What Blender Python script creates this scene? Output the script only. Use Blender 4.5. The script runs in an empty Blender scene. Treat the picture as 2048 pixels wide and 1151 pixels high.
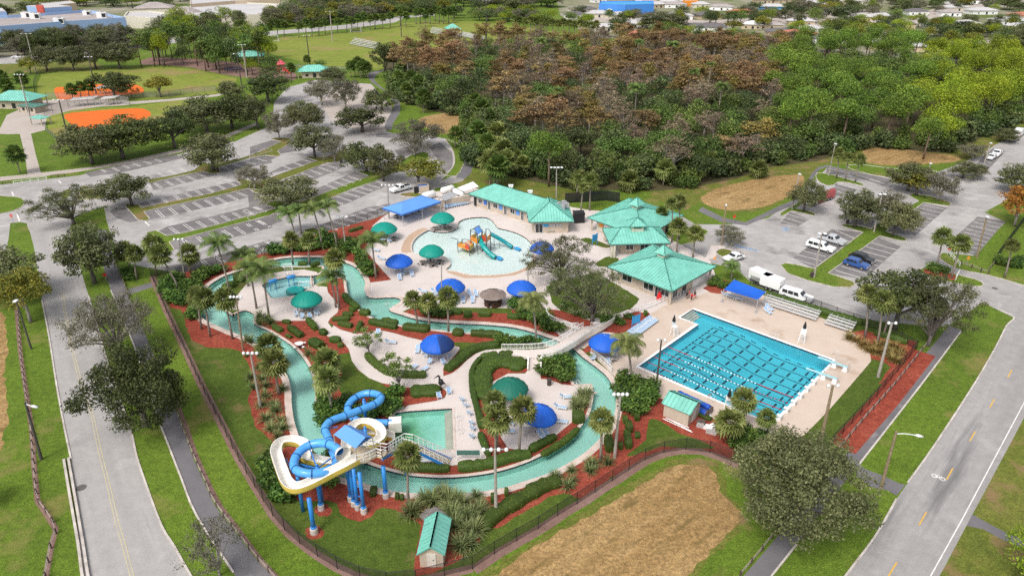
import bpy,bmesh,math,random
import numpy as np
from mathutils import Vector,Matrix
from mathutils.geometry import delaunay_2d_cdt
random.seed(7)
scene=bpy.context.scene
# ------------------------------------------------------------------ camera
CAM_H,CAM_PITCH,CAM_F=60.0,math.radians(26.0),1450.0
cam_data=bpy.data.cameras.new('camera')
cam_data.sensor_width=36.0
cam_data.lens=36.0*CAM_F/2048.0
cam_data.clip_start=0.5
cam_data.clip_end=12000.0
cam=bpy.data.objects.new('camera',cam_data)
scene.collection.objects.link(cam)
cam.location=(0,0,CAM_H)
cam.rotation_euler=(math.pi/2-CAM_PITCH,0,0)
scene.camera=cam
# ------------------------------------------------------------------ world and sun (bright overcast)
SUN_EL,SUN_AZ=52.0,215.0
world=bpy.data.worlds.new('World');scene.world=world
world.use_nodes=True
wn=world.node_tree;wn.nodes.clear()
sky=wn.nodes.new('ShaderNodeTexSky');sky.sky_type='NISHITA';sky.sun_disc=False
sky.sun_elevation=math.radians(SUN_EL);sky.sun_rotation=math.radians(SUN_AZ)
sky.air_density=1.0;sky.dust_density=4.0;sky.ozone_density=1.0
hs=wn.nodes.new('ShaderNodeHueSaturation');hs.inputs['Saturation'].default_value=0.3
bg=wn.nodes.new('ShaderNodeBackground');bg.inputs['Strength'].default_value=0.15
wo=wn.nodes.new('ShaderNodeOutputWorld')
wn.links.new(sky.outputs[0],hs.inputs['Color']);wn.links.new(hs.outputs[0],bg.inputs['Color']);wn.links.new(bg.outputs[0],wo.inputs['Surface'])
sl=bpy.data.lights.new('sun','SUN');sl.energy=1.35;sl.angle=math.radians(18);sl.color=(1.0,0.95,0.88)
so=bpy.data.objects.new('sun',sl);scene.collection.objects.link(so)
_a,_e=math.radians(SUN_AZ),math.radians(SUN_EL)
_d=Vector((math.sin(_a)*math.cos(_e),math.cos(_a)*math.cos(_e),math.sin(_e)))
so.rotation_euler=_d.to_track_quat('Z','Y').to_euler()
so.location=(0,0,100)
scene.view_settings.view_transform='Standard'
scene.view_settings.look='None'
scene.view_settings.gamma=1.0
scene.view_settings.use_curve_mapping=False
scene.view_settings.exposure=0.45
scene.render.engine='CYCLES'
scene.cycles.use_denoising=False
scene.cycles.use_adaptive_sampling=False
try:scene.cycles.denoiser='OPENIMAGEDENOISE'
except Exception:pass
scene.cycles.denoising_input_passes='RGB_ALBEDO_NORMAL';scene.cycles.denoising_prefilter='ACCURATE'
scene.cycles.max_bounces=7;scene.cycles.diffuse_bounces=4;scene.cycles.glossy_bounces=2
scene.cycles.transmission_bounces=4;scene.cycles.transparent_max_bounces=12
scene.cycles.caustics_reflective=False;scene.cycles.caustics_refractive=False
scene.cycles.sample_clamp_indirect=4.0
# ------------------------------------------------------------------ surveying helpers
_c,_s=math.cos(CAM_PITCH),math.sin(CAM_PITCH)
FR={'A':(180,270,.2432),'B':(500,250,.2172),'C':(0,300,.2607),'D':(1560,280,.2781),'E':(330,480,.278),'F':(660,580,.2433),'G':(880,700,.2433),'H':(520,780,.2433),'I':(980,620,.1564),'J':(1240,590,.15635),'K':(1440,670,.18241),'L':(1120,590,.1303),'M':(1300,740,.1303),'N':(1160,370,.2258),'O':(760,340,.139),'P':(930,340,.1514),'R':(400,490,.1651),'S':(920,860,.1855),'X':(0,0,1.0),'U':(1600,600,.2606),'V':(900,420,.1043),'W':(400,90,.1953)}
for _i in range(4):
 for _j,_oy in enumerate((0,384,767)):
  FR['T%d%d'%(_i,_j)]=(512*_i,_oy,.33355)
def px(fr,x,y):
 o=FR[fr];return(o[0]+x*o[2],o[1]+y*o[2])
def PX(fr,pts):return[px(fr,*p)for p in pts]
def G(x,y,z=0.0):
 """survey point: photo position -> where that ray meets the level z"""
 u=(x-1024)/CAM_F;t=(575.5-y)/CAM_F
 dx,dy,dz=u,_c+t*_s,-_s+t*_c
 k=(CAM_H-z)/-dz
 return Vector((dx*k,dy*k,z))
def GF(fr,x,y,z=0.0):
 return G(*px(fr,x,y),z)
def height_at(bx,by,ty):
 """height of an upright thing standing at photo point (bx,by) whose top shows at row ty"""
 Y=G(bx,by).y;t=(575.5-ty)/CAM_F
 return CAM_H+Y*(t*_c-_s)/(_c+t*_s)
def mpp(x,y):
 """metres for one photo pixel across, at ground point (x,y)"""
 Y=G(x,y).y
 return(Y*_c+CAM_H*_s)/CAM_F
 # ------------------------------------------------------------------ object helpers
COL=scene.collection
def tag(o,label=None,cat=None,group=None,kind=None):
 if label:o['label']=label
 if cat:o['category']=cat
 if group:o['group']=group
 if kind:o['kind']=kind
 return o
def thing(name,label,cat,loc=(0,0,0),rz=0.0,group=None):
 o=bpy.data.objects.new(name,None);COL.objects.link(o)
 o.empty_display_size=0.3
 o.location=loc;o.rotation_euler=(0,0,rz)
 return tag(o,label,cat,group)
def link(name,mesh,parent=None,loc=(0,0,0),rz=0.0):
 o=bpy.data.objects.new(name,mesh);COL.objects.link(o)
 o.location=loc;o.rotation_euler=(0,0,rz)
 if parent is not None:o.parent=parent
 return o
def copy_tree(o,parent=None):
 c=o.copy();COL.objects.link(c);c.parent=parent
 for ch in o.children:copy_tree(ch,c)
 return c
class MB:
 """collects boxes, bars, tubes and sheets into one mesh"""
 def __init__(s):s.v=[];s.f=[]
 def add(s,v,f):
  b=len(s.v);s.v+=[tuple(p)for p in v];s.f+=[tuple(i+b for i in q)for q in f];return s
 def box(s,c,d,rz=0.0,taper=1.0):
  x,y,z=d[0]/2,d[1]/2,d[2]/2;v=[]
  ca,sa=math.cos(rz),math.sin(rz)
  for k in(-1,1):
   t=taper if k>0 else 1.0
   for(i,j)in((-1,-1),(1,-1),(1,1),(-1,1)):
    a,b=i*x*t,j*y*t
    v.append((c[0]+a*ca-b*sa,c[1]+a*sa+b*ca,c[2]+k*z))
  return s.add(v,[(3,2,1,0),(4,5,6,7),(0,1,5,4),(1,2,6,5),(2,3,7,6),(3,0,4,7)])
 def bar(s,a,b,w,h=None):
  """square bar between two points"""
  a,b=Vector(a),Vector(b);h=h or w
  d=(b-a)
  if d.length<1e-6:return s
  d.normalize();up=Vector((0,0,1))if abs(d.z)<.95 else Vector((0,1,0))
  r=d.cross(up).normalized()*(w/2);u=r.cross(d).normalized()*(h/2)
  v=[a-r-u,a+r-u,a+r+u,a-r+u,b-r-u,b+r-u,b+r+u,b-r+u]
  return s.add(v,[(3,2,1,0),(4,5,6,7),(0,1,5,4),(1,2,6,5),(2,3,7,6),(3,0,4,7)])
 def tube(s,pts,r,n=8,caps=True):
  """round tube through points; r a number or one per point"""
  pts=[Vector(p)for p in pts];m=len(pts)
  rr=r if isinstance(r,(list,tuple))else[r]*m
  v=[];f=[]
  pr=None
  for i,p in enumerate(pts):
   d=(pts[min(i+1,m-1)]-pts[max(i-1,0)]);d.normalize()
   if pr is None:
    pr=d.cross(Vector((0,0,1))if abs(d.z)<.95 else Vector((1,0,0))).normalized()
   else:
    pr=(pr-d*pr.dot(d)).normalized()
   q=d.cross(pr)
   for k in range(n):
    a=2*math.pi*k/n
    v.append(p+(pr*math.cos(a)+q*math.sin(a))*rr[i])
  for i in range(m-1):
   for k in range(n):
    a,b=i*n+k,i*n+(k+1)%n
    f.append((a,b,b+n,a+n))
  if caps:
   f.append(tuple(range(n-1,-1,-1)));f.append(tuple((m-1)*n+k for k in range(n)))
  return s.add(v,f)
 def lathe(s,prof,c=(0,0,0),n=16,cap=True):
  v=[];f=[]
  for(r,z)in prof:
   for k in range(n):
    a=2*math.pi*k/n;v.append((c[0]+r*math.cos(a),c[1]+r*math.sin(a),c[2]+z))
  for i in range(len(prof)-1):
   for k in range(n):
    a,b=i*n+k,i*n+(k+1)%n;f.append((a,b,b+n,a+n))
  if cap:
   f.append(tuple(range(n-1,-1,-1)));f.append(tuple((len(prof)-1)*n+k for k in range(n)))
  return s.add(v,f)
 def quad(s,*p):return s.add(p,[tuple(range(len(p)))])
 def slab(s,pts,z0,z1):
  """prism over a plan outline"""
  n=len(pts);v=[(p[0],p[1],z0)for p in pts]+[(p[0],p[1],z1)for p in pts]
  a=sum(pts[i][0]*pts[(i+1)%n][1]-pts[(i+1)%n][0]*pts[i][1]for i in range(n))
  f=[tuple(range(n)),tuple(range(n,2*n))]+[(i,(i+1)%n,n+(i+1)%n,n+i)for i in range(n)]
  if a>0:f[0]=f[0][::-1]
  else:f[1:]=[q[::-1]for q in f[1:]]
  return s.add(v,f)
 def mesh(s,name,mat,smooth=False):
  me=bpy.data.meshes.new(name);me.from_pydata(s.v,[],s.f)
  if mat is not None:me.materials.append(mat)
  if smooth:me.polygons.foreach_set('use_smooth',[True]*len(me.polygons))
  me.update();return me
 def build(s,name,mat,parent=None,smooth=False,loc=(0,0,0),rz=0.0):
  return link(name,s.mesh(name,mat,smooth),parent,loc,rz)
def catmull(pts,closed=False,sub=4):
 pts=[Vector(p)for p in pts];n=len(pts);out=[]
 rng=range(n)if closed else range(n-1)
 for i in rng:
  if closed:p0,p1,p2,p3=pts[(i-1)%n],pts[i],pts[(i+1)%n],pts[(i+2)%n]
  else:p0,p1,p2,p3=pts[max(i-1,0)],pts[i],pts[i+1],pts[min(i+2,n-1)]
  for k in range(sub):
   t=k/sub
   out.append(0.5*((2*p1)+(p2-p0)*t+(2*p0-5*p1+4*p2-p3)*t*t+(3*p1-p0-3*p2+p3)*t**3))
 if not closed:out.append(pts[-1])
 return out
 # ------------------------------------------------------------------ materials
def newmat(name):
 m=bpy.data.materials.new(name);m.use_nodes=True
 nt=m.node_tree;nt.nodes.clear()
 out=nt.nodes.new('ShaderNodeOutputMaterial');b=nt.nodes.new('ShaderNodeBsdfPrincipled')
 nt.links.new(b.outputs[0],out.inputs['Surface'])
 return m,nt,b
def coord(nt,kind='Object'):
 return nt.nodes.new('ShaderNodeTexCoord').outputs[kind]
def noise(nt,vec,scale,detail=4,rough=.55,stretch=None):
 if stretch is not None:
  mp=nt.nodes.new('ShaderNodeMapping');mp.vector_type='TEXTURE';mp.inputs['Scale'].default_value=tuple(1/q for q in stretch[0]);mp.inputs['Rotation'].default_value=(0,0,stretch[1])
  nt.links.new(vec,mp.inputs[0]);vec=mp.outputs[0]
 n=nt.nodes.new('ShaderNodeTexNoise');n.inputs['Scale'].default_value=scale;n.inputs['Detail'].default_value=detail;n.inputs['Roughness'].default_value=rough
 nt.links.new(vec,n.inputs['Vector']);return n.outputs['Fac']
def ramp(nt,fac,stops):
 r=nt.nodes.new('ShaderNodeValToRGB');e=r.color_ramp.elements
 while len(e)<len(stops):e.new(0.5)
 for i,(p,c)in enumerate(stops):
  e[i].position=p;e[i].color=(c[0],c[1],c[2],1)if not isinstance(c,(int,float))else(c,c,c,1)
 nt.links.new(fac,r.inputs[0]);return r.outputs['Color']
def mix(nt,fac,a,b,mode='MIX'):
 m=nt.nodes.new('ShaderNodeMix');m.data_type='RGBA';m.blend_type=mode
 for sock,val in((m.inputs[0],fac),(m.inputs[6],a),(m.inputs[7],b)):
  if isinstance(val,(int,float)):sock.default_value=val
  elif isinstance(val,(tuple,list)):sock.default_value=(val[0],val[1],val[2],1)
  else:nt.links.new(val,sock)
 return m.outputs[2]
def bump(nt,b,h,strength=.3,dist=.05):
 n=nt.nodes.new('ShaderNodeBump');n.inputs['Strength'].default_value=strength;n.inputs['Distance'].default_value=dist
 nt.links.new(h,n.inputs['Height']);nt.links.new(n.outputs[0],b.inputs['Normal'])
def plain(name,col,rough=.6,metal=0.0,var=.12,scale=1.5,spec=.4,dirt=None):
 """painted or moulded surface with slight uneven wear"""
 m,nt,b=newmat(name);v=coord(nt)
 n=noise(nt,v,scale,5)
 lo=tuple(max(0,c*(1-var))for c in col);hi=tuple(min(1,c*(1+var))for c in col)
 c=ramp(nt,n,[(.3,lo),(.7,hi)])
 if dirt:
  d=ramp(nt,noise(nt,v,scale*.4+.3,6,.65),[(.5,0.0),(.72,1.0)])
  c=mix(nt,d,c,dirt)
 nt.links.new(c,b.inputs['Base Color'])
 b.inputs['Roughness'].default_value=rough;b.inputs['Metallic'].default_value=metal
 b.inputs['Specular IOR Level'].default_value=spec
 return m
def ground_mat(name,cols,big=.05,mid=.4,fine=6.0,rough=.95,bumpd=.05,stretch=None,stain=None,fine_amt=.35,patch=None,pale=None):
 """cols: dark, mid, light. three scales of natural variation"""
 m,nt,b=newmat(name);v=coord(nt)
 n1=noise(nt,v,big,5,.6,stretch);n2=noise(nt,v,mid,6,.65,stretch);n3=noise(nt,v,fine,4,.7)
 a=ramp(nt,n1,[(.3,cols[0]),(.5,cols[1]),(.7,cols[2])])
 c=ramp(nt,n2,[(.3,cols[0]),(.5,cols[1]),(.72,cols[2])])
 k=mix(nt,.5,a,c)
 g=ramp(nt,n3,[(.3,1-fine_amt),(.7,1+fine_amt*.6)])
 k=mix(nt,1.0,k,g,'MULTIPLY')
 if patch:
  n4=noise(nt,v,patch[0],6,.72);k=mix(nt,1.0,k,ramp(nt,n4,[(.3,1-patch[1]),(.7,1+patch[1])]),'MULTIPLY')
 if pale:
  k=mix(nt,ramp(nt,noise(nt,v,pale[1],6,.68),[(pale[2],0.0),(pale[2]+.14,.8)]),k,pale[0])
 if stain:
  f=ramp(nt,noise(nt,v,stain[1],5,.6,stretch),[(stain[2],0.0),(stain[2]+.12,1.0)])
  k=mix(nt,f,k,stain[0])
 nt.links.new(k,b.inputs['Base Color'])
 b.inputs['Roughness'].default_value=rough;b.inputs['Specular IOR Level'].default_value=.2
 bump(nt,b,n3,.5,bumpd)
 return m
MT={}
MT['grass']=ground_mat('grass',((.085,.13,.016),(.115,.185,.018),(.165,.225,.03)),.035,.3,5,bumpd=.2,stain=((.20,.18,.055),.1,.57),fine_amt=.55,patch=(1.3,.34))
MT['lawn']=ground_mat('lawn',((.052,.085,.013),(.08,.125,.016),(.125,.155,.03)),.06,.35,5,bumpd=.2,stain=((.16,.13,.05),.17,.59),fine_amt=.5,patch=(1.2,.3))
MT['field']=ground_mat('field_grass',((.15,.19,.03),(.20,.24,.036),(.25,.26,.06)),.025,.12,1.2,bumpd=.06,stain=((.26,.2,.08),.04,.55),patch=(.25,.18))
MT['verge']=ground_mat('verge_grass',((.09,.12,.022),(.14,.16,.026),(.19,.185,.045)),.06,.4,4,bumpd=.15,stain=((.22,.15,.07),.2,.53),fine_amt=.5,patch=(1.1,.3))
MT['sand']=ground_mat('dry_field',((.24,.145,.055),(.35,.222,.092),(.46,.315,.15)),.07,.45,2.6,bumpd=.3,stretch=((1.5,.35,1),-0.901),stain=((.17,.115,.042),.4,.55),fine_amt=.5,patch=(.9,.3),pale=((.15,.14,.04),.4,.6))
MT['town']=ground_mat('town_ground',((.10,.13,.03),(.25,.235,.16),(.38,.35,.31)),.012,.05,.8,bumpd=.02,stain=((.10,.14,.03),.02,.5),fine_amt=.2)
MT['clay']=ground_mat('clay',((.56,.115,.02),(.66,.14,.022),(.72,.17,.03)),.05,.3,4,bumpd=.02,fine_amt=.12)
MT['mulch']=ground_mat('red_mulch',((.21,.040,.026),(.30,.060,.036),(.40,.11,.07)),.12,.8,5,bumpd=.12,fine_amt=.6,patch=(1.6,.22))
MT['pinkmulch']=ground_mat('pale_mulch',((.16,.095,.075),(.24,.145,.12),(.31,.21,.175)),.2,.9,9,bumpd=.06,fine_amt=.4)
MT['forest']=ground_mat('forest_floor',((.055,.05,.022),(.09,.08,.038),(.14,.11,.055)),.06,.5,5,bumpd=.2)
MT['asphalt']=ground_mat('old_asphalt',((.29,.272,.262),(.37,.35,.34),(.45,.43,.415)),.03,.12,6,bumpd=.01,stain=((.20,.188,.183),.09,.58),fine_amt=.16,patch=(.5,.14),pale=((.52,.50,.48),.11,.56))
MT['stall']=ground_mat('stall_asphalt',((.125,.118,.118),(.18,.168,.166),(.28,.262,.255)),.06,.25,6,bumpd=.01,fine_amt=.18,patch=(.6,.18))
MT['road']=ground_mat('road_asphalt',((.30,.285,.275),(.37,.352,.34),(.43,.412,.40)),.03,.25,6,bumpd=.01,stretch=((2.2,.16,1),0.594),stain=((.2,.19,.19),.12,.6),fine_amt=.16,patch=(.7,.1),pale=((.48,.46,.445),.09,.56))
MT['roadr']=ground_mat('roadr_asphalt',((.235,.222,.218),(.31,.296,.288),(.385,.37,.36)),.03,.2,6,bumpd=.01,stretch=((2.2,.16,1),-0.753),stain=((.16,.155,.155),.12,.57),fine_amt=.16,patch=(.7,.12),pale=((.42,.405,.39),.09,.59))
MT['path']=ground_mat('path_asphalt',((.12,.115,.125),(.16,.152,.16),(.21,.20,.20)),.08,.3,9,bumpd=.01,stain=((.27,.255,.25),.16,.62),fine_amt=.15)
MT['conc']=ground_mat('deck_concrete',((.53,.465,.43),(.61,.54,.505),(.66,.595,.56)),.06,.35,7,rough=.8,bumpd=.004,stain=((.43,.34,.29),.13,.63),fine_amt=.08)
MT['conclap']=ground_mat('tan_concrete',((.48,.375,.30),(.56,.455,.375),(.62,.52,.44)),.06,.3,7,rough=.8,bumpd=.004,stain=((.38,.28,.21),.13,.60),fine_amt=.08)
MT['sandy']=ground_mat('textured_deck',((.42,.29,.20),(.48,.34,.245),(.52,.38,.28)),.1,.5,9,bumpd=.01,fine_amt=.12)
MT['walk']=ground_mat('sidewalk',((.36,.31,.275),(.43,.375,.335),(.48,.43,.39)),.1,.5,7,bumpd=.005,fine_amt=.12)
MT['curb']=plain('curb_concrete',(.52,.47,.43),.85,var=.2,scale=.6,dirt=(.3,.26,.23))
MT['coping']=plain('coping_stone',(.60,.50,.44),.7,var=.1,scale=.8,dirt=(.48,.36,.29))
MT['tile']=plain('dark_tile',(.02,.028,.055),.2,var=.3,scale=3)
MT['white']=plain('white_paint',(.78,.78,.77),.45,var=.05,scale=1)
MT['line']=plain('road_paint',(.74,.72,.69),.7,var=.12,scale=2,dirt=(.5,.48,.45))
MT['yline']=plain('yellow_paint',(.62,.37,.07),.7,var=.12,scale=2,dirt=(.5,.35,.15))
MT['yfade']=plain('worn_yellow',(.48,.42,.27),.8,var=.1,scale=1.2,dirt=(.34,.32,.28))
MT['blueline']=plain('blue_paint',(.22,.38,.62),.7,var=.2,scale=2,dirt=(.3,.32,.36))
# ------------------------------------------------------------------ ground plan: every surface is a cell of one flat map
REG=[]
def region(name,mat,pts,smooth=0,water=None,rag=None):
 w=[G(*p)for p in pts]
 if smooth:w=catmull(w,True,smooth)
 if rag is None and mat in('mulch','lawn'):rag=(.9,.13)
 if rag:
  q=[]
  for i in range(len(w)):
   a,b=w[i],w[(i+1)%len(w)];n=max(1,int((b-a).length/rag[0]))
   q+=[a.lerp(b,k/n)+Vector((random.uniform(-1,1),random.uniform(-1,1),0))*rag[1]for k in range(n)]
  w=q
 REG.append((name,mat,[(p.x,p.y)for p in w],water))
def cat(*ls):
 o=[]
 for l in ls:o+=l
 return o
FENCE_W=[(303,552),(333,624),(365,690),(400,767),(440,845),(475,915),(512,977),(545,1030),(580,1070),(625,1105),(665,1131),(705,1151),(760,1168),(830,1165),(890,1150),(945,1137)]
FENCE_S=[(945,1137),(1000,1100),(1062,1065),(1098,1043),(1131,1020),(1167,1000),(1200,977),(1235,955),(1262,937),(1292,918),(1326,905),(1360,899),(1400,900),(1440,912),(1480,930),(1530,950),(1600,960),(1640,918),(1666,887)]
FENCE_E=[(1666,887),(1725,824),(1756,790),(1793,746),(1832,699)]
FENCE_NE=[(1832,699),(1780,672),(1725,650),(1676,632),(1620,612),(1560,588),(1500,566)]
FENCE_N=[(303,552),(367,545),(440,528),(512,510),(569,497),(635,467),(699,450),(739,440),(775,427)]
region('forest_floor','forest',[(770,118),(772,140),(795,187),(819,207),(845,217),(935,238),(940,280),(952,337),(1012,352),(1144,379),(1334,382),(1400,372),(1474,357),(1536,335),(1636,322),(1736,293),(1780,298),(1896,307),(1960,277),(2048,240),(2300,190),(2300,120),(2048,128),(1800,118),(1536,105),(1300,88),(1150,92),(1000,88),(880,100)])
region('town_ground','town',[(1180,76),(1300,78),(1440,84),(1540,100),(1800,116),(2048,126),(2400,118),(2500,-60),(1100,-60),(1120,30)],rag=None)
region('town_ground','town',[(-200,126),(60,120),(270,106),(330,84),(512,66),(560,30),(640,-10),(600,-50),(-600,-50),(-400,60)])
region('far_verge','verge',[(1800,1330),(1879,1151),(2048,835),(2180,600),(2330,400),(2600,500),(2400,1330)],rag=(1.0,.3))
region('sports_field','field',[(525,100),(560,75),(650,68),(730,62),(810,46),(890,42),(960,44),(1060,56),(1170,74),(1200,82),(1150,96),(1000,95),(880,105),(780,120),(765,138),(740,140),(690,136),(640,132),(600,122)],3)
region('sports_field','field',PX('T00',[(220,590),(225,500),(250,445),(400,430),(560,425),(800,398),(1000,400),(1180,420),(1330,450),(1420,470),(1410,530),(1300,560),(1000,590),(780,600),(420,600)]))
region('sports_field','field',PX('T00',[(275,700),(420,655),(800,640),(1130,590),(1150,660),(1050,730),(920,830),(700,900),(480,890),(380,850),(290,780)]))
region('infield_clay','clay',PX('T00',[(328,530),(400,520),(600,505),(780,505),(840,518),(862,540),(845,560),(700,575),(560,590),(420,598),(345,590)]),3)
region('infield_clay','clay',PX('T00',[(388,686),(560,665),(700,655),(830,650),(880,660),(905,680),(890,702),(820,725),(650,750),(560,768),(440,773),(425,745)]),3)
region('playground_mulch','pinkmulch',[(280,128),(300,115),(390,118),(470,125),(520,135),(560,132),(585,140),(590,160),(520,158),(440,148),(380,135),(310,130)],2)
region('plaza','walk',PX('T00',[(-60,800),(0,770),(40,690),(200,620),(270,600),(430,595),(760,600),(770,630),(600,640),(430,660),(280,700),(270,780),(190,800),(50,805)]))
region('sidewalk','walk',PX('T00',[(118,800),(185,798),(215,930),(245,1035),(560,1000),(820,950),(1090,890),(1330,815),(1535,735),(1535,752),(1340,835),(1100,908),(820,972),(470,1030),(245,1058),(0,1085),(-200,1095),(-200,1075),(0,1060),(165,1045),(150,930)]))
region('sidewalk','walk',PX('T00',[(760,610),(1000,595),(1300,565),(1420,535),(1425,545),(1300,578),(1000,608),(765,628)]))
region('parking_lot','asphalt',[(-90,530),(-90,370),(0,369),(155,351),(273,328),(360,308),(400,295),(470,283),(512,264),(545,250),(548,205),(575,175),(630,160),(742,168),(785,215),(772,262),(790,268),(850,270),(889,277),(903,292),(908,310),(909,327),(895,347),(880,362),(905,352),(932,353),(925,362),(860,380),(830,394),(800,408),(775,427),(739,440),(699,450),(635,467),(569,497),(512,510),(440,528),(363,547),(290,534),(262,528),(240,515),(225,480),(213,440),(208,412),(150,432),(100,455),(52,447),(24,446),(12,500),(0,530)])
region('road','road',[(150,1230),(165,1151),(142,917),(128,850),(113,768),(100,684),(92,641),(84,600),(68,494),(60,464),(52,447),(60,410),(130,410),(150,432),(140,455),(150,494),(163,544),(177,591),(220,740),(260,854),(273,910),(293,970),(323,1050),(350,1094),(382,1151),(440,1240),(400,1330),(120,1330)])
region('lot_plaza','walk',[(640,200),(690,165),(740,168),(784,215),(771,262),(735,268),(660,240)])
region('path','path',[(195,460),(207,534),(222,581),(268,690),(315,832),(337,890),(363,957),(393,1030),(467,1144),(520,1240),(600,1240),(545,1151),(512,1117),(430,1010),(413,974),(387,917),(367,860),(343,797),(300,690),(250,576),(230,524),(212,460)])
region('path','path',[(250,580),(300,565),(348,549),(356,556),(305,574),(254,590)])
region('path','path',PX('T10',[(670,440),(760,420),(765,425),(720,450),(715,490),(800,560),(860,610),(860,680),(820,740),(810,780),(770,765),(790,710),(825,650),(820,610),(760,540),(690,490)]),2)
region('path','path',[(918,278),(935,290),(949,313),(946,335),(934,356),(912,356),(928,330),(931,305),(920,290)],2)
region('parking_lot','asphalt',[(1995,619),(1965,604),(1895,652),(1843,650),(1760,642),(1676,628),(1619,610),(1536,584),(1500,562),(1470,535),(1415,525),(1354,502),(1345,470),(1363,432),(1390,448),(1449,449),(1485,447),(1536,436),(1580,405),(1607,385),(1630,360),(1655,335),(1720,345),(1789,357),(1850,352),(1900,335),(1960,310),(1990,290),(2048,262),(2130,232),(2160,240),(2100,300),(2048,372),(2010,402),(1969,424),(2011,444),(1946,511),(1883,505),(1879,515),(1890,525),(1919,539),(1979,551),(2048,571),(2200,610),(2120,680)])
region('road','roadr',[(1560,1330),(1640,1230),(1691,1151),(1749,1074),(1793,997),(1816,964),(1869,890),(1949,767),(1993,691),(2013,651),(2028,634),(1996,618),(2048,571),(2130,560),(2240,430),(2300,330),(2380,330),(2330,430),(2180,600),(2048,835),(1879,1151),(1840,1240),(1800,1330)])
region('path','path',[(1400,1270),(1430,1230),(1487,1151),(1536,1094),(1640,968),(1689,909),(1799,774),(1850,708),(1879,674),(1897,650),(1926,660),(1846,764),(1719,927),(1660,1000),(1594,1087),(1543,1151),(1485,1230),(1460,1270)])
region('path','path',[(1719,927),(1730,937),(1760,948),(1800,966),(1811,968),(1793,990),(1775,980),(1740,972),(1712,950)])
region('path','path',PX('T32',[(1225,780),(1330,840),(1440,895),(1560,950),(1540,985),(1400,930),(1290,870),(1190,850)]))
region('path','path',PX('D',[(-560,480),(-400,560),(-250,590),(0,470),(100,430),(165,400),(195,235),(270,195),(340,180),(345,190),(280,215),(245,260),(220,400),(170,440),(20,500),(-240,615),(-420,590),(-590,510)]))
region('road','asphalt',[(170,108),(330,88),(512,72),(620,64),(700,57),(790,45),(808,36),(870,32),(868,28),(800,33),(690,50),(512,65),(330,80),(170,100)])
region('road','asphalt',[(-100,118),(60,112),(180,104),(180,116),(60,126),(-100,132)])
region('road','walk',[(1130,20),(1200,30),(1300,34),(1420,42),(1560,30),(1700,18),(1760,24),(1790,45),(1830,60),(1840,72),(2000,82),(2200,92),(2200,100),(1990,92),(1800,80),(1640,60),(1560,44),(1420,56),(1290,48),(1190,44)])
region('road','walk',[(1860,20),(1900,10),(1990,4),(2200,-4),(2200,6),(2000,14),(1920,26),(1850,40),(1800,62),(1780,56)])
region('dry_edge','verge',PX('T22',[(-170,1120),(60,985),(270,855),(540,690),(790,550),(950,462),(1060,445),(1200,465),(1270,545),(1275,640),(1370,740),(1400,790),(1360,880),(1240,1000),(1140,1110),(1100,1180),(1020,1330),(-400,1330)]),3,rag=(.6,.35))
region('dry_field','sand',cat(PX('T22',[(-90,1140),(100,1000),(300,880),(560,730),(800,590),(950,500),(1050,482),(1180,500),(1240,560),(1245,640),(1345,740),(1370,780),(1330,860),(1210,980),(1100,1090),(1060,1151),(980,1300),(-300,1300)])),3,rag=(.6,.22))
region('dry_patch','verge',PX('T00',[(-60,400),(130,380),(400,375),(590,380),(600,420),(400,430),(140,440),(0,445),(-60,445)]),2)
region('verge','verge',[(1640,330),(1700,322),(1790,332),(1918,325),(1960,312),(1985,292),(2048,262),(2048,240),(1960,277),(1896,307),(1780,298),(1736,293),(1636,322),(1536,335),(1474,357),(1400,372),(1300,384),(1300,396),(1370,420),(1400,405),(1460,428),(1530,420),(1600,385),(1625,345)])
region('verge','verge',[(925,362),(948,340),(1012,354),(1144,381),(1180,400),(1100,400),(1030,380),(965,366)])
region('dry_patch','sand',[(1400,398),(1420,382),(1460,370),(1510,358),(1570,350),(1606,352),(1604,372),(1575,394),(1525,414),(1462,420),(1420,412)],3,rag=(1.0,.3))
region('dry_patch','sand',[(838,240),(862,230),(900,226),(930,234),(938,248),(922,262),(888,267),(852,256)],3,rag=(1.0,.3))
region('dry_patch','sand',[(1722,312),(1738,296),(1800,298),(1850,304),(1910,312),(1918,322),(1850,328),(1790,331),(1740,327)],3,rag=(1.0,.3))
region('dry_patch','sand',[(-60,640),(0,625),(10,650),(15,700),(10,750),(14,790),(12,850),(0,900),(-60,930)],3,rag=(1.0,.3))
def stall(fr,pts):region('stall_row','stall',PX(fr,pts))
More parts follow.
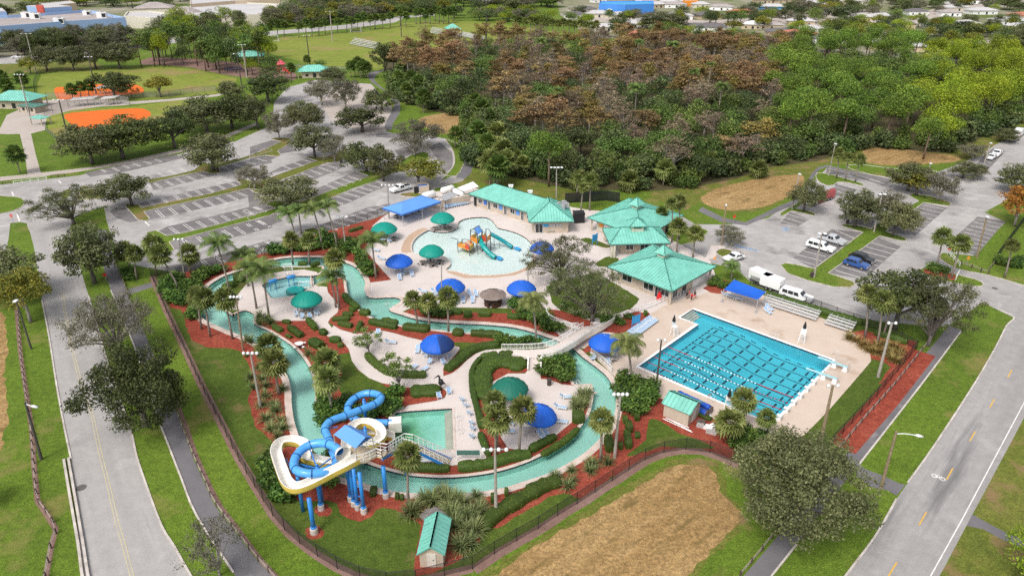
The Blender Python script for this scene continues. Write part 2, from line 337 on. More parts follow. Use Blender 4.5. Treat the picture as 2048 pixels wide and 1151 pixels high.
for fr_,pts_ in(('A',[(400,560),(700,490),(1200,380),(1260,410),(1000,480),(440,610)]),('A',[(440,630),(1000,510),(1290,445),(1390,490),(940,600),(500,695)]),('A',[(560,790),(630,830),(1100,725),(1480,615),(1430,560),(1000,670),(640,750)]),('A',[(660,880),(780,845),(1480,660),(1500,760),(1100,860),(740,940),(700,940)]),('A',[(690,1090),(850,1040),(1480,860),(1500,920),(1000,1100),(740,1151)]),('A',[(490,395),(930,300),(1060,325),(600,440),(520,450)]),('A',[(-40,310),(350,225),(700,160),(770,190),(300,300),(0,345)]),('A',[(1060,265),(1480,165),(1500,230),(1070,310)]),('A',[(160,620),(290,590),(400,705),(330,720),(210,680)]),('B',[(-20,890),(240,815),(300,880),(80,970),(-20,1000)]),('B',[(640,920),(1080,760),(1300,720),(1250,790),(830,960),(700,980)]),('B',[(700,690),(1150,520),(1250,560),(900,720),(800,750)]),('B',[(560,720),(750,640),(1090,470),(960,430),(600,590)]),('B',[(420,460),(620,380),(800,360),(880,380),(600,500),(450,500)]),('B',[(190,240),(370,180),(430,240),(250,270)]),('B',[(0,310),(140,280),(260,290),(100,360),(0,380)]),('B',[(150,450),(420,400),(620,330),(520,310),(300,380)]),('B',[(0,200),(200,140),(290,155),(100,240),(0,280)]),('B',[(-20,640),(60,620),(240,770),(0,840)]),('B',[(1640,200),(1750,160),(1860,250),(1870,330),(1860,400),(1770,450),(1760,380),(1720,300)]),('B',[(1160,80),(1360,75),(1400,130),(1160,110)]),('B',[(1330,230),(1520,180),(1560,240),(1380,310)]),('D',[(760,655),(1030,450),(1200,490),(970,690)]),('D',[(345,955),(715,690),(875,760),(600,1000)]),('D',[(90,850),(370,640),(600,665),(240,920)]),('D',[(1190,760),(1420,550),(1620,585),(1410,830)]),('D',[(0,600),(70,515),(210,570),(130,620)]),('D',[(400,310),(560,355),(480,400),(360,400)]),('D',[(490,600),(560,530),(700,560),(640,640)]),('D',[(340,180),(420,200),(830,290),(740,330),(500,250),(330,250)]),('D',[(1390,190),(1530,60),(1620,80),(1500,210),(1460,240)])):stall(fr_,pts_)
# ---- islands in the lots
def isle(pts,mat='grass',sm=2):region('grass_island',mat,pts,sm)
isle(PX('C',[(-40,360),(60,357),(140,362),(180,385),(185,410),(160,440),(90,470),(0,488),(-40,490)]))
region('grass_strip','grass',PX('C',[(80,560),(150,552),(205,560),(225,640),(245,740),(275,960),(310,1150),(330,1230),(60,1230),(20,900),(60,720)]))
isle(PX('C',[(450,330),(535,295),(540,350),(500,370),(455,350)]),'verge',0)
isle(PX('C',[(620,290),(650,275),(690,290),(720,308),(800,300),(820,350),(760,380),(640,370),(612,340)]),'verge',0)
isle(PX('A',[(290,580),(310,565),(340,575),(400,570),(420,600),(600,560),(1000,480),(1250,410),(1210,375),(1260,360),(1330,380),(1480,355),(1500,400),(1400,450),(1350,445),(1290,440),(1200,465),(1000,510),(620,590),(440,630),(490,690),(470,705),(400,700)]),'verge',0)
isle(PX('A',[(467,815),(475,800),(545,785),(630,830),(800,800),(1100,725),(1480,615),(1640,560),(1700,500),(1740,510),(1720,560),(1480,660),(1100,760),(780,845),(650,880),(690,940),(680,955),(600,970),(590,940),(600,900),(500,840)]),'grass',0)
isle(PX('A',[(470,370),(700,330),(860,290),(930,225),(1000,240),(1220,200),(1480,110),(1500,130),(1230,215),(1060,265),(1070,310),(1010,320),(930,300),(700,345),(490,395)]),'verge',0)
isle(PX('A',[(-120,445),(-20,450),(110,440),(140,510),(0,535),(-110,530)]),'verge',0)
isle(PX('B',[(0,285),(100,240),(290,155),(190,130),(240,118),(360,120),(370,170),(250,240),(285,275),(250,290),(140,280),(0,305)]),'verge',0)
isle(PX('B',[(0,590),(0,540),(150,500),(420,400),(620,330),(520,300),(560,290),(700,300),(830,240),(900,240),(890,290),(810,340),(700,350),(620,380),(420,460),(180,540),(130,600),(130,625),(60,625)]),'verge',0)
isle(PX('B',[(-20,850),(160,790),(240,770),(150,730),(200,700),(500,700),(700,620),(900,545),(1100,470),(980,430),(1060,420),(1180,440),(1280,400),(1500,270),(1600,250),(1640,260),(1640,330),(1500,380),(1300,450),(1150,520),(950,585),(750,670),(560,730),(420,750),(240,815),(0,885)]),'grass',0)
isle(PX('B',[(500,970),(540,955),(590,950),(640,970),(700,985),(690,1000),(620,995),(540,1003)]),'grass')
isle([(889,277),(905,284),(925,292),(931,306),(926,330),(912,352),(886,349),(899,343),(908,327),(906,305),(898,288)],'grass')
isle(PX('B',[(1380,640),(1480,620),(1600,640),(1570,660),(1440,660)]),'verge')
isle(PX('D',[(5,900),(40,885),(110,895),(250,925),(600,665),(450,620),(445,605),(560,615),(660,640),(760,560),(1000,440),(930,400),(960,385),(1090,405),(1200,440),(1230,460),(1210,475),(1030,450),(760,655),(900,705),(905,725),(870,725),(715,690),(345,955),(520,1015),(540,1040),(500,1060),(380,1055),(200,1010),(60,960)]),'grass',0)
isle(PX('D',[(1010,945),(1030,922),(1080,920),(1200,950),(1400,1000),(1455,1030),(1450,1050),(1380,1050),(1220,1020),(1060,980)]),'grass')
region('mulch_bed','mulch',PX('D',[(1025,940),(1035,928),(1085,925),(1200,955),(1260,970),(1250,1005),(1160,990),(1060,970)]),2)
isle(PX('D',[(265,240),(350,245),(460,275),(595,315),(580,328),(500,310),(420,302),(380,325),(330,325),(270,290)]),'grass')
isle(PX('D',[(480,185),(600,180),(800,205),(1000,215),(1120,225),(1100,260),(900,250),(780,270),(560,225)]),'grass')
isle(PX('D',[(0,530),(80,480),(160,440),(165,460),(110,490),(200,510),(255,530),(240,545),(160,525),(80,510),(10,550)]),'grass',0)
isle(PX('N',[(745,410),(810,400),(1000,370),(1100,390),(1130,410),(1110,440),(1000,500),(900,530),(830,520),(800,470)]),'grass')
region('lot_plaza','conc',PX('N',[(1165,530),(1240,535),(1300,545),(1210,600),(1200,650),(1105,655)]))
isle(PX('N',[(1210,590),(1250,568),(1310,570),(1360,600),(1290,640),(1230,620)]),'verge')
# ---- inside the park
region('park_lawn','lawn',cat(FENCE_W,FENCE_S[1:],FENCE_E[1:],FENCE_NE[1:],[(1440,560),(1300,450),(1000,400),(860,384)],FENCE_N[::-1]))
region('mulch_bed','mulch',cat(FENCE_N[1:],PX('T11',[(700,200),(690,250),(655,345),(700,400),(760,470),(812,525),(660,560),(600,470),(540,440)]),PX('E',[(1145,150),(860,150),(700,180),(600,215),(450,265),(310,350),(240,480),(100,490),(40,490)]),[(335,600),(345,560)]))
region('mulch_bed','mulch',cat(PX('E',[(55,490),(150,480),(260,500),(300,600),(600,715),(900,950),(915,1151)]),PX('H',[(275,0),(280,200),(345,410),(450,570),(640,695),(850,745),(1100,820),(1500,840),(1644,840)]),PX('G',[(480,1130),(900,1000),(1200,830),(1390,640),(1430,450),(1430,280),(1400,250),(1450,200),(1520,300)]),PX('S',[(2100,-40),(2000,60),(1960,130),(1800,260),(1700,350),(1560,430),(1450,520),(1350,560),(1230,640),(1100,690),(950,720),(860,790),(600,930),(400,1050)]),PX('T12',[(1330,860),(1340,940),(1230,1045),(1130,1095),(1060,1130),(960,1155),(945,1100),(965,1000),(985,850),(950,820),(890,785),(830,755),(760,742),(720,755),(690,795),(620,822),(550,812),(500,780),(480,720),(440,700),(300,700),(240,690),(60,500),(45,470),(75,430),(100,350),(60,300),(0,265)]),PX('E',[(600,1151),(620,1060),(625,940),(590,870),(540,800),(480,780),(300,770),(190,720),(150,620),(140,540),(110,500)])))
for cx_,cy_,r_ in((350,890,56),(402,757,52),(780,675,40)):
 region('mulch_bed','mulch',PX('T12',[(cx_+r_*math.cos(a*.5236)*(1+.08*math.sin(a*2.1)),cy_+r_*.72*math.sin(a*.5236))for a in range(12)]),2)
region('mulch_bed','mulch',PX('T22',[(610,0),(640,-60),(720,20),(900,60),(1200,200),(1260,230),(1330,350),(1330,470),(1230,430),(1130,410),(1000,410),(900,420),(720,500),(600,560),(430,690),(300,650),(440,470),(540,430),(620,250),(640,100)]))
region('lawn_wedge','lawn',PX('T22',[(830,215),(880,220),(1000,290),(1100,330),(1210,375),(1190,390),(1010,385),(900,372),(720,430),(690,420),(760,370),(800,330),(810,260)]),2)
region('mulch_bed','mulch',PX('U',[(400,240),(480,230),(760,290),(900,320),(880,380),(740,520),(640,640),(600,640),(640,590),(700,510),(640,470),(560,450),(480,400),(350,310)]))
def strip_px(pts,w,name,mat,side=0.0):
 q=[G(*p)for p in pts];n=len(q);L=[];R=[]
 for i in range(n):
  d=q[min(i+1,n-1)]-q[max(i-1,0)];d.z=0;d.normalize();nr=Vector((-d.y,d.x,0))
  L.append(q[i]+nr*(w/2+side));R.append(q[i]-nr*(w/2-side))
 REG.append((name,mat,[(p.x,p.y)for p in L+R[::-1]],None))
strip_px(FENCE_W,1.1,'mulch_strip','pinkmulch',.1)
strip_px(FENCE_S[:15],1.3,'mulch_strip','pinkmulch',-.2)
strip_px(FENCE_E,3.4,'mulch_strip','mulch',-1.2)
strip_px([(352,800),(375,860),(395,917),(421,974),(440,1010),(520,1117),(556,1156),(600,1220)],.5,'mulch_strip','pinkmulch')
strip_px(PX('T01',[(95,600),(105,780),(120,950),(150,1151)])+PX('T02',[(190,270),(205,500),(225,700),(280,780),(335,870),(310,960),(290,1070),(275,1151),(240,1260)]),.6,'mulch_strip','pinkmulch')
region('pool_deck','conc',cat(PX('T11',[(640,610),(650,560),(660,545),(812,525),(760,470),(700,400),(655,345),(690,250),(700,200),(760,150),(790,130)]),[(800,408),(860,384),(945,375),(1060,400),(1180,420),(1240,425),(1420,520),(1440,575),(1400,600),(1340,605),(1250,660),(1190,700),(1130,690),(1100,650),(1060,630),(1020,616)],PX('F',[(1480,148),(1010,140),(880,125),(760,130),(650,150),(585,180),(400,180),(250,60)])))
region('pool_deck','conclap',[(1165,690),(1232,755),(1262,775),(1300,785),(1330,800),(1395,815),(1430,838),(1480,862),(1540,880),(1600,874),(1612,866),(1659,818),(1720,748),(1742,722),(1741,708),(1728,690),(1709,667),(1690,655),(1620,625),(1536,592),(1440,572),(1400,590),(1340,605),(1250,655)])
region('mulch_bed','mulch',cat(PX('E',[(640,590),(810,578),(1020,576),(1110,640),(1170,690),(1280,730),(1320,780),(1335,820)]),PX('F',[(165,520),(180,580),(230,650),(320,720),(420,760),(600,795),(690,800),(860,790),(920,800),(965,835),(945,880),(870,908),(640,945),(600,980)]),PX('H',[(1190,130),(1080,190),(1020,330),(1100,420),(1300,520),(1500,600),(1570,620),(1644,620)]),PX('G',[(95,945),(375,918),(400,890),(560,805),(735,820),(950,700),(1090,590),(1250,372),(1270,350),(1260,440),(1190,600),(1010,770),(755,915),(455,1010),(0,1055)]),PX('H',[(1250,710),(870,610),(640,520),(520,330),(445,100),(440,0)]),PX('E',[(1040,950),(890,750)])))
region('lawn','lawn',PX('F',[(60,525),(165,512),(180,580),(230,650),(320,720),(420,760),(500,830),(480,860),(300,870),(130,890),(80,820),(70,760),(100,700),(75,600)]))
region('mulch_bed','mulch',cat(PX('E',[(1270,270),(1310,380),(1450,500)]),PX('F',[(300,190),(450,250),(740,300),(1350,355),(1410,430),(1340,440),(1240,470),(1200,520),(1130,570),(1060,640),(1000,682),(932,705),(930,640),(1066,482),(1062,466),(1010,455),(750,410),(640,385),(520,350),(430,330),(360,335),(290,355),(210,357),(90,325),(30,290),(-20,262)]),PX('E',[(1190,560),(1240,520),(1252,485),(1225,435),(1172,375),(1165,300)])))
region('lawn','lawn',PX('F',[(1010,450),(1020,428),(1200,430),(1330,440),(1220,480),(1100,540),(950,640),(945,630),(1050,520),(1068,482),(1060,464)]))
region('mulch_bed','mulch',PX('F',[(590,185),(660,155),(760,140),(1010,165),(1480,170),(1600,120),(1760,190),(1800,300),(1890,400),(1870,425),(1780,395),(1650,350),(1500,315),(1100,285),(720,250)]))
region('lawn','lawn',PX('F',[(1000,145),(1480,152),(1500,190),(1250,185),(1010,172)]))
region('pool_deck','conc',cat(PX('E',[(440,500),(470,470),(540,370),(600,300),(700,250),(860,222),(1000,210),(1090,228),(1110,250),(1062,258),(1062,325),(1165,335),(1172,375),(1225,435),(1252,485),(1240,520),(1190,560),(1172,590),(1200,630)]),PX('F',[(30,290),(90,325),(210,357),(290,355),(360,335),(430,330),(520,350),(640,385),(750,410),(1010,455),(1062,466),(1066,482),(1030,530),(930,640),(932,705),(1000,682),(1060,640),(1130,570),(1200,520),(1280,490),(1400,482),(1630,490),(1740,490),(1735,530),(1635,530),(1530,520),(1380,522),(1270,550),(1190,600),(1150,660),(1145,760),(1150,830),(1180,930),(1210,1050)]),PX('G',[(330,690),(380,880),(375,915),(95,945)]),PX('H',[(1565,612),(1400,600),(1250,520),(1085,500),(1030,330),(1015,300),(1070,200),(1110,160),(1190,125)]),PX('F',[(600,980),(640,945),(870,908),(945,880),(965,835),(920,800),(860,790),(690,800),(600,795),(420,760),(320,720),(230,650),(180,580),(165,520),(150,470)]),PX('E',[(1320,780),(1280,730),(1170,690),(1110,640),(1020,578),(810,580),(740,560),(650,530),(580,500)])))
region('mulch_bed','mulch',PX('G',[(250,330),(240,200),(270,120),(340,60),(470,20),(620,20),(725,60),(722,180),(560,190),(430,260),(395,310),(395,400),(500,710),(560,805),(640,815),(735,825),(700,860),(400,900),(380,890),(330,690)]))
region('terrace','conc',PX('G',[(700,190),(722,165),(830,165),(832,232),(890,240),(1000,275),(1100,290),(1130,278),(1250,275),(1262,350),(1248,372),(1200,330),(1130,380),(1085,480),(1085,590),(1010,650),(950,700),(740,795),(735,822),(640,815),(560,805),(500,710),(480,640),(420,500),(395,400),(395,310),(430,260),(560,190)]))
region('mulch_bed','mulch',PX('G',[(832,60),(1000,70),(1090,70),(1095,290),(1000,276),(890,240),(832,232)]))
region('textured_deck','sandy',PX('O',[(620,830),(700,870),(560,930),(480,1010),(455,1100),(455,1180),(310,1180),(320,1080),(370,990),(460,900)]),2)
region('textured_deck','sandy',[(1067,500),(1073,522),(1060,538),(1030,550),(990,555),(930,556),(895,545),(892,539),(930,546),(1000,546),(1040,538),(1058,520)])
region('grass_island','lawn',PX('T21',[(410,285),(440,272),(480,280),(560,310),(590,325),(570,335),(520,325),(440,300)]),2)
region('grass_island','lawn',PX('T21',[(500,430),(540,400),(590,385),(640,400),(620,430),(570,445),(520,445)]),2)
region('park_bed','lawn',PX('T21',[(220,580),(230,540),(500,480),(640,560),(770,640),(710,700),(560,750),(420,760),(300,720),(240,660)]))
region('mulch_bed','mulch',PX('T21',[(200,710),(240,700),(330,720),(470,770),(490,800),(400,810),(380,790),(260,760),(200,740)]))
region('mulch_bed','mulch',PX('T21',[(520,790),(640,740),(700,700),(780,720),(820,720),(835,740),(800,765),(710,830),(640,850),(520,830)]))
region('mulch_bed','mulch',PX('T21',[(1140,575),(1200,540),(1260,520),(1330,540),(1290,600),(1240,610),(1190,600)]))
region('mulch_bed','mulch',PX('T21',[(-20,760),(40,765),(250,830),(300,870),(270,880),(180,860),(80,820),(-20,800)]))
region('mulch_bed','mulch',PX('T21',[(420,950),(460,915),(520,930),(490,950),(440,965)]))
RIV_OUT=cat(PX('E',[(860,130),(1000,125),(1145,128)]),PX('T11',[(540,425),(600,455),(635,500),(655,545),(650,580),(680,632)]),PX('F',[(530,60),(582,92),(485,160),(600,205),(720,240),(900,262),(1100,275),(1300,285),(1500,305),(1650,340),(1780,385),(1870,415)]),PX('I',[(1060,490),(1200,610),(1350,720),(1480,830),(1560,950),(1590,1060)]),PX('G',[(1445,400),(1440,500),(1400,610),(1300,740),(1180,850),(1050,930),(900,1010),(700,1075),(480,1140)]),PX('H',[(1644,850),(1400,850),(1250,845),(1100,830),(950,795),(830,755),(740,735),(640,705),(540,650),(440,580),(380,500),(340,420),(310,350),(280,250),(265,160),(258,80)]),PX('E',[(908,1100),(890,1000),(850,930),(820,880),(740,800),(640,730),(560,690),(480,660),(340,600),(290,575),(250,540),(235,500),(240,460),(265,400),(310,335),(370,290),(450,250),(600,200),(700,165)]))
RIV_IN=cat(PX('E',[(760,200),(870,188),(1000,190),(1135,185)]),PX('R',[(1485,320),(1430,362),(1368,378),(1368,490)]),PX('E',[(1100,310),(1160,290),(1230,270),(1295,270),(1305,330),(1320,400),(1360,460)]),PX('F',[(300,200),(370,230),(450,260),(590,290),(740,310),(1000,340),(1150,350),(1350,365)]),PX('I',[(300,330),(500,400),(720,440),(850,490),(1000,560),(1070,650),(1080,690),(1050,780),(1075,938),(1285,940),(1310,980),(1325,1060)]),PX('G',[(1265,340),(1255,420),(1230,520),(1180,600),(1100,690),(1000,770),(900,830),(750,905),(600,960),(450,1000),(300,1025),(150,1040),(0,1045)]),PX('H',[(1400,712),(1250,700),(1100,670),(960,630),(880,600),(800,580),(720,550),(650,510),(600,460),(560,400),(530,330),(510,280),(480,200),(455,100),(450,0)]),PX('E',[(1050,950),(990,840),(900,750),(760,660),(640,600),(642,537),(578,505),(510,527),(502,545),(460,530),(420,490),(400,430),(415,360),(480,300),(580,240),(680,210)]))
KID=cat(PX('T11',[(1035,228),(1060,235),(1130,241),(1180,230),(1213,208),(1212,185),(1240,165),(1300,153),(1380,152)]),PX('P',[(370,680),(400,720),(440,765),(550,790),(680,830),(760,870),(820,910),(865,960),(882,1020)]),[(1064,517),(1051,534)],PX('T11',[(1535,482),(1440,495),(1300,497),(1200,475),(1140,465),(1166,435),(1150,400),(1100,375),(1020,366),(950,368),(935,330),(948,290),(985,255)]))
SLIDEP=PX('H',[(1090,215),(1120,185),(1200,172),(1580,148),(1592,490),(1085,490)])
SMALLP=PX('R',[(745,490),(850,430),(1050,390),(1170,372),(1350,375),(1362,500),(1200,600),(1100,620),(900,645),(860,640),(800,560)])
LAP=[(1385.4,618.1),(1666.2,720.2),(1542.3,845.6),(1277.5,732.3),(1397.1,648.6),(1360.4,634.6)]
def wring(pts,sm):
 w=[G(*p)for p in pts]
 return catmull(w,True,sm)if sm else w
W_OUT,W_IN,W_KID,W_SLIDE,W_SMALL,W_LAP=wring(RIV_OUT,3),wring(RIV_IN,3),wring(KID,3),wring(SLIDEP,0),wring(SMALLP,0),wring(LAP,0)
def inside(poly,X,Y):
 """even-odd test of many points"""
 r=np.zeros(len(X),bool);n=len(poly)
 for i in range(n):
  x1,y1=poly[i];x2,y2=poly[(i+1)%n]
  if y1==y2:continue
  c=((y1>Y)!=(y2>Y))
  r^=c&(X<(x2-x1)*(Y-y1)/(y2-y1)+x1)
 return r
def build_ground():
 V=[];Ed=[]
 def loop(p):
  b=len(V);V.extend(Vector((a[0],a[1]))for a in p);Ed.extend((b+i,b+(i+1)%len(p))for i in range(len(p)))
 outer=[(-3200,-150),(3200,-150),(3200,5200),(-3200,5200)]
 loop(outer)
 for r in REG:loop(r[2])
 waters=[('river',W_OUT),('river_in',W_IN),('kid',W_KID),('slide',W_SLIDE),('small',W_SMALL),('lap',W_LAP)]
 for n,w in waters:loop([(p.x,p.y)for p in w])
 vo,eo,fo,*_=delaunay_2d_cdt(V,Ed,[],0,1e-4)
 P=np.array([(v.x,v.y)for v in vo]);T=np.array([f for f in fo if len(f)==3])
 C=P[T].mean(axis=1);X,Y=C[:,0],C[:,1]
 own=np.full(len(T),-1)
 for k,r in enumerate(REG):own[inside(r[2],X,Y)]=k
 wm={n:inside([(p.x,p.y)for p in w],X,Y)for n,w in waters}
 riv=wm['river']&~wm['river_in']
 own[riv]=-10
 for j,n in enumerate(('kid','slide','small','lap')):own[wm[n]]=-11-j
 def sheet(name,sel,mat,z=0.0):
  t=T[sel]
  if not len(t):return None
  ids,inv=np.unique(t,return_inverse=True)
  a=P[t];cr=(a[:,1,0]-a[:,0,0])*(a[:,2,1]-a[:,0,1])-(a[:,1,1]-a[:,0,1])*(a[:,2,0]-a[:,0,0])
  idx=inv.reshape(-1,3);idx[cr<0]=idx[cr<0][:,::-1]
  me=bpy.data.meshes.new(name);me.from_pydata([(p[0],p[1],z)for p in P[ids]],[],idx.tolist());me.materials.append(mat)
  return link(name,me)
 o=sheet('ground',own==-1,MT['grass']);tag(o,kind='structure')
 for k,r in enumerate(REG):
  o=sheet(r[0],own==k,MT[r[1]])
  if o:tag(o,kind='structure')
 return T,P,own,sheet
GT,GP,GOWN,gsheet=build_ground()
# ------------------------------------------------------------------ pools
def water_mat(name,tint,rough=.04,bscale=1.2,bstr=.25,body=None):
 m=bpy.data.materials.new(name);m.use_nodes=True;nt=m.node_tree;nt.nodes.clear()
 out=nt.nodes.new('ShaderNodeOutputMaterial')
 tr=nt.nodes.new('ShaderNodeBsdfTransparent');tr.inputs['Color'].default_value=(*tint,1)
 gl=nt.nodes.new('ShaderNodeBsdfGlossy');gl.inputs['Roughness'].default_value=rough
 fr=nt.nodes.new('ShaderNodeFresnel');fr.inputs['IOR'].default_value=1.33
 mx=nt.nodes.new('ShaderNodeMixShader')
 n=noise(nt,coord(nt),bscale,3,.5)
 b=nt.nodes.new('ShaderNodeBump');b.inputs['Strength'].default_value=bstr;b.inputs['Distance'].default_value=.06
 nt.links.new(n,b.inputs['Height']);nt.links.new(b.outputs[0],gl.inputs['Normal']);nt.links.new(b.outputs[0],fr.inputs['Normal'])
 nt.links.new(fr.outputs[0],mx.inputs[0]);nt.links.new(tr.outputs[0],mx.inputs[1]);nt.links.new(gl.outputs[0],mx.inputs[2])
 nt.links.new(mx.outputs[0],out.inputs['Surface']);return m
def floor_mat(name,cols,sc=.12,stain=None):
 m,nt,b=newmat(name);v=coord(nt)
 c=ramp(nt,noise(nt,v,sc,4),[(.3,cols[0]),(.7,cols[1])])
 c=mix(nt,ramp(nt,noise(nt,v,1.3,5,.7),[(.56,0.0),(.8,.25)]),c,tuple(x*.55 for x in cols[0]))
 if stain:
  mp=nt.nodes.new('ShaderNodeVectorMath');mp.operation='DISTANCE';mp.inputs[1].default_value=stain[0];nt.links.new(v,mp.inputs[0])
  nn=noise(nt,v,.5,5,.65)
  ad=nt.nodes.new('ShaderNodeMath');ad.operation='MULTIPLY_ADD';ad.inputs[1].default_value=5.0;nt.links.new(nn,ad.inputs[0]);nt.links.new(mp.outputs['Value'],ad.inputs[2])
  c=mix(nt,ramp(nt,ad.outputs[0],[(0,1.0),(1.0,0.0)])if False else _stain(nt,ad.outputs[0],stain[1]),c,stain[2])
 nt.links.new(c,b.inputs['Base Color']);b.inputs['Roughness'].default_value=.7;return m
def _stain(nt,val,r):
 mr=nt.nodes.new('ShaderNodeMapRange');mr.inputs['From Min'].default_value=r*.6;mr.inputs['From Max'].default_value=r*1.3
 mr.inputs['To Min'].default_value=1;mr.inputs['To Max'].default_value=0;nt.links.new(val,mr.inputs[0]);return mr.outputs[0]
MT['w_river']=water_mat('river_water',(.84,.96,.93),bscale=.8)
MT['w_lap']=water_mat('lap_water',(.80,.96,.98),bscale=1.6)
MT['w_kid']=water_mat('shallow_water',(.93,.98,.97),bscale=1.0)
MT['f_river']=floor_mat('river_floor',((.35,.61,.545),(.49,.72,.665)),.03)
MT['f_lap']=floor_mat('lap_floor',((.06,.52,.65),(.10,.60,.72)),.05)
MT['f_kid']=floor_mat('kid_floor',((.80,.90,.88),(.92,.96,.95)),.11)
_al=G(*px('H',1110,330))
MT['f_slide']=floor_mat('splash_floor',((.32,.66,.57),(.44,.77,.68)),.2,stain=((_al.x,_al.y,-1.0),6.2,(.06,.30,.07)))
MT['f_small']=floor_mat('small_floor',((.30,.60,.62),(.42,.72,.74)),.2)
MT['lane']=plain('lane_tile',(.012,.05,.085),.5,var=.1)
def pool_loops(code):
 sel=GT[GOWN==code];from collections import Counter
 cnt=Counter();dirn={}
 a=GP[sel];cr=(a[:,1,0]-a[:,0,0])*(a[:,2,1]-a[:,0,1])-(a[:,1,1]-a[:,0,1])*(a[:,2,0]-a[:,0,0])
 for t,c in zip(sel,cr):
  t=list(t)if c>0 else list(t)[::-1]
  for i in range(3):
   e=(int(t[i]),int(t[(i+1)%3]));k=(min(e),max(e));cnt[k]+=1;dirn[k]=e
 return[dirn[k]for k,n in cnt.items()if n==1]
def make_pool(kind,code,wmat,fmat,depth,zw=-.13,floor=True):
 o=gsheet(kind+'_water',GOWN==code,MT[wmat],zw);tag(o,kind='structure')
 if floor:
  f=gsheet(kind+'_floor',GOWN==code,MT[fmat],-depth);tag(f,kind='structure')
 w=MB();t=MB()
 for(i,j)in pool_loops(code):
  p,q=GP[i],GP[j]
  t.quad((p[0],p[1],.03),(q[0],q[1],.03),(q[0],q[1],-.26),(p[0],p[1],-.26))
  w.quad((p[0],p[1],-.26),(q[0],q[1],-.26),(q[0],q[1],-depth),(p[0],p[1],-depth))
 tw=t.build(kind+'_waterline_tiles',MT['tile']);tag(tw,kind='structure')
 ww=w.build(kind+'_wall',MT[fmat]);tag(ww,kind='structure')
make_pool('lazy_river',-10,'w_river','f_river',1.0,-.17)
make_pool('kiddie_pool',-11,'w_kid','f_kid',.42,-.10)
make_pool('splash_pool',-12,'w_river','f_slide',1.1,-.2)
make_pool('small_pool',-13,'w_kid','f_small',.9,-.12)
make_pool('lap_pool',-14,'w_lap','f_lap',2.6,-.12,floor=False)
def ribbon_pts(pts,closed,off0,off1):
 n=len(pts);A=[];B=[]
 for i in range(n):
  a=pts[(i-1)%n]if closed or i>0 else pts[i];b=pts[(i+1)%n]if closed or i<n-1 else pts[i]
  d=Vector((b[0]-a[0],b[1]-a[1],0));
  if d.length<1e-6:d=Vector((1,0,0))
  d.normalize();nr=Vector((d.y,-d.x,0));p=Vector((pts[i][0],pts[i][1],0))
  A.append(p+nr*off0);B.append(p+nr*off1)
 return A,B
def ribbon(name,pts,off0,off1,z0,z1,mat,closed=True,parent=None,kind='structure'):
 """solid band following an outline, from level z0 to z1"""
 A,B=ribbon_pts(pts,closed,off0,off1);n=len(A);m=MB()
 v=[(p.x,p.y,z0)for p in A]+[(p.x,p.y,z1)for p in A]+[(p.x,p.y,z1)for p in B]+[(p.x,p.y,z0)for p in B]
 f=[]
 for i in range(n if closed else n-1):
  j=(i+1)%n
  f+=[(i,j,n+j,n+i),(n+i,n+j,2*n+j,2*n+i),(2*n+i,2*n+j,3*n+j,3*n+i)]
 if not closed:f+=[(0,n,2*n,3*n),(n-1,4*n-1,3*n-1,2*n-1)]
 m.add(v,f);o=m.build(name,mat,parent)
 bm=bmesh.new();bm.from_mesh(o.data);bmesh.ops.recalc_face_normals(bm,faces=bm.faces);bm.to_mesh(o.data);bm.free()
 if parent is None:tag(o,kind=kind)
 return o
def area(pts):return sum(pts[i][0]*pts[(i+1)%len(pts)][1]-pts[(i+1)%len(pts)][0]*pts[i][1]for i in range(len(pts)))/2
def outward(pts):return 1 if area(pts)>0 else-1
for nm,w,wd in(('river',W_OUT,.95),('kiddie',W_KID,.32),('splash',W_SLIDE,.4),('small',W_SMALL,.3),('lap',W_LAP,.55)):
 s_=outward(w);ribbon(nm+'_coping',w,-.02*s_,wd*s_,.004,.05,MT['coping']if nm in('river','splash')else MT['white']if nm=='lap' else MT['coping'])
s_=-outward(W_IN);ribbon('river_coping',W_IN,-.02*s_,.45*s_,.004,.05,MT['coping'])
for k in range(3):
 p=[GF('H',1580-22*(k+1),149),GF('H',1580,148),GF('H',1592,489),GF('H',1592-22*(k+1),489)];tag(MB().slab([(q.x,q.y)for q in p],-1.05,-.25-.25*k).build('splash_pool_step',MT['coping']),kind='structure')
_L,_C,_B,_D=[G(*p)for p in((1277.5,732.3),(1542.3,845.6),(1666.2,720.2),(1421.8,631.3))]
def lap_pt(u,v,z=None):
 p=_L.lerp(_C,u).lerp(_D.lerp(_B,u),v)
 return Vector((p.x,p.y,lap_depth(u)if z is None else z))
def lap_depth(u):
 t=min(1,max(0,(u-.25)/.4));t=t*t*(3-2*t)
 return-(1.0+1.25*t)
m=MB();NU,NV=30,6
v=[lap_pt(-.16+1.16*i/NU,j/NV)for i in range(NU+1)for j in range(NV+1)]
f=[(i*(NV+1)+j,(i+1)*(NV+1)+j,(i+1)*(NV+1)+j+1,i*(NV+1)+j+1)for i in range(NU)for j in range(NV)]
m.add(v,f);o=m.build('lap_pool_floor',MT['f_lap'],smooth=True);tag(o,kind='structure')
for k in range(4):
 st=MB()
 a0,a1=G(1385.4,618.1),G(1360.4,634.6);dr=(G(1666.2,720.2)-G(1385.4,618.1)).normalized()
 p=[a0+dr*.02,a1+dr*.02,a1+dr*(.02+.42*(4-k)),a0+dr*(.02+.42*(4-k))]
 st.slab([(q.x,q.y)for q in p],-1.05,-.22-.2*(3-k));so_=st.build('pool_step',MT['coping'],o)
LU,LV=(_C-_L).length,(_D-_L).length
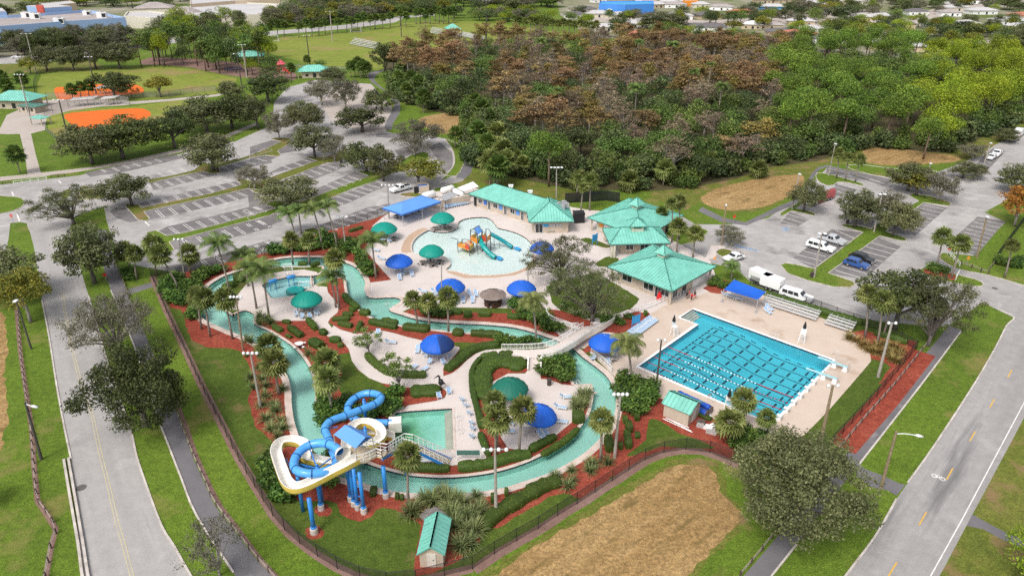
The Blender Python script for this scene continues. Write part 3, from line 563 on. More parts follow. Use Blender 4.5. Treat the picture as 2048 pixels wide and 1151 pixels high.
def floor_line(u0,v0,u1,v1,w,name='lane_line'):
 n=14;mm=MB();A=[];Bq=[]
 for i in range(n+1):
  t=i/n;u=u0+(u1-u0)*t;vv=v0+(v1-v0)*t
  du,dv=(u1-u0)*LU,(v1-v0)*LV;l=math.hypot(du,dv);nu,nv=-dv/l*w/2/LU,du/l*w/2/LV
  A.append(lap_pt(u+nu,vv+nv)+Vector((0,0,.012)));Bq.append(lap_pt(u-nu,vv-nv)+Vector((0,0,.012)))
 mm.add(A+Bq,[(i,i+1,n+2+i,n+1+i)for i in range(n)])
 return mm
lanes_v=[.075+.106*k for k in range(9)]
for k,vv in enumerate(lanes_v):floor_line(.075,vv,.93,vv,.20).build('lane_line',MT['lane'],o)
for k in range(9):
 uu=.12+.095*k;mm=MB()
 for j in range(8):
  va,vb=lanes_v[j]+.022,lanes_v[j+1]-.022
  q=floor_line(uu,va,uu,vb,.3);mm.add(q.v,q.f)
 for vv in(.04,.96):
  q=floor_line(uu-.02,vv,uu+.02,vv,.26);mm.add(q.v,q.f)
 mm.build('cross_line',MT['lane'],o)
for uu in(.075,.925):
 mm=MB()
 for j in range(18):
  q=floor_line(uu,.08+.047*j,uu,.08+.047*j+.036,.24);mm.add(q.v,q.f)
 mm.build('target_line',MT['lane'],o)
MT['ropered']=plain('red_float',(.42,.03,.06),.4);MT['ropewhite']=plain('white_float',(.82,.84,.82),.4);MT['ropeblue']=plain('dark_float',(.02,.07,.11),.4)
for k,(vv,lab)in enumerate(((.37,'lane rope with long red ends, farthest of the five in the lap pool'),(.28,'second lane rope of the lap pool, counted from the red-ended one'),(.185,'middle lane rope of the five in the lap pool'),(.095,'fourth lane rope, next to the one along the near pool wall'),(.012,'lane rope drifting along the near wall of the lap pool'))):
 t=thing('lane_rope',lab,'lane rope',lap_pt(0,vv,-.1),0,'lane ropes')
 L0=lap_pt(.01,vv,0);L1=lap_pt(.985,vv,0);d=L1-L0;n=74
 mr,mr2,mw,mb=MB(),MB(),MB(),MB()
 base=Vector(t.location)
 for i in range(n):
  sag=.35*math.sin(math.pi*i/n*1.0)*(1 if k%2 else .6)-.12*math.sin(6.3*i/n)
  p0=L0+d*(i/n);p1=L0+d*((i+.94)/n)
  s0=Vector((d.y,-d.x,0)).normalized()*sag
  p0=p0+s0-base;p1=p1+s0-base;p0.z=p1.z=.02
  far_end=i<n*.2 or i>n*.74
  tgt=((mr if i<n/2 else mr2)if k in(0,2,3)or i%2 else mb)if far_end else(mw if i%2 else mb)
  tgt.tube([p0,p1],.065,6)
 for mm,nm,mt in((mr,'red_floats','ropered'),(mr2,'red_floats','ropered'),(mw,'white_floats','ropewhite'),(mb,'dark_floats','ropeblue')):
  if mm.v:mm.build(nm,MT[mt],t)['kind']='stuff'
  # ------------------------------------------------------------------ kerbs and painted lines
for r in list(REG):
 if r[0]=='grass_island' and len(r[2])>5 and r[1]in('grass','verge'):
  s_=outward(r[2]);cx_=sum(p[1]for p in r[2])/len(r[2])
  ribbon('island_kerb',r[2],0,.16*s_,.002,.12,MT['curb'])
def ln(pts):return[G(*p)for p in pts]
for pts in([(84,600),(92,641),(100,684),(113,768),(128,850),(142,917)],[(177,591),(220,740),(260,854),(273,910),(293,970),(323,1050),(350,1094),(382,1151),(430,1225)],[(1640,1230),(1691,1151),(1749,1074),(1793,997)],[(1816,964),(1869,890),(1949,767),(1993,691),(2013,651),(2028,634),(1996,618)],[(222,581),(268,690),(315,832),(337,890),(363,957),(393,1030),(467,1144)],[(1923,661),(1846,764),(1719,927)],[(1594,1087),(1543,1151)],[(1883,505),(1879,515),(1890,525),(1919,539),(1979,551),(2048,571)],[(889,277),(905,300),(909,327),(895,347),(880,362)]):
 ribbon('road_kerb',catmull(ln(pts),False,3),-.11,.11,.002,.09,MT['curb'],closed=False)
for pts,nm in((PX('T02',[(385,460),(425,700),(470,960),(495,1151),(520,1260)]),0),(PX('T02',[(412,452),(455,700),(500,960),(530,1151),(555,1260)]),0)):
 ribbon('raised_kerb',catmull(ln(pts),False,3),-.14,.14,.002,.3,MT['curb'],closed=False)
s_=1
o=[r for r in REG if r[0]=='mulch_bed' and abs(r[2][0][0]-G(*px('D',1025,940)).x)<.5]
PAINT={'line':MB(),'blueline':MB()}
def paint(a,b,w,mat='line',z=.008):
 a,b=Vector(a),Vector(b);d=b-a;d.z=0;d.normalize();n=Vector((-d.y,d.x,0))*w/2
 q=[a+n,b+n,b-n,a-n]
 PAINT[mat].quad(*[(p.x,p.y,z)for p in q])
def hairpin(fr,x1,y1,x2,y2):
 a,b=GF(fr,x1,y1),GF(fr,x2,y2);d=(b-a).normalized();n=Vector((-d.y,d.x,0))*.27
 paint(a+n,b+n,.13);paint(a-n,b-n,.13);paint(b+n,b-n,.13)
HP=[('A',[(480,538,530,578),(585,515,635,555),(690,492,740,532),(780,475,835,512),(870,455,925,495),(960,435,1015,470),(1050,412,1110,445),(1140,392,1205,418)]),('A',[(545,620,605,675),(650,598,715,652),(755,574,825,630),(850,553,930,605),(945,535,1022,582),(1040,513,1122,558),(1130,490,1212,533),(1210,470,1290,505)]),('A',[(655,757,725,807),(770,730,845,780),(878,708,948,753),(982,683,1052,727),(1080,660,1152,706),(1175,638,1250,681),(1270,612,1350,654),(1355,590,1442,630)]),('A',[(770,865,838,920),(880,835,950,892),(985,808,1060,862),(1090,782,1172,836),(1190,755,1272,810),(1290,728,1376,782),(1385,703,1470,750)]),('A',[(915,1025,985,1082),(1030,995,1105,1048),(1145,965,1215,1012),(1260,935,1330,985),(1365,905,1442,957),(1460,875,1530,915)]),('A',[(530,395,588,435),(620,375,680,412),(710,356,778,396),(800,338,872,376),(895,320,962,352)]),('A',[(560,312,612,337),(645,290,705,318),(730,270,792,300)]),('A',[(90,280,130,305),(180,265,237,297),(265,248,322,272),(350,232,410,255),(440,215,500,238),(530,198,590,220)]),('A',[(1090,262,1160,290),(1180,240,1260,265),(1280,218,1360,240),(1370,195,1450,215)]),('B',[(660,915,800,962),(755,885,910,927),(845,856,985,895),(930,825,1075,868),(1010,798,1145,836),(1085,768,1205,798),(1165,738,1280,765)]),('B',[(60,880,185,936),(-15,920,75,968),(45,1112,150,1155),(140,1070,268,1127),(255,1038,330,1070),(25,755,148,797),(-60,790,40,832)]),('B',[(710,680,850,727),(790,652,930,700),(870,624,1005,662),(945,598,1075,635),(1015,573,1125,606),(1090,550,1190,578)]),('B',[(690,545,800,590),(765,518,885,562),(835,492,955,532),(900,470,1020,510)]),('B',[(470,440,580,482),(555,415,662,455),(635,390,745,428),(715,372,800,402)]),('B',[(300,375,390,410),(400,345,490,378),(480,315,570,345)])]
for fr_,l_ in HP:
 for h_ in l_:hairpin(fr_,*h_)
SL=[('D',[(715,700,870,762),(660,738,840,790),(620,766,805,817),(590,795,770,845),(560,830,738,873),(400,935,590,993),(440,905,635,965),(490,880,665,933),(520,855,705,903),(85,850,250,897),(125,823,300,868),(170,797,330,838),(395,645,540,708),(360,668,510,735),(290,715,450,772),(830,650,960,688),(800,640,930,680),(850,620,990,662),(875,598,1022,640),(930,580,1050,615),(985,570,1080,594),(990,545,1105,572),(1000,515,1132,548),(1008,490,1172,527),(1030,465,1185,500),(1420,568,1600,606),(1395,590,1577,630),(1370,615,1552,657),(1340,638,1530,682),(1320,663,1510,707),(1310,690,1490,735),(1290,712,1470,760),(1250,740,1440,784),(1205,765,1400,808),(45,530,200,572),(20,555,165,595),(0,578,125,615),(180,475,300,508),(230,450,340,485),(410,318,550,352),(395,335,520,372),(380,360,500,395),(550,540,690,580),(545,560,680,600),(500,585,660,640),(1330,380,1440,402),(1350,487,1500,513),(345,205,500,240),(360,230,520,265),(560,255,720,300),(640,282,760,318),(1480,100,1560,130),(1450,140,1530,170),(1340,260,1420,290),(1330,290,1420,320)]),('A',[(175,610,290,592),(450,712,490,745)]),('C',[(90,320,105,350),(130,490,150,545),(0,588,72,575),(450,235,470,255),(840,458,960,435)])]
for fr_,l_ in SL:
 for h_ in l_:paint(GF(fr_,h_[0],h_[1]),GF(fr_,h_[2],h_[3]),.16 if fr_=='D' else .3)
for q in((20,625,60,640),(10,635,70,652),(25,655,60,628)):paint(GF('D',*q[:2]),GF('D',*q[2:]),.3,'blueline')
for k in range(9):
 x=1320+17*k;paint(GF('T21',x,312+4.2*k),GF('T21',x+22,322+4.2*k),.3,'blueline')
paint(GF('T21',1320,310),GF('T21',1468,348),.15,'blueline');paint(GF('T21',1330,322),GF('T21',1440,352),.15,'blueline')
for k_,nm in(('line','stall_markings'),('blueline','accessible_markings')):tag(PAINT[k_].build(nm,MT[k_]),kind='structure')
def stripe(name,pts,w,mat,z=.009):
 o=ribbon(name,pts,-w/2,w/2,.001,z,MT[mat],closed=False);return o
c_=[(205,560),(128,600)]
yl=[(125,585),(133,640),(150,720),(172,800),(182,820),(193,870),(203,915),(216,965),(232,1035),(248,1090),(264,1151),(280,1215)]
q=catmull(ln(yl),False,3)
for off in(-.16,.16):
 A,_b=ribbon_pts(q,False,off,off);stripe('centre_line',A,.11,'yfade')
ed=[(1820,1230),(1861,1151),(1924,1038),(2048,805),(2140,640)]
stripe('edge_line',ln(ed),.12,'line')
for a,b in(((1357,90),(1330,142)),((1242,285),(1210,342)),((1108,505),(1070,574)),((950,768),(905,847)),((773,1068),(720,1155)),((620,1300),(560,1390))):
 stripe('centre_dash',ln(PX('T32',[a,b])),.16,'yline')
stripe('centre_dash',ln(PX('T31',[(1462,1065),(1437,1112)])),.16,'yline')
tx=bpy.data.curves.new('bike_mark','FONT')
bpy.data.curves.remove(tx)
bm_=MB();c0=GF('T32',1022,560);rd=(GF('T32',1108,505)-GF('T32',1070,574)).normalized();rs=Vector((rd.y,-rd.x,0))
def ringm(c,r):
 P=[c+(rd*math.cos(a*.5236)+rs*math.sin(a*.5236))*r for a in range(13)]
 for i in range(12):
  d=(P[i+1]-P[i]).normalized();n=Vector((-d.y,d.x,0))*.07
  bm_.quad(*[(p.x,p.y,.009)for p in(P[i]+n,P[i+1]+n,P[i+1]-n,P[i]-n)])
ringm(c0-rs*.45,.3);ringm(c0+rs*.45,.3)
for a,b in((c0-rs*.45,c0+rd*.45),(c0+rd*.45,c0+rs*.45),(c0-rs*.45,c0+rs*.05),(c0+rs*.05,c0+rd*.45+rs*.25)):
 d=(b-a).normalized();n=Vector((-d.y,d.x,0))*.06;bm_.quad(*[(p.x,p.y,.0095)for p in(a+n,b+n,b-n,a-n)])
tag(bm_.build('bicycle_symbol',MT['line']),kind='structure')
MT['iron']=plain('iron_cover',(.11,.10,.095),.7,var=.2,scale=6)
for fr_,x,y,r,lab in(('T02',718,265,.45,'small round manhole cover in the left road near the leafy oak'),('T02',487,622,.6,'round manhole cover beside the raised kerb of the left road'),('D',1545,1065,.5,'round manhole cover in the right drive below the kerbed island')):
 c=GF(fr_,x,y);t=MB().lathe([(r,.002),(r,.02),(r*.85,.022),(r*.82,.014),(.05,.014)],(0,0,0),18).build('manhole_cover',MT['iron'],loc=c);tag(t,lab,'manhole cover','manhole covers')
 # ------------------------------------------------------------------ fences
MT['black']=plain('black_metal',(.018,.018,.02),.5,var=.15)
MT['wood']=plain('weathered_wood',(.085,.06,.048),.85,var=.3,scale=3);MT['palewood']=plain('pale_rail',(.34,.29,.25),.85,var=.25,scale=3)
def mesh_mat(name,col,alpha):
 m=bpy.data.materials.new(name);m.use_nodes=True;nt=m.node_tree;nt.nodes.clear()
 out=nt.nodes.new('ShaderNodeOutputMaterial');tr=nt.nodes.new('ShaderNodeBsdfTransparent');b=nt.nodes.new('ShaderNodeBsdfPrincipled')
 b.inputs['Base Color'].default_value=(*col,1);b.inputs['Roughness'].default_value=.5
 v=coord(nt);w=None
 mx=nt.nodes.new('ShaderNodeMixShader')
 n=noise(nt,v,4,2);r=ramp(nt,n,[(.3,alpha*.85),(.7,min(1,alpha*1.15))])
 nt.links.new(r,mx.inputs[0]);nt.links.new(tr.outputs[0],mx.inputs[1]);nt.links.new(b.outputs[0],mx.inputs[2]);nt.links.new(mx.outputs[0],out.inputs['Surface'])
 return m
MT['chain']=mesh_mat('chain_link',(.02,.02,.022),.42)
MT['screen']=mesh_mat('privacy_screen',(.012,.013,.016),.97)
MT['greychain']=mesh_mat('grey_chain_link',(.3,.3,.3),.35)
def resample(q,step):
 out=[q[0]];acc=0
 L=[0]
 for i in range(1,len(q)):L.append(L[-1]+(q[i]-q[i-1]).length)
 n=max(1,round(L[-1]/step));k=0
 for j in range(1,n+1):
  s=L[-1]*j/n
  while k<len(q)-2 and L[k+1]<s:k+=1
  t=(s-L[k])/max(1e-6,L[k+1]-L[k]);out.append(q[k].lerp(q[k+1],t))
 return out
def chain_fence(pts,h,label,step=3.0,mat='chain',smooth=True,name='chain_link_fence',pr=.045,postmat='black'):
 q=ln(pts)if not isinstance(pts[0],Vector)else pts
 if smooth:q=catmull(q,False,3)
 q=resample(q,step);base=q[0].copy()
 t=thing(name,label,'fence',base)
 pm=MB().tube([(0,0,0),(0,0,h+.08)],pr,6).mesh('post',MT[postmat])
 pan=MB();rail=MB()
 for i,p in enumerate(q):
  link('post',pm,t,p-base)
  if i:
   a,b=q[i-1]-base,p-base
   pan.quad(a+Vector((0,0,.05)),b+Vector((0,0,.05)),b+Vector((0,0,h)),a+Vector((0,0,h)))
   rail.tube([a+Vector((0,0,h)),b+Vector((0,0,h))],pr*.7,5)
 pan.build('wire_mesh',MT[mat],t);rail.build('top_rail',MT[postmat],t)
 return t
chain_fence(FENCE_W,1.8,'black chain-link fence curving down the west side of the water park')
chain_fence(FENCE_S,1.8,'black chain-link fence between the red beds and the dry brown field')
chain_fence(FENCE_E,1.8,'black chain-link fence beside the path east of the lap pool')
chain_fence(FENCE_NE,1.6,'black chain-link fence behind the white bleachers')
chain_fence(FENCE_N,1.8,'black chain-link fence between the left parking lot and the planted beds')
chain_fence(PX('P',[(1320,440),(1600,420),(1950,400),(2040,430)]),2.6,'tall fence with black privacy screen behind the green roofed buildings',4,'screen',False)
chain_fence(PX('D',[(1750,590),(1560,850),(1545,880)]),2.0,'dark screened fence at the right edge by the stalls',3,'screen',False)
chain_fence(PX('T00',[(280,590),(420,590),(600,590),(800,585),(1000,580),(1150,560),(1300,545)]),2.2,'thin fence along the near side of the upper ball field',5,'greychain',False)
chain_fence(PX('T00',[(215,590),(205,510),(225,450),(245,435)]),1.6,'grey fence at the west end of the upper ball field',4,'greychain',False)
chain_fence(PX('T00',[(270,700),(430,640),(700,620),(780,630)]),3.2,'tall backstop fence behind the lower orange infield',5,'greychain',False)
chain_fence(PX('T00',[(275,780),(330,830),(375,860)]),1.2,'low pale fence at the west corner of the lower ball field',3,'greychain',False)
chain_fence([(562,132),(600,135),(660,138),(745,142)],1.3,'low fence between the soccer fields and the picnic shelter',5,'greychain',False)
def rail_fence(pts,label,step=2.2,h=.75,rails=2,name='rail_fence',mat='wood'):
 q=resample(catmull(ln(pts),False,3),step);base=q[0].copy();t=thing(name,label,'fence',base)
 pm=MB().box((0,0,h/2+.04),(.16,.16,h+.08)).mesh('post',MT[mat])
 for i,p in enumerate(q):
  link('post',pm,t,p-base)
  if i:
   for k in range(rails):
    z=Vector((0,0,h*(.45+.42*k)));MB().bar(q[i-1]-base+z,p-base+z,.05,.07).build('rail',MT['palewood' if mat=='wood' else mat],t)
 return t
rail_fence(PX('T01',[(700,420),(740,540),(775,640)]),'short wooden rail fence beside the path at the lot corner')
rail_fence([(343,797),(367,860),(389,917),(415,974),(432,1010),(514,1117),(550,1156),(600,1220)],'long wooden rail fence along the dark path on the left')
rail_fence(PX('T01',[(100,640),(115,780),(125,950),(148,1151)])+PX('T02',[(185,250),(205,480),(225,690),(285,780),(340,880),(312,960),(292,1070),(280,1151),(245,1260)]),'crooked wooden rail fence in the far left grass strip')
rail_fence([(1480,1152),(1528,1095),(1560,1052)],'wooden rail fence along the path under the big oak')
rail_fence([(1672,905),(1730,836),(1765,797),(1800,756),(1838,708),(1868,672)],'wooden rail fence between red mulch and the right path')
rail_fence(PX('D',[(1300,895),(1400,925),(1490,965),(1500,940),(1540,890)]),'dark wooden rail fence on the grass by the right drive')
# ------------------------------------------------------------------ buildings
def roof_mat(name,col):
 m,nt,b=newmat(name);v=coord(nt)
 c=ramp(nt,noise(nt,v,.5,6,.65),[(.28,tuple(x*.8 for x in col)),(.5,col),(.75,tuple(min(1,x*1.18+.02)for x in col))])
 st=ramp(nt,noise(nt,v,1.1,6,.7),[(.58,0.0),(.75,.5)])
 c=mix(nt,st,c,tuple(x*.62+.03 for x in col))
 nt.links.new(c,b.inputs['Base Color']);b.inputs['Roughness'].default_value=.42;b.inputs['Specular IOR Level'].default_value=.4;return m
MT['roof']=roof_mat('green_metal_roof',(.19,.50,.415));MT['seam']=plain('roof_seam',(.13,.41,.335),.45,var=.2)
MT['stucco']=plain('beige_stucco',(.50,.42,.335),.9,var=.07,scale=.8,dirt=(.38,.31,.25));MT['cream']=plain('cream_trim',(.62,.58,.47),.7)
MT['glass']=plain('dark_glass',(.02,.025,.03),.12,var=.3,scale=.7,spec=.6);MT['grey']=plain('grey_metal',(.42,.42,.43),.5,metal=.3)
MT['blueshade']=plain('blue_awning',(.045,.16,.52),.7,var=.1);MT['ltblue']=plain('light_blue_fabric',(.11,.29,.68),.75,var=.06,scale=.4)
MT['bluefab']=plain('blue_fabric',(.008,.10,.52),.6,var=.08,scale=.5);MT['greenfab']=plain('green_fabric',(.0,.245,.19),.6,var=.1,scale=.5);MT['dkgreen']=plain('dark_green_fabric',(.004,.125,.085),.6,var=.12,scale=.5)
MT['sign_blue']=plain('sign_blue',(.035,.30,.60),.5,var=.05);MT['door']=plain('door_paint',(.62,.58,.52),.6)
MT['fascia']=plain('dark_fascia',(.075,.17,.14),.6)
def plane_frame(P):
 e=(P[1]-P[0]).normalized();n=(P[1]-P[0]).cross(P[2]-P[0]).normalized()
 if n.z<0:n=-n
 s=n.cross(e).normalized()
 if s.z<0:s=-s
 return e,s,n
def seams_of(mb,P,step=.62,w=.07,h=.06):
 e,s,n=plane_frame(P);Q=[((p-P[0]).dot(e),(p-P[0]).dot(s))for p in P]
 x0,x1=min(q[0]for q in Q),max(q[0]for q in Q);k=max(1,int((x1-x0)/step));st=(x1-x0)/k
 for i in range(k+1):
  x=x0+st*i;x=min(max(x,x0+.01),x1-.01);ys=[]
  for a in range(len(Q)):
   p,q=Q[a],Q[(a+1)%len(Q)]
   if(p[0]-x)*(q[0]-x)<0:
    t=(x-p[0])/(q[0]-p[0]);ys.append(p[1]+t*(q[1]-p[1]))
  if len(ys)>=2 and max(ys)-min(ys)>.2:
   A=P[0]+e*x+s*min(ys)+n*h*.5;B=P[0]+e*x+s*max(ys)+n*h*.5
   mb.bar(A,B,w,h)
def roof_on(parent,planes,mat='roof',seam='seam',thick=.14,step=.62,name='roof',ridge=True):
 base=Vector(parent.location)if parent else Vector((0,0,0))
 R=MB();S=MB()
 for P in planes:
  P=[Vector(p)-base for p in P]
  e,s,n=plane_frame(P);k=len(P)
  Bt=[p-n*thick for p in P]
  f=[tuple(range(k)),tuple(range(2*k-1,k-1,-1))]+[(i,k+i,k+(i+1)%k,(i+1)%k)for i in range(k)]
  R.add(P+Bt,f)
  if step:seams_of(S,P,step)
  if ridge and step:
   for i in range(1,k):
    a,b=P[i],P[(i+1)%k]
    S.bar(a+Vector((0,0,.05)),b+Vector((0,0,.05)),.16,.08)
 r=R.build(name,MT[mat],parent)
 bm=bmesh.new();bm.from_mesh(r.data);bmesh.ops.recalc_face_normals(bm,faces=bm.faces);bm.to_mesh(r.data);bm.free()
 if S.v:
  so_=S.build('roof_seams',MT[seam],r);so_['kind']='stuff'
 return r
def inset(P,k):
 c=sum(P,Vector((0,0,0)))/len(P);return[c+(p-c)*k for p in P]
def walls_box(parent,foot,z0,z1,mat='stucco',name='wall'):
 b=Vector(parent.location);return MB().slab([((p-b).x,(p-b).y)for p in foot],z0,z1).build(name,MT[mat],parent)
def wall_piece(parent,a,b,t,z0,z1,mat,name,out=.03,frame=None,depth=.06):
 """door or window set in the wall that runs a->b, centred at fraction t[0] with width t[1]; out = proud of the wall"""
 base=Vector(parent.location);a,b=a-base,b-base;d=(b-a);L=d.length;d.normalize();n=Vector((d.y,-d.x,0))
 c=a+d*(L*t[0])+n*out;w=t[1]/2
 rz=math.atan2(d.y,d.x)
 o=MB().box((c.x,c.y,(z0+z1)/2),(t[1],depth,z1-z0),rz).build(name,MT[mat],parent)
 if frame:
  m=MB();fr=.09
  for(x,z,sx,sz)in((-w,(z0+z1)/2,fr,z1-z0+fr),(w,(z0+z1)/2,fr,z1-z0+fr),(0,z1,t[1]+fr,fr),(0,z0,t[1]+fr,fr),(0,(z0+z1)/2,fr*.6,z1-z0)):
   q=c+d*x+n*.02;m.box((q.x,q.y,z),(sx,depth+.03,sz),rz)
  f=m.build('frame',MT[frame],o)
 return o
def pyramid_pavilion(label,fr,Lp,Fp,Rp,ez,apex_px,cup,name='pavilion'):
 """square hipped building with a raised vent cupola; eave corners read off the photo at level ez"""
 Lc,Fc,Rc=GF(fr,*Lp,ez),GF(fr,*Fp,ez),GF(fr,*Rp,ez);Bc=Lc+Rc-Fc
 C=(Lc+Rc)/2
 az=height_at(*_pix(C.x,C.y),px(fr,*apex_px)[1])
 t=thing(name,label,'building',(C.x,C.y,0))
 A=Vector((C.x,C.y,az));k=.115
 top=[A.lerp(p,k)for p in(Lc,Fc,Rc,Bc)];cs=[Lc,Fc,Rc,Bc]
 roof_on(t,[[cs[i],cs[(i+1)%4],top[(i+1)%4],top[i]]for i in range(4)])
 fas=MB();b=Vector(t.location)
 for i in range(4):fas.bar(cs[i]-b-Vector((0,0,.16)),cs[(i+1)%4]-b-Vector((0,0,.16)),.1,.2)
 fas.build('fascia',MT['fascia'],t)
 w=inset(cs,.80);walls_box(t,w,0,ez+.15)
 cu=inset(top,.92);zc=az+.25;cb=MB().slab([((p-b).x,(p-b).y)for p in cu],top[0].z-.3,zc+.55).build('cupola',MT['cream'],t)
 lv=MB()
 for i in range(4):
  p,q=cu[i]-b,cu[(i+1)%4]-b;d=(q-p).normalized();n=Vector((d.y,-d.x,0));L=(q-p).length
  for z in(0,1,2):c=(p+q)/2+n*.03;lv.box((c.x,c.y,zc-.05+.16*z),(L*.7,.06,.07),math.atan2(d.y,d.x))
 lv.build('louvre',MT['fascia'],cb)
 ce=inset(cu,1.75);ce=[Vector((p.x,p.y,zc+.45))for p in ce];ca=Vector((C.x,C.y,zc+.45+cup))
 r=roof_on(t,[[ce[i],ce[(i+1)%4],ca]for i in range(4)],name='cupola_roof',step=.5)
 post=MB().box((0,0,ez/2),(.35,.35,ez)).mesh('post',MT['stucco'])
 for p in inset(cs,.9):link('post',post,t,(p.x-b.x,p.y-b.y,0))
 return t,w
def _pix(X,Y,Z=0.0):
 d=Y*_c+(CAM_H-Z)*_s;u=Y*_s+(Z-CAM_H)*_c
 return(1024+CAM_F*X/d,575.5-CAM_F*u/d)
pv1,w1=pyramid_pavilion('rear green roofed pavilion with cupola, nearest the trees','N',(65,285),(556,462),(920,265),3.2,(510,190),1.5)
pv3,w3=pyramid_pavilion('front green roofed pavilion with cupola beside the lap pool deck','N',(240,720),(815,940),(1210,715),3.2,(733,620),1.5)
for(tp,ww,sp)in((pv3,w3,((0,1,(.62,2.2),.8,2.4,'glass','window','white'),(0,1,(.80,1.3),.05,2.3,'glass','door','white'),(0,1,(.93,1.7),.9,2.3,'glass','window','white'),(0,1,(.2,2.2),.9,2.3,'glass','window','white'),(1,2,(.16,1.6),.3,2.4,'glass','window','white'),(1,2,(.42,1.2),.05,2.2,'black','door',None),(1,2,(.75,2.4),.05,2.5,'white','shutter',None),(1,2,(.93,2.0),.05,2.5,'white','shutter',None))),(pv1,w1,((0,1,(.08,1.6),.2,2.6,'cream','panel',None),(0,1,(.3,3.0),.6,2.4,'white','shutter',None),(1,2,(.5,2.0),.6,2.3,'glass','window','white'),(1,2,(.8,1.4),.05,2.3,'glass','door',None)))):
 for(i,j,t_,z0,z1,mt,nm,frm)in sp:wall_piece(tp,ww[i],ww[j],t_,z0,z1,mt,nm,.04,frm)
MT['orange']=plain('orange_sign',(.75,.28,.03),.6)
_b=Vector(pv1.location);_a=w1[0]-_b;_d=(w1[1]-w1[0]).normalized();_n=Vector((_d.y,-_d.x,0))
q=_a+_d*1.4+_n*.12;sg=MB();sg.add([(q.x+_d.x*.7*math.cos(a*.5236),q.y+_d.y*.7*math.cos(a*.5236),1.7+.45*math.sin(a*.5236))for a in range(12)],[tuple(range(12))]);sg.build('round_emblem',MT['orange'],pv1)
ez=3.0;A_,B_,C_=GF('N',200,382,ez),GF('N',265,525,ez),GF('N',805,512,ez);D_=A_+C_-B_
ctr=(A_+C_)/2;rz_=height_at(*_pix(ctr.x,ctr.y),px('N',505,372)[1])
m2=thing('pavilion','middle green roofed entrance shelter with cupola between the two pavilions','building',(ctr.x,ctr.y,0))
r0=(A_+B_)/2;r1=(C_+D_)/2;ra=r0.lerp(r1,.24);rb=r0.lerp(r1,.76);ra.z=rb.z=rz_
roof_on(m2,[[B_,C_,rb,ra],[A_,B_,ra],[D_,A_,ra,rb],[C_,D_,rb]])
cu=[ctr+(p-ctr)*.13 for p in(A_,B_,C_,D_)]
_ax=(C_-B_).normalized();_ay=(A_-B_).normalized();cu=[ctr+_ax*sx*1.25+_ay*sy*1.25 for sx,sy in((-1,1),(-1,-1),(1,-1),(1,1))]
b2=Vector(m2.location);cb=MB().slab([((p-b2).x,(p-b2).y)for p in cu],rz_-1.0,rz_+.9).build('cupola',MT['cream'],m2)
lv=MB()
for i in range(4):
 p,q=cu[i]-b2,cu[(i+1)%4]-b2;d=(q-p).normalized();n=Vector((d.y,-d.x,0));c=(p+q)/2+n*.03
 lv.box((c.x,c.y,rz_+.45),(1.7,.06,.55),math.atan2(d.y,d.x))
lv.build('louvre',MT['fascia'],cb)
ce=[ctr+(p-ctr)*1.5 for p in cu];ce=[Vector((p.x,p.y,rz_+.85))for p in ce];ca=Vector((ctr.x,ctr.y,rz_+2.1))
roof_on(m2,[[ce[i],ce[(i+1)%4],ca]for i in range(4)],name='cupola_roof',step=.5)
fas=MB()
for p,q in((A_,B_),(B_,C_),(C_,D_)):fas.bar(p-b2-Vector((0,0,.15)),q-b2-Vector((0,0,.15)),.1,.2)
fas.build('fascia',MT['fascia'],m2)
pm=MB().box((0,0,1.45),(.4,.4,2.9)).mesh('post',MT['cream'])
for p in(B_.lerp(ctr,.08),B_.lerp(C_,.06).lerp(ctr,.05),C_.lerp(ctr,.08),A_.lerp(ctr,.08)):link('post',pm,m2,(p.x-b2.x,p.y-b2.y,0))
wf=[ctr+(p-ctr)*.55 for p in(A_,B_,C_,D_)];walls_box(m2,wf,0,2.95)
wall_piece(m2,wf[1],wf[2],(.25,1.6),.9,2.2,'glass','window',.04,'white');wall_piece(m2,wf[1],wf[2],(.7,1.8),.6,2.4,'glass','window',.04,'white')
ez=3.1
F0=GF('P',45,312,ez);F1=GF('P',812,552,ez);du=(F1-F0).normalized();dn=Vector((-du.y,du.x,0));dep=9.0
ridge_z=5.6
lb=thing('changing_building','long green metal roofed building beside the kiddie pool','building',(F0.x,F0.y,0))
b0=Vector(lb.location);B0=F0+dn*dep
E1=GF('P',845,685,ez);E2=GF('P',1442,675,ez);ev=(E2-E1).normalized();en=Vector((-ev.y,ev.x,0));wid=(E2-E1).length
R0=F0+du*4.6+dn*dep/2;R0.z=ridge_z
RX=E1+ev*wid/2+en*5.2;RX.z=ridge_z+.3
R1=F1+du*4+dn*dep/2;R1.z=ridge_z
Fe=F1+du*5;
roof_on(lb,[[F0,Fe,R1,R0],[B0,F0,R0],[Fe+dn*dep,B0,R0,R1]])
E3,E4=E2+en*11,E1+en*11;RY=RX+en*3.0
roof_on(lb,[[E1,E2,RX],[E2,E3,RY,RX],[E3,E4,RY],[E4,E1,RX,RY]],name='cross_roof')
fas=MB()
for p,q in((F0,F1),(E1,E2),(E2,E3),(E4,E1)):fas.bar(p-b0-Vector((0,0,.15)),q-b0-Vector((0,0,.15)),.1,.2)
fas.build('fascia',MT['fascia'],lb)
W0,W1_=F0+du*.9+dn*1.0,Fe+dn*1.0
walls_box(lb,[W0,W1_,W1_+dn*(dep-2),W0+dn*(dep-2)],0,3.15)
X=[E1+ev*1.1+en*1.1,E2-ev*1.1+en*1.1,E3-ev*1.1-en*1,E4+ev*1.1-en*1];walls_box(lb,X,0,3.1,name='cross_wall')
Ll=(W1_-W0).length
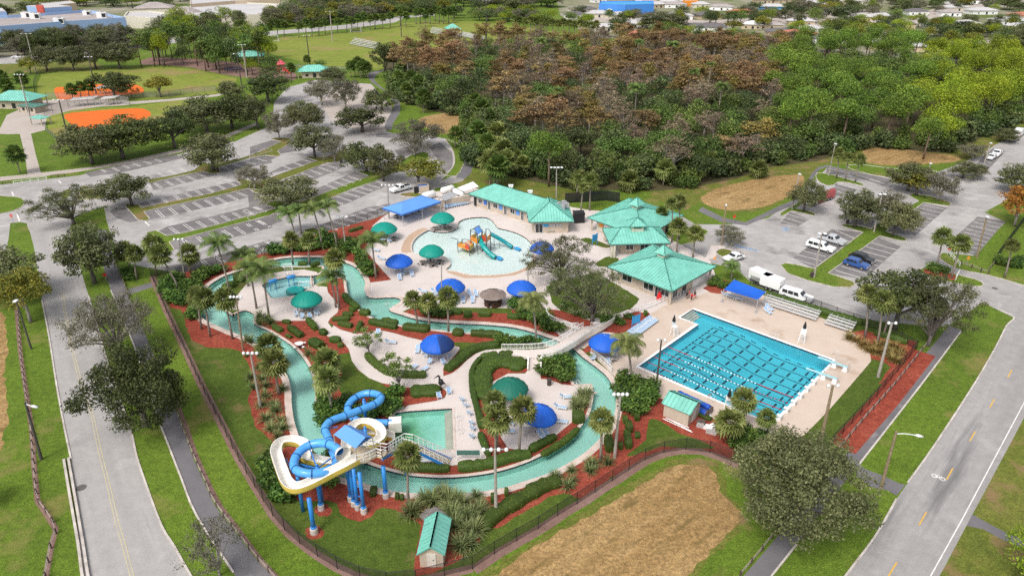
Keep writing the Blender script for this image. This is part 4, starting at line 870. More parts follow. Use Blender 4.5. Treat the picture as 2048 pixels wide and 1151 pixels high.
for s_,w_,z0,z1,mt,nm,frm in((.45,.9,.05,2.4,'black','door',None),(2.2,1.3,1.1,2.3,'glass','window','white'),(3.9,1.1,1.2,2.3,'blueshade','awning',None),(5.3,.9,.3,2.4,'glass','door','white'),(7.3,1.4,1.1,2.3,'glass','window','white'),(9.0,1.1,1.2,2.3,'ltblue','awning',None),(10.6,.9,.3,2.4,'glass','door','white'),(12.9,1.4,1.1,2.3,'glass','window','white'),(14.5,1.1,1.2,2.3,'ltblue','awning',None),(16.0,.9,.3,2.4,'glass','door','white'),(18.1,1.4,1.1,2.3,'glass','window','white'),(19.6,1.0,.1,2.4,'glass','door','white')):
 if s_<Ll:wall_piece(lb,W0,W1_,(s_/Ll,w_),z0,z1,mt,nm,.05,frm)
wall_piece(lb,X[0],X[1],(.16,1.7),.1,2.3,'glass','door',.04,'white')
bench=MB()
for s_ in(.34,.55,.72):wall_piece(lb,X[0],X[1],(s_,1.5),1.5,2.1,'sign_blue' if s_<.5 else 'grey','notice_board',.04)
ac=thing('roof_machinery','grey air handling machinery in the roof notch of the long building','machinery',(*(E2+en*6.2-ev*1.8).xy,4.1))
for k,(dx,dy,s_)in enumerate(((0,0,1.0),(1.0,.5,.8),(-.9,1.1,.9),(.4,1.9,1.1),(-.2,-1.2,.8))):
 p=ev*dx+en*dy;MB().box((p.x,p.y,.45),(s_,s_*.8,.9),math.atan2(ev.y,ev.x)).lathe([(.25,.9),(.25,1.05),(.05,1.05)],(p.x,p.y,0),10).build('unit',MT['grey'],ac)
MB().bar((-1.5,0,.05),(1.5,0,.05),.1).bar((-1.2,1.6,.05),(1.2,1.6,.05),.1).build('rail',MT['grey'],ac)
for k,(x,y,lab)in enumerate(((605,225,'small white roof vent on the left of the long green roof'),(860,300,'small white roof vent on the right of the long green roof'))):
 p=GF('P',x,y,5.2);v_=MB().box((0,0,.2),(1.0,.8,.5)).box((0,0,.5),(1.2,1.0,.1)).build('roof_vent',MT['white'],loc=p);tag(v_,lab,'roof vent','roof vents')
wl=thing('yard_wall','beige wall of the pump yard beside the blue canopy','wall',GF('O',885,560))
_p0,_p1=GF('O',885,560),GF('O',1300,480);q=_p1-_p0
MB().bar((0,0,1.1),(q.x,q.y,1.1),.25,2.2).build('wall_panel',MT['stucco'],wl);MB().bar((0,0,2.25),(q.x,q.y,2.25),.35,.1).build('wall_cap',MT['cream'],wl)
q2=GF('O',640,520)-_p0;MB().bar((0,0,1.1),(q2.x,q2.y,1.1),.25,2.2).build('wall_panel',MT['stucco'],wl)
def tank(label,fr,a,b,r,mat='white'):
 A,B=GF(fr,*a,r+.2),GF(fr,*b,r+.2);d=(B-A);t=thing('water_tank',label,'tank',(A.x,A.y,0),0,'pump yard tanks')
 P=[Vector((0,0,r+.2))+d*k for k in(0,.04,.12,.5,.88,.96,1)]
 MB().tube(P,[r*.35,r*.75,r,r,r,r*.75,r*.35],14).build('shell',MT[mat],t,True)
 for k in(.2,.8):c=d*k;MB().box((c.x,c.y,.3),(.5,r*1.6,.6),math.atan2(d.y,d.x)).build('cradle',MT['grey'],t)
tank('white cylindrical tank in the pump yard next to the blue canopy','O',(620,380),(790,330),.9)
tank('white cylindrical tank behind the solar covered roof of the pump yard','O',(880,300),(1060,250),.8)
tank('white cylindrical tank lying against the long building','O',(1060,290),(1210,350),.7)
pr=thing('lean_to_roof','grey flat lean-to roof inside the pump yard','shelter',GF('O',980,440))
c4=[GF('O',*p,2.4)for p in((850,390),(1010,305),(1130,355),(940,440))]
roof_on(pr,[c4],'grey','grey',.1,.9,'roof',False)
pm=MB().box((0,0,1.2),(.12,.12,2.4)).mesh('post',MT['black'])
for p in c4:link('post',pm,pr,(p.x-pr.location.x,p.y-pr.location.y,0))
tn=thing('pump_awning','white sloped awning at the corner of the long green roof','awning',GF('O',1250,330))
c4=[GF('O',*p,z)for p,z in(((1110,255),2.2),((1340,165),3.0),((1420,235),3.0),((1200,305),2.2))]
roof_on(tn,[c4],'white','white',.08,0,'roof',False)
for p in c4:MB().tube([(p.x-tn.location.x,p.y-tn.location.y,0),(p.x-tn.location.x,p.y-tn.location.y,p.z)],.05,6).build('post',MT['grey'],tn)
de=thing('bin_enclosure','beige dumpster enclosure with dark gates under the lot oak','enclosure',GF('O',630,330))
b_=MB()
p0,p1=GF('O',565,330),GF('O',705,318);d=(p1-p0);n=Vector((-d.y,d.x,0)).normalized()*3.2
for a,b in((p0,p1),(p1,p1+n),(p0+n,p1+n)):b_=MB().bar(a-de.location+Vector((0,0,.9)),b-de.location+Vector((0,0,.9)),.2,1.8).build('wall_panel',MT['stucco'],de)
g_=p0-d.normalized()*1.3;MB().bar(g_-de.location+Vector((0,0,.9)),p0-d.normalized()*.1-de.location+Vector((0,0,.9)),.08,1.8).build('gate',MT['black'],de)
c=(p0+p1)/2+n*.5-de.location;MB().box((c.x,c.y,.7),(2.2,1.6,1.4),math.atan2(d.y,d.x),1.08).build('dumpster',MT['blueshade'],de)
cn=thing('blue_canopy','large light blue hipped shade canopy over tables by the parking lot fence','canopy',GF('O',500,600))
zb=3.0;C1,C2,C3,C4=GF('O',35,540,zb),GF('O',320,635,zb),GF('O',880,450,zb),GF('O',600,358,zb)
cc=(C1+C2+C3+C4)/4;ra=(C1+C2)/2;rb=(C3+C4)/2;ra,rb=ra.lerp(rb,.25),ra.lerp(rb,.75);ra.z=rb.z=zb+1.1
roof_on(cn,[[C1,C2,ra],[C2,C3,rb,ra],[C3,C4,rb],[C4,C1,ra,rb]],'ltblue','ltblue',.03,0,'fabric',False)
vl=MB()
for p,q in((C1,C2),(C2,C3),(C3,C4),(C4,C1)):
 p,q=p-cn.location,q-cn.location;vl.quad(p,q,q-Vector((0,0,.4)),p-Vector((0,0,.4)))
vl.build('valance',MT['blueshade'],cn)
for p in(C1,C2,C3,C4,(C2+C3)/2,(C1+C4)/2):
 p=p.lerp(cc,.03)-cn.location;MB().tube([(p.x,p.y,0),(p.x,p.y,zb)],.07,8).build('post',MT['grey'],cn)
def shed(label,corners,eave,ridge_h,over=.25,mat='roof',axis=0,name='shed',roof='roof'):
 """gabled shed on a plan rectangle a,b,c,d; ridge runs along a-b"""
 a,b,c,d=corners;ctr=(a+b+c+d)/4;t=thing(name,label,'shed',(ctr.x,ctr.y,0));bs=Vector(t.location)
 walls_box(t,[a,b,c,d],0,eave)
 u=(b-a).normalized();v=(d-a).normalized();zz=Vector((0,0,1))
 m0,m1=(a+d)/2,(b+c)/2
 gb=MB()
 for(p,q,m_)in((a,d,m0),(b,c,m1)):gb.add([(p-bs)+zz*eave,(q-bs)+zz*eave,(m_-bs)+zz*(eave+ridge_h)],[(0,1,2)])
 gb.build('gable',MT['stucco'],t)
 sl=ridge_h/((d-a).length/2)
 e0=a-u*over-v*over+zz*(eave-sl*over+.05);e1=b+u*over-v*over+zz*(eave-sl*over+.05)
 f0=d-u*over+v*over+zz*(eave-sl*over+.05);f1=c+u*over+v*over+zz*(eave-sl*over+.05)
 r0=m0-u*over+zz*(eave+ridge_h+.05);r1=m1+u*over+zz*(eave+ridge_h+.05)
 roof_on(t,[[e0,e1,r1,r0],[f1,f0,r0,r1]],roof,'seam',.1,.55)
 return t
a_,d_=GF('T12',985,1097),GF('T12',1125,1097);u_=Vector((.06,1,0)).normalized()
sa,sd=a_,d_;sb,sc=a_+u_*4.6,d_+u_*4.6
s1=shed('small beige shed with green gabled roof on the south lawn',(sa,sb,sc,sd),2.1,.9)
wall_piece(s1,sa,sd,(.5,.95),.05,1.9,'door','door',.03);wall_piece(s1,sa,sd,(.58,.1),1.0,1.1,'black','door_handle',.07)
a_,b_=GF('M',200,700),GF('M',575,860);u_=(b_-a_).normalized();v_=Vector((-u_.y,u_.x,0))
s2=shed('small beige shed with green roof beside the lap pool',(a_,b_,b_+v_*3.4,a_+v_*3.4),2.2,.9)
wall_piece(s2,b_,b_+v_*3.4,(.5,1.0),.05,1.9,'door','door',.03)
def hip_shelter(label,cen_px,w,d,rz,eave,ridge,walls=.7,name='shelter',roof='roof',wmat='stucco',cupola=False,cat_='shelter'):
 p=G(*cen_px);t=thing(name,label,cat_,p,rz)
 X,Y=w/2,d/2;k=max(0,X-Y)
 cs=[Vector(q)for q in((-X,-Y,eave),(X,-Y,eave),(X,Y,eave),(-X,Y,eave))];r0,r1=Vector((-k,0,ridge)),Vector((k,0,ridge))
 loc=Vector(t.location)
 pl=[[cs[0],cs[1],r1,r0],[cs[1],cs[2],r1],[cs[2],cs[3],r0,r1],[cs[3],cs[0],r0]]
 R=MB()
 for P in pl:
  e,s,n=plane_frame(P);kk=len(P);R.add(P+[q-n*.15 for q in P],[tuple(range(kk)),tuple(range(2*kk-1,kk-1,-1))]+[(i,kk+i,kk+(i+1)%kk,(i+1)%kk)for i in range(kk)])
 r=R.build('roof',MT[roof],t);bm=bmesh.new();bm.from_mesh(r.data);bmesh.ops.recalc_face_normals(bm,faces=bm.faces);bm.to_mesh(r.data);bm.free()
 S=MB()
 for P in pl:seams_of(S,P,1.0,.1,.08)
 if name!='house':
  so_=S.build('roof_seams',MT['seam'],r);so_['kind']='stuff'
 if walls:
  MB().box((0,0,eave/2),(w*walls,d*walls,eave)).build('wall',MT[wmat],t)
  for i,(x,ww_)in enumerate(((-.28,1.2),(.05,1.5),(.3,1.2))):
   MB().box((x*w*walls,-d*walls/2-.03,1.2),(ww_,.08,1.9 if i==1 else 1.1)).build('door' if i==1 else 'window',MT['glass'],t)
 pm=MB().box((0,0,eave/2),(.3,.3,eave)).mesh('post',MT[wmat])
 if name!='house':
  for sx in(-1,1):
   for sy in(-1,1):link('post',pm,t,(sx*X*.9,sy*Y*.9,0))
 return t
hip_shelter('green roofed picnic restroom shelter below the soccer field',px('W',1175,325),15,9,.1,3.0,5.4)
hip_shelter('square green roofed pavilion standing on the far soccer field',px('T10',1180,210),10,9,.25,4.2,7.0,.72)
hip_shelter('green roofed playground shelter among the far trees',px('W',505,170),16,10,.2,3.2,5.6,0)
hip_shelter('green roofed concession stand beside the ball fields',px('T00',125,640),17,11,-.1,3.4,6.2,.75)
hip_shelter('low dark roofed annex in front of the concession stand',px('T00',205,668),9,6,-.35,2.4,3.0,.8,roof='fascia')
hip_shelter('small green dugout roof beside the lower ball field',px('T00',250,745),5.5,4,-.35,2.4,3.2,0)
MT['bluewall']=plain('pale_blue_wall',(.30,.43,.66),.8,var=.06,scale=.05);MT['flatroof']=plain('gravel_roof',(.33,.29,.28),.95,var=.15,scale=.05,dirt=(.42,.38,.36));MT['paleroof']=plain('pale_roof',(.47,.455,.455),.9,var=.08,scale=.05);MT['redroof']=plain('terracotta_roof',(.42,.16,.10),.85,var=.15,scale=.4);MT['brick']=plain('red_sign',(.55,.10,.07),.7)
MT['darkroof']=plain('dark_shingle',(.13,.12,.125),.9,var=.15,scale=.4);MT['tanwall']=plain('tan_wall',(.52,.42,.30),.9,var=.06,scale=.3);MT['brightblue']=plain('bright_blue_wall',(.06,.24,.68),.6,var=.06,scale=.1)
def flat_block(label,pts,z,wall,roof,name='shop_building',par=1.2,group=None):
 w=[G(*p,z)for p in pts];c=sum(w,Vector())/len(w);t=thing(name,label,'building',(c.x,c.y,0),0,group)
 q=[((p-c).x,(p-c).y)for p in w]
 MB().slab(q,0,z-.2).build('wall',MT[wall],t);MB().slab([(p[0]*.985,p[1]*.985)for p in q],z-.3,z-.05).build('roof',MT[roof],t)
 A=[(p[0],p[1])for p in q];s_=outward(A);r=ribbon('parapet',A,.02*s_,-.8*s_,z-.35,z+par,MT[wall],True,t)
 return t
ml=flat_block('huge shop building with pale blue parapet and grey gravel roof',[(-120,62),(0,58),(130,48),(252,40),(192,27),(168,25),(92,31),(16,36),(-120,42)],9,'bluewall','flatroof',par=1.6)
bl=Vector(ml.location)
def roof_unit(x,y,z,s,lab):
 p=G(x,y,z);u=thing('rooftop_unit',lab,'rooftop unit',p,.2,'air conditioners on the shop roof')
 MB().box((0,0,s*.3),(s,s*.6,s*.6)).build('case',MT['white'],u);MB().box((s*.25,-s*.31,s*.3),(s*.4,.1,s*.4)).build('grille',MT['black'],u);MB().lathe([(s*.22,0),(s*.22,s*.1),(.1,s*.1)],(0,0,s*.6),10).build('fan',MT['grey'],u)
for x,y,s,lab in((55,36,6,'round white rooftop unit at the left of the big shop roof'),(72,38,6,'square white rooftop unit behind the left roof vent row'),(120,48,6,'rooftop unit closest to the front blue parapet'),(175,31,5,'small dark rooftop unit near the back of the shop roof'),(205,36,6,'white rooftop unit at the right of the big shop roof')):roof_unit(x,y,9,s,lab)
def row_height(Y,row):t=(575.5-row)/CAM_F;return CAM_H+Y*(t*_c-_s)/(_c+t*_s)
def upper_block(label,fl,fr_,toprow,deep,wall,roof,z0=9):
 a,b=G(*fl,z0),G(*fr_,z0);h=row_height(a.y,toprow);c=(a+b)/2;n=Vector((-(b-a).y,(b-a).x,0)).normalized()*deep;t=thing('shop_building',label,'building',(c.x,c.y,0));q=[((p-c).x,(p-c).y)for p in(a,b,b+n,a+n)]
 MB().slab(q,z0-.5,h).build('wall',MT[wall],t);MB().slab([(x*.97,y*.97)for x,y in q],h,h+.3).build('roof',MT[roof],t)
upper_block('raised pale blue block with a red sign at the back of the big shop',(92,30),(146,26),17,30,'bluewall','paleroof')
p0=G(84,30,9);sg=MB().box((0,0,3.2),(5,.8,6.4)).box((0,-.5,3.4),(4,.2,4)).build('sign_tower',MT['brick'],loc=p0);tag(sg,'red sign tower at the end of the raised blue block','sign')
upper_block('pale blue raised block at the left edge of the shop roof',(-60,40),(16,36),27,30,'bluewall','paleroof')
flat_block('long white roofed shop beyond the blue store, top left',[(78,7),(140,2),(152,7),(90,13)],7,'tanwall','paleroof',par=.4)
flat_block('grey roofed shop right of the blue store',[(248,34),(300,38),(345,36),(350,30),(300,24),(255,25)],7,'cream','paleroof',par=.8)
flat_block('wide pale shop roof at the top behind the bright green trees',[(385,34),(450,33),(545,30),(560,10),(470,6),(380,14)],7,'cream','paleroof',par=.8)
flat_block('tan roofed shop block in the top left corner',[(380,10),(470,3),(560,0),(560,-8),(380,-4)],9,'tanwall','paleroof',par=.6)
hip_shelter('grey pyramid roofed shop tower beyond the pines',(312,30),30,24,.3,6,10,.95,'house','flatroof','cream',cat_='building')
hip_shelter('grey gabled shop with a round window among the trees',(376,44),24,18,-.4,6,11,.95,'house','flatroof','cream',cat_='building')
flat_block('bright blue warehouse at the top edge',[(1198,9),(1250,11),(1308,9),(1306,3),(1202,4)],7,'brightblue','sign_blue',par=.5)
flat_block('yellow fronted store at the top edge',[(1368,2),(1396,1.5),(1398,-2),(1366,-2)],5,'orange','paleroof',par=.3)
HOUSES=[((1192,34),26,16,.1,'paleroof','cream','pale gabled house left of the bright blue warehouse'),((1262,55),22,14,.2,'paleroof','white','white roofed house right of the dark round tree'),((1302,48),18,14,-.1,'paleroof','white','white house with a dark door behind the spreading tree'),((1408,62),30,14,-.25,'darkroof','white','grey roofed house at the edge of the brown forest'),((1600,50),20,12,-.2,'paleroof','tanwall','long white roofed house beyond the feathery palm'),((1596,76),24,14,-.1,'redroof','tanwall','terracotta roofed house near the pine tops'),((1655,86),22,14,-.2,'darkroof','white','dark roofed house with white walls right of the terracotta one'),((1618,66),18,12,0,'paleroof','white','white roofed house behind the terracotta one'),((1760,40),22,14,.3,'paleroof','white','white gabled house behind the bright round tree'),((1790,100),32,14,-.35,'paleroof','tanwall','long pale roofed house beside the bright yellow-green trees'),((1690,50),22,13,.1,'paleroof','cream','low pale roofed house beside the double round tree'),((1830,30),18,12,0,'darkroof','white','dark roofed house with a white car port'),((1910,76),18,12,0,'paleroof','sign_blue','blue walled house under the dark tree belt'),((1960,28),24,14,.1,'paleroof','white','white house near the top right street'),((2015,48),26,14,.1,'paleroof','white','white walled house at the far right'),((2040,38),18,12,.1,'redroof','tanwall','red roofed house in the top right corner'),((1545,20),24,14,-.1,'paleroof','sign_blue','blue trimmed house left of the tall dark tree'),((1480,32),22,12,0,'redroof','tanwall','brownish house beyond the grey crowned tree'),((1620,12),26,14,.1,'paleroof','white','white house at the top edge beyond the road'),((1700,8),22,12,0,'paleroof','cream','pale house hidden by dark trees at the top edge'),((1900,14),20,12,.1,'paleroof','cream','cream house on the top right lane'),((1560,72),20,13,-.1,'darkroof','tanwall','brown roofed house at the left end of the pine tops'),((1280,78),16,8,0,'redroof','redroof','small red sided house by the forest edge'),((1210,62),20,12,.2,'paleroof','cream','cream house behind the palm hedge')]
for k in range(46):
 x_=random.uniform(1150,2100);y_=random.uniform(6,62)if x_>1420 else random.uniform(2,40)
 if min(abs(x_-h_[0][0])*.5+abs(y_-h_[0][1])*2.2 for h_ in HOUSES)<14:continue
 HOUSES.append(((x_,y_),random.uniform(15,24),random.uniform(10,14),random.uniform(-.4,.4),random.choice(('paleroof','paleroof','white','darkroof','flatroof')),random.choice(('white','cream','tanwall')),'small house half hidden among the garden trees beyond the wood'))
for p_,w_,d_,r_,rm,wm,lab in HOUSES:hip_shelter(lab,p_,w_,d_,r_,3.2,5.2,.9,'house',rm,wm,cat_='house')['group']='houses beyond the wood'
# ------------------------------------------------------------------ water slides and tower
def fibre(name,col,sub=.18):
 m,nt,b=newmat(name);v=coord(nt)
 c=ramp(nt,noise(nt,v,.6,5,.6),[(.3,tuple(x*.86 for x in col)),(.7,tuple(min(1,x*1.1)for x in col))])
 nt.links.new(c,b.inputs['Base Color']);b.inputs['Roughness'].default_value=.3;b.inputs['Specular IOR Level'].default_value=.5;return m
MT['slideblue']=fibre('blue_fibreglass',(.085,.35,.76));MT['colblue']=fibre('blue_steel',(.03,.22,.60));MT['slidewhite']=fibre('white_fibreglass',(.80,.77,.71));MT['slideyellow']=fibre('yellow_fibreglass',(.66,.50,.11))
MT['dkblue']=fibre('dark_blue_flange',(.012,.07,.25));MT['platform']=plain('platform_tan',(.55,.44,.30),.8)
def HZ(x,y,z):return GF('H',x,y,z)
def sweep(pts,sub=6):return catmull([HZ(*p)for p in pts],False,sub)
TUBE=[(655,500,6.6),(600,455,6.5),(500,432,6.3),(380,462,6.0),(295,545,5.8),(282,630,5.6),(335,672,5.9),(435,684,5.8),(550,660,5.5),(630,600,4.9),(600,500,4.6),(560,390,4.4),(535,310,4.2),(590,250,4.0),(710,205,3.7),(860,148,3.3),(965,100,3.0),(995,60,2.8),(950,30,2.6),(860,28,2.4),(770,70,2.2),(722,140,2.0),(745,205,1.7),(820,255,1.4),(940,265,1.1),(1080,268,.85)]
base=HZ(760,930,0)
sl=thing('tube_slide','enclosed blue tube slide looping from the tower to the splash pool','water slide',base)
path=sweep(TUBE,6);secs=resample(path,2.3)
full=resample(path,.46);n_per=5
for i in range(0,len(full)-1,n_per):
 seg=full[i:i+n_per+1]
 if len(seg)<2:break
 s=MB().tube([p-base for p in seg],.51,16,False).build('tube_section',MT['slideblue'],sl,True)
 if i:
  d=(seg[1]-seg[0]).normalized();MB().tube([seg[0]-base-d*.05,seg[0]-base+d*.05],.575,16).build('flange',MT['dkblue'],s)
e=full[-1]-base;d=(full[-1]-full[-2]).normalized()
MB().box((e.x+d.x*.5,e.y+d.y*.5,.55),(1.7,1.6,1.5),math.atan2(d.y,d.x)).build('exit_box',MT['slidewhite'],sl)
en_=full[0]-base;en_d=(full[1]-full[0]).normalized()
MB().tube([en_-en_d*.9,en_-en_d*.3,en_],[.95,.75,.55],16,False).build('entry_funnel',MT['slidewhite'],sl,True)
FL=[(800,570,6.4),(700,625,6.2),(600,675,5.8),(480,738,5.4),(370,790,5.1),(285,808,5.0),(225,768,5.0),(190,690,5.0),(155,590,5.1),(135,510,5.0),(165,445,4.8),(250,420,4.7),(345,440,4.5),(395,500,4.3),(380,560,4.1),(440,575,3.9),(540,600,3.7),(640,590,3.5),(705,520,3.3),(715,430,3.1),(740,340,2.9),(810,280,2.7),(910,280,2.5),(985,330,2.35),(995,400,2.2),(925,445,2.0),(830,450,1.8),(780,400,1.6),(830,355,1.4),(940,360,1.15),(1040,375,.9),(1100,390,.7)]
fl=thing('flume_slide','open white flume slide with yellow underside wound around the tower','water slide',base)
fp=resample(sweep(FL,6),.5)
for i in range(0,len(fp)-1,6):
 seg=fp[i:i+7]
 if len(seg)<2:break
 inn,outr=MB(),MB();NA=12;vi,vo=[],[]
 for k,p in enumerate(seg):
  gi=i+k;d=fp[min(gi+1,len(fp)-1)]-fp[max(gi-1,0)];d.z=0;d.normalize();nrm=Vector((-d.y,d.x,0));q=p-base
  for a in range(NA+1):
   an=math.radians(-90+180*(a-1)/(NA-2))if 0<a<NA else math.radians(-90 if a==0 else 90)
   o_=nrm*math.sin(an)+Vector((0,0,-math.cos(an)*.75));lift=Vector((0,0,.5 if a in(0,NA)else 0))
   vi.append(q+o_*.57+lift);vo.append(q+o_*.65+lift-Vector((0,0,.06 if a not in(0,NA)else 0)))
 m_=len(seg)
 inn.add(vi,[(r*(NA+1)+a,r*(NA+1)+a+1,(r+1)*(NA+1)+a+1,(r+1)*(NA+1)+a)for r in range(m_-1)for a in range(NA)])
 for a in(0,NA):
  A=[vi[r*(NA+1)+a]for r in range(m_)];Bv=[vo[r*(NA+1)+a]for r in range(m_)]
  inn.add(A+Bv,[(r,r+1,m_+r+1,m_+r)for r in range(m_-1)])
 outr.add(vo,[(r*(NA+1)+a,(r+1)*(NA+1)+a,(r+1)*(NA+1)+a+1,r*(NA+1)+a+1)for r in range(m_-1)for a in range(NA)])
 s=inn.build('flume_section',MT['slidewhite'],fl,True);outr.build('underside',MT['slideyellow'],s,True)
tw=thing('slide_tower','blue steel slide tower with gabled blue canopy and long white stairs','slide tower',base)
PZ=6.1
def TB(x,y,z):return HZ(x,y,z)-base
plat=[TB(*p,PZ)for p in((700,510),(790,600),(870,585),(960,540),(1005,555),(1050,505),(960,490),(860,470),(780,440))]
MB().slab([(p.x,p.y)for p in plat],PZ-.18,PZ).build('platform',MT['platform'],tw)
def column(parent,foot_px,top,r=.3,fr='T12'):
 r*=.84
 f=GF(fr,*foot_px)-base;c=MB().tube([f,(f.x,f.y,top)],r,12).build('column',MT['colblue'],parent,True)
 MB().lathe([(r*1.75,0),(r*1.75,.7),(r*1.5,.78),(.05,.78)],f,14).build('footing',MT['curb'],c);MB().lathe([(r*1.35,.78),(r*1.35,.95),(r,1.0)],f,12).build('base_collar',MT['colblue'],c)
 return f
for f_ in((590,728),(648,772),(612,748),(570,700)):column(tw,f_,PZ-.2,.27)
column(tw,(780,678),4.6,.3)
br=MB();f1,f2=GF('T12',590,728)-base,GF('T12',648,772)-base
for z in(1.5,3.0,4.5):br.bar((f1.x,f1.y,z),(f2.x,f2.y,z+.9),.12)
br.build('brace',MT['colblue'],tw)
for f_,tp,rr in(((350,893),5.0,.3),((392,752),4.9,.26),((475,580),4.3,.26),((640,470),3.2,.26)):column(fl,f_,tp,rr)
for hx,hy,tp in((470,640,5.3),(310,720,4.9),(865,330,3.4),(855,100,3.6)):
 f=HZ(hx,hy,0);g=G(*px('H',hx,hy),tp);f=Vector((g.x,g.y,0))-base
 MB().tube([f,(f.x,f.y,tp+.4)],.22,12).lathe([(.22,0),(.15,.18),(.02,.24)],(f.x,f.y,tp+.4),12).build('column',MT['colblue'],sl,True)
arm=MB()
for a,b in(((470,640,5.3),(300,600,5.2)),((470,640,5.2),(400,460,5.4)),((470,640,5.1),(580,560,4.2)),((310,720,4.6),(210,560,4.6)),((470,640,4.8),(230,620,4.7)),((865,330,3.0),(760,330,2.4)),((855,100,2.6),(950,120,2.4)),((640,300,3.6),(520,320,3.6))):
 MB().bar(TB(*a),TB(*b),.12).build('support_arm',MT['colblue'],sl)
rz0=9.6;ez0=8.5
rA,rB=TB(700,282,rz0),TB(868,385,rz0);eA,eB=TB(605,362,ez0),TB(785,478,ez0);gA,gB=TB(742,286,ez0),TB(925,384,ez0)
cm=MB().quad(eA,eB,rB,rA).quad(gB,gA,rA,rB);cmo=cm.build('canopy',MT['ltblue'],tw)
MB().add([eB,rB,gB],[(0,1,2)]).add([eA,rA,gA],[(0,1,2)]).build('canopy_end',MT['blueshade'],cmo)
for p in(eA,eB,gA,gB):MB().tube([(p.x,p.y,PZ),(p.x,p.y,p.z)],.05,6).build('post',MT['grey'],tw)
def white_rail(parent,pts,h=1.1,step=.9,mid=2,name='railing',mat='white',bal=.0):
 m=MB();q=resample([Vector(p)for p in pts],step);zz=Vector((0,0,1))
 for i,p in enumerate(q):
  m.bar(p,p+zz*h,.07)
  if i:
   m.bar(q[i-1]+zz*h,p+zz*h,.09)
   for k in range(mid):m.bar(q[i-1]+zz*h*(k+.4)/(mid+.4),p+zz*h*(k+.4)/(mid+.4),.05)
   if bal:
    nb=int(step/bal)
    for b in range(1,nb):c=q[i-1].lerp(p,b/nb);m.bar(c+zz*.1,c+zz*h,.04)
 return m.build(name,MT[mat],parent)
L2=[TB(*p,4.4)for p in((1175,455),(1240,470),(1265,425),(1190,415))]
MB().slab([(p.x,p.y)for p in L2],4.25,4.4).build('landing',MT['platform'],tw)
def flight(parent,a0,a1,b0,b1,n):
 """steps between edge a0-a1 (top) and b0-b1 (bottom)"""
 for i in range(n):
  t=(i+.5)/n;p,q=a0.lerp(b0,t),a1.lerp(b1,t);d=(b0-a0);d.z=0;d=d.normalized()*(d.length/n*.5)
  MB().slab([(p.x-d.x,p.y-d.y),(q.x-d.x,q.y-d.y),(q.x+d.x,q.y+d.y),(p.x+d.x,p.y+d.y)],p.z-.06,p.z).build('step',MT['platform'],parent)
u0,u1=TB(1005,555,PZ),TB(1050,505,PZ);v0,v1=TB(1175,455,4.4),TB(1190,415,4.4);flight(tw,u0,u1,v0,v1,8)
w0,w1_=TB(1240,470,4.4),TB(1265,425,4.4);x0,x1=TB(1540,622,.15),TB(1570,560,.15);flight(tw,w0,w1_,x0,x1,20)
st=MB().bar(w0-Vector((0,0,.2)),x0-Vector((0,0,.1)),.12,.35).bar(w1_-Vector((0,0,.2)),x1-Vector((0,0,.1)),.12,.35).bar(u0-Vector((0,0,.2)),v0-Vector((0,0,.2)),.12,.35).build('stringer',MT['colblue'],tw)
for pl in([plat[3],plat[4]],[u0,v0],[u1,v1],[v0,L2[0],L2[1],w0],[v1,L2[3],L2[2],w1_],[w0,x0],[w1_,x1],[plat[1],plat[2],plat[3]],[plat[8],plat[7],plat[6],plat[5]]):white_rail(tw,pl,1.1,.8)
MB().tube([(L2[0].x,L2[0].y,0),(L2[0].x,L2[0].y,4.3)],.14,8).build('column',MT['colblue'],tw)
# ------------------------------------------------------------------ bridge ramp over the river
rb_=GF('I',560,560);rp=thing('ramp_bridge','pale concrete ramp bridge crossing the lazy river with white railings','bridge',rb_)
PR=[((-10,505),(-10,550),.06),((150,507),(200,556),.45),((320,508),(360,575),.85),((490,505),(490,605),1.25),((690,492),(670,610),1.35),((770,470),(810,585),1.4),((850,430),(920,545),1.4),((990,350),(1090,445),1.4),((1110,270),(1240,345),1.2),((1190,225),(1340,290),1.0),((1330,195),(1460,225),.7),((1480,130),(1590,140),.4),((1620,50),(1720,70),.2),((1760,-10),(1860,10),.06)]
N_,S_=[GF('I',*p[0],p[2])-rb_ for p in PR],[GF('I',*p[1],p[2])-rb_ for p in PR]
m=MB();n=len(PR);down=Vector((0,0,-.35))
v=N_+S_+[p+down for p in N_]+[p+down for p in S_]
m.add(v,[(i,n+i,n+i+1,i+1)for i in range(n-1)]+[(2*n+i,i,i+1,2*n+i+1)for i in range(n-1)]+[(n+i,3*n+i,3*n+i+1,n+i+1)for i in range(n-1)]+[(2*n+i,2*n+i+1,3*n+i+1,3*n+i)for i in range(n-1)])
m.build('ramp_slab',MT['conc'],rp)
par=MB()
for i in range(4,11):
 a,b=S_[i],S_[i+1];par.bar(a+Vector((0,0,.3)),b+Vector((0,0,.3)),.14,.95)
par.build('parapet',MT['slidewhite'],rp)
white_rail(rp,N_[1:10],1.05,1.2,1,bal=.2)
white_rail(rp,[S_[i]+Vector((0,0,.75))for i in range(4,11)],.35,1.5,0)
for i in(6,8):MB().box(((N_[i].x+S_[i].x)/2,(N_[i].y+S_[i].y)/2,.0),(2.2,.5,2.4),.8).build('pier',MT['curb'],rp)
ab=MB();
for i in(3,4):pass
a_,b_=GF('I',490,612,1.25)-rb_,GF('I',655,612,1.3)-rb_;c_,d_=GF('I',482,782,.03)-rb_,GF('I',650,782,.03)-rb_
for i in range(7):
 t0,t1=i/7,(i+1)/7;z=1.25*(1-(i+1)/8)
 q=[a_.lerp(c_,t0),b_.lerp(d_,t0),b_.lerp(d_,t1),a_.lerp(c_,t1)];MB().slab([(p.x,p.y)for p in q],0,z).build('step',MT['conc'],rp)
 rs=MB();
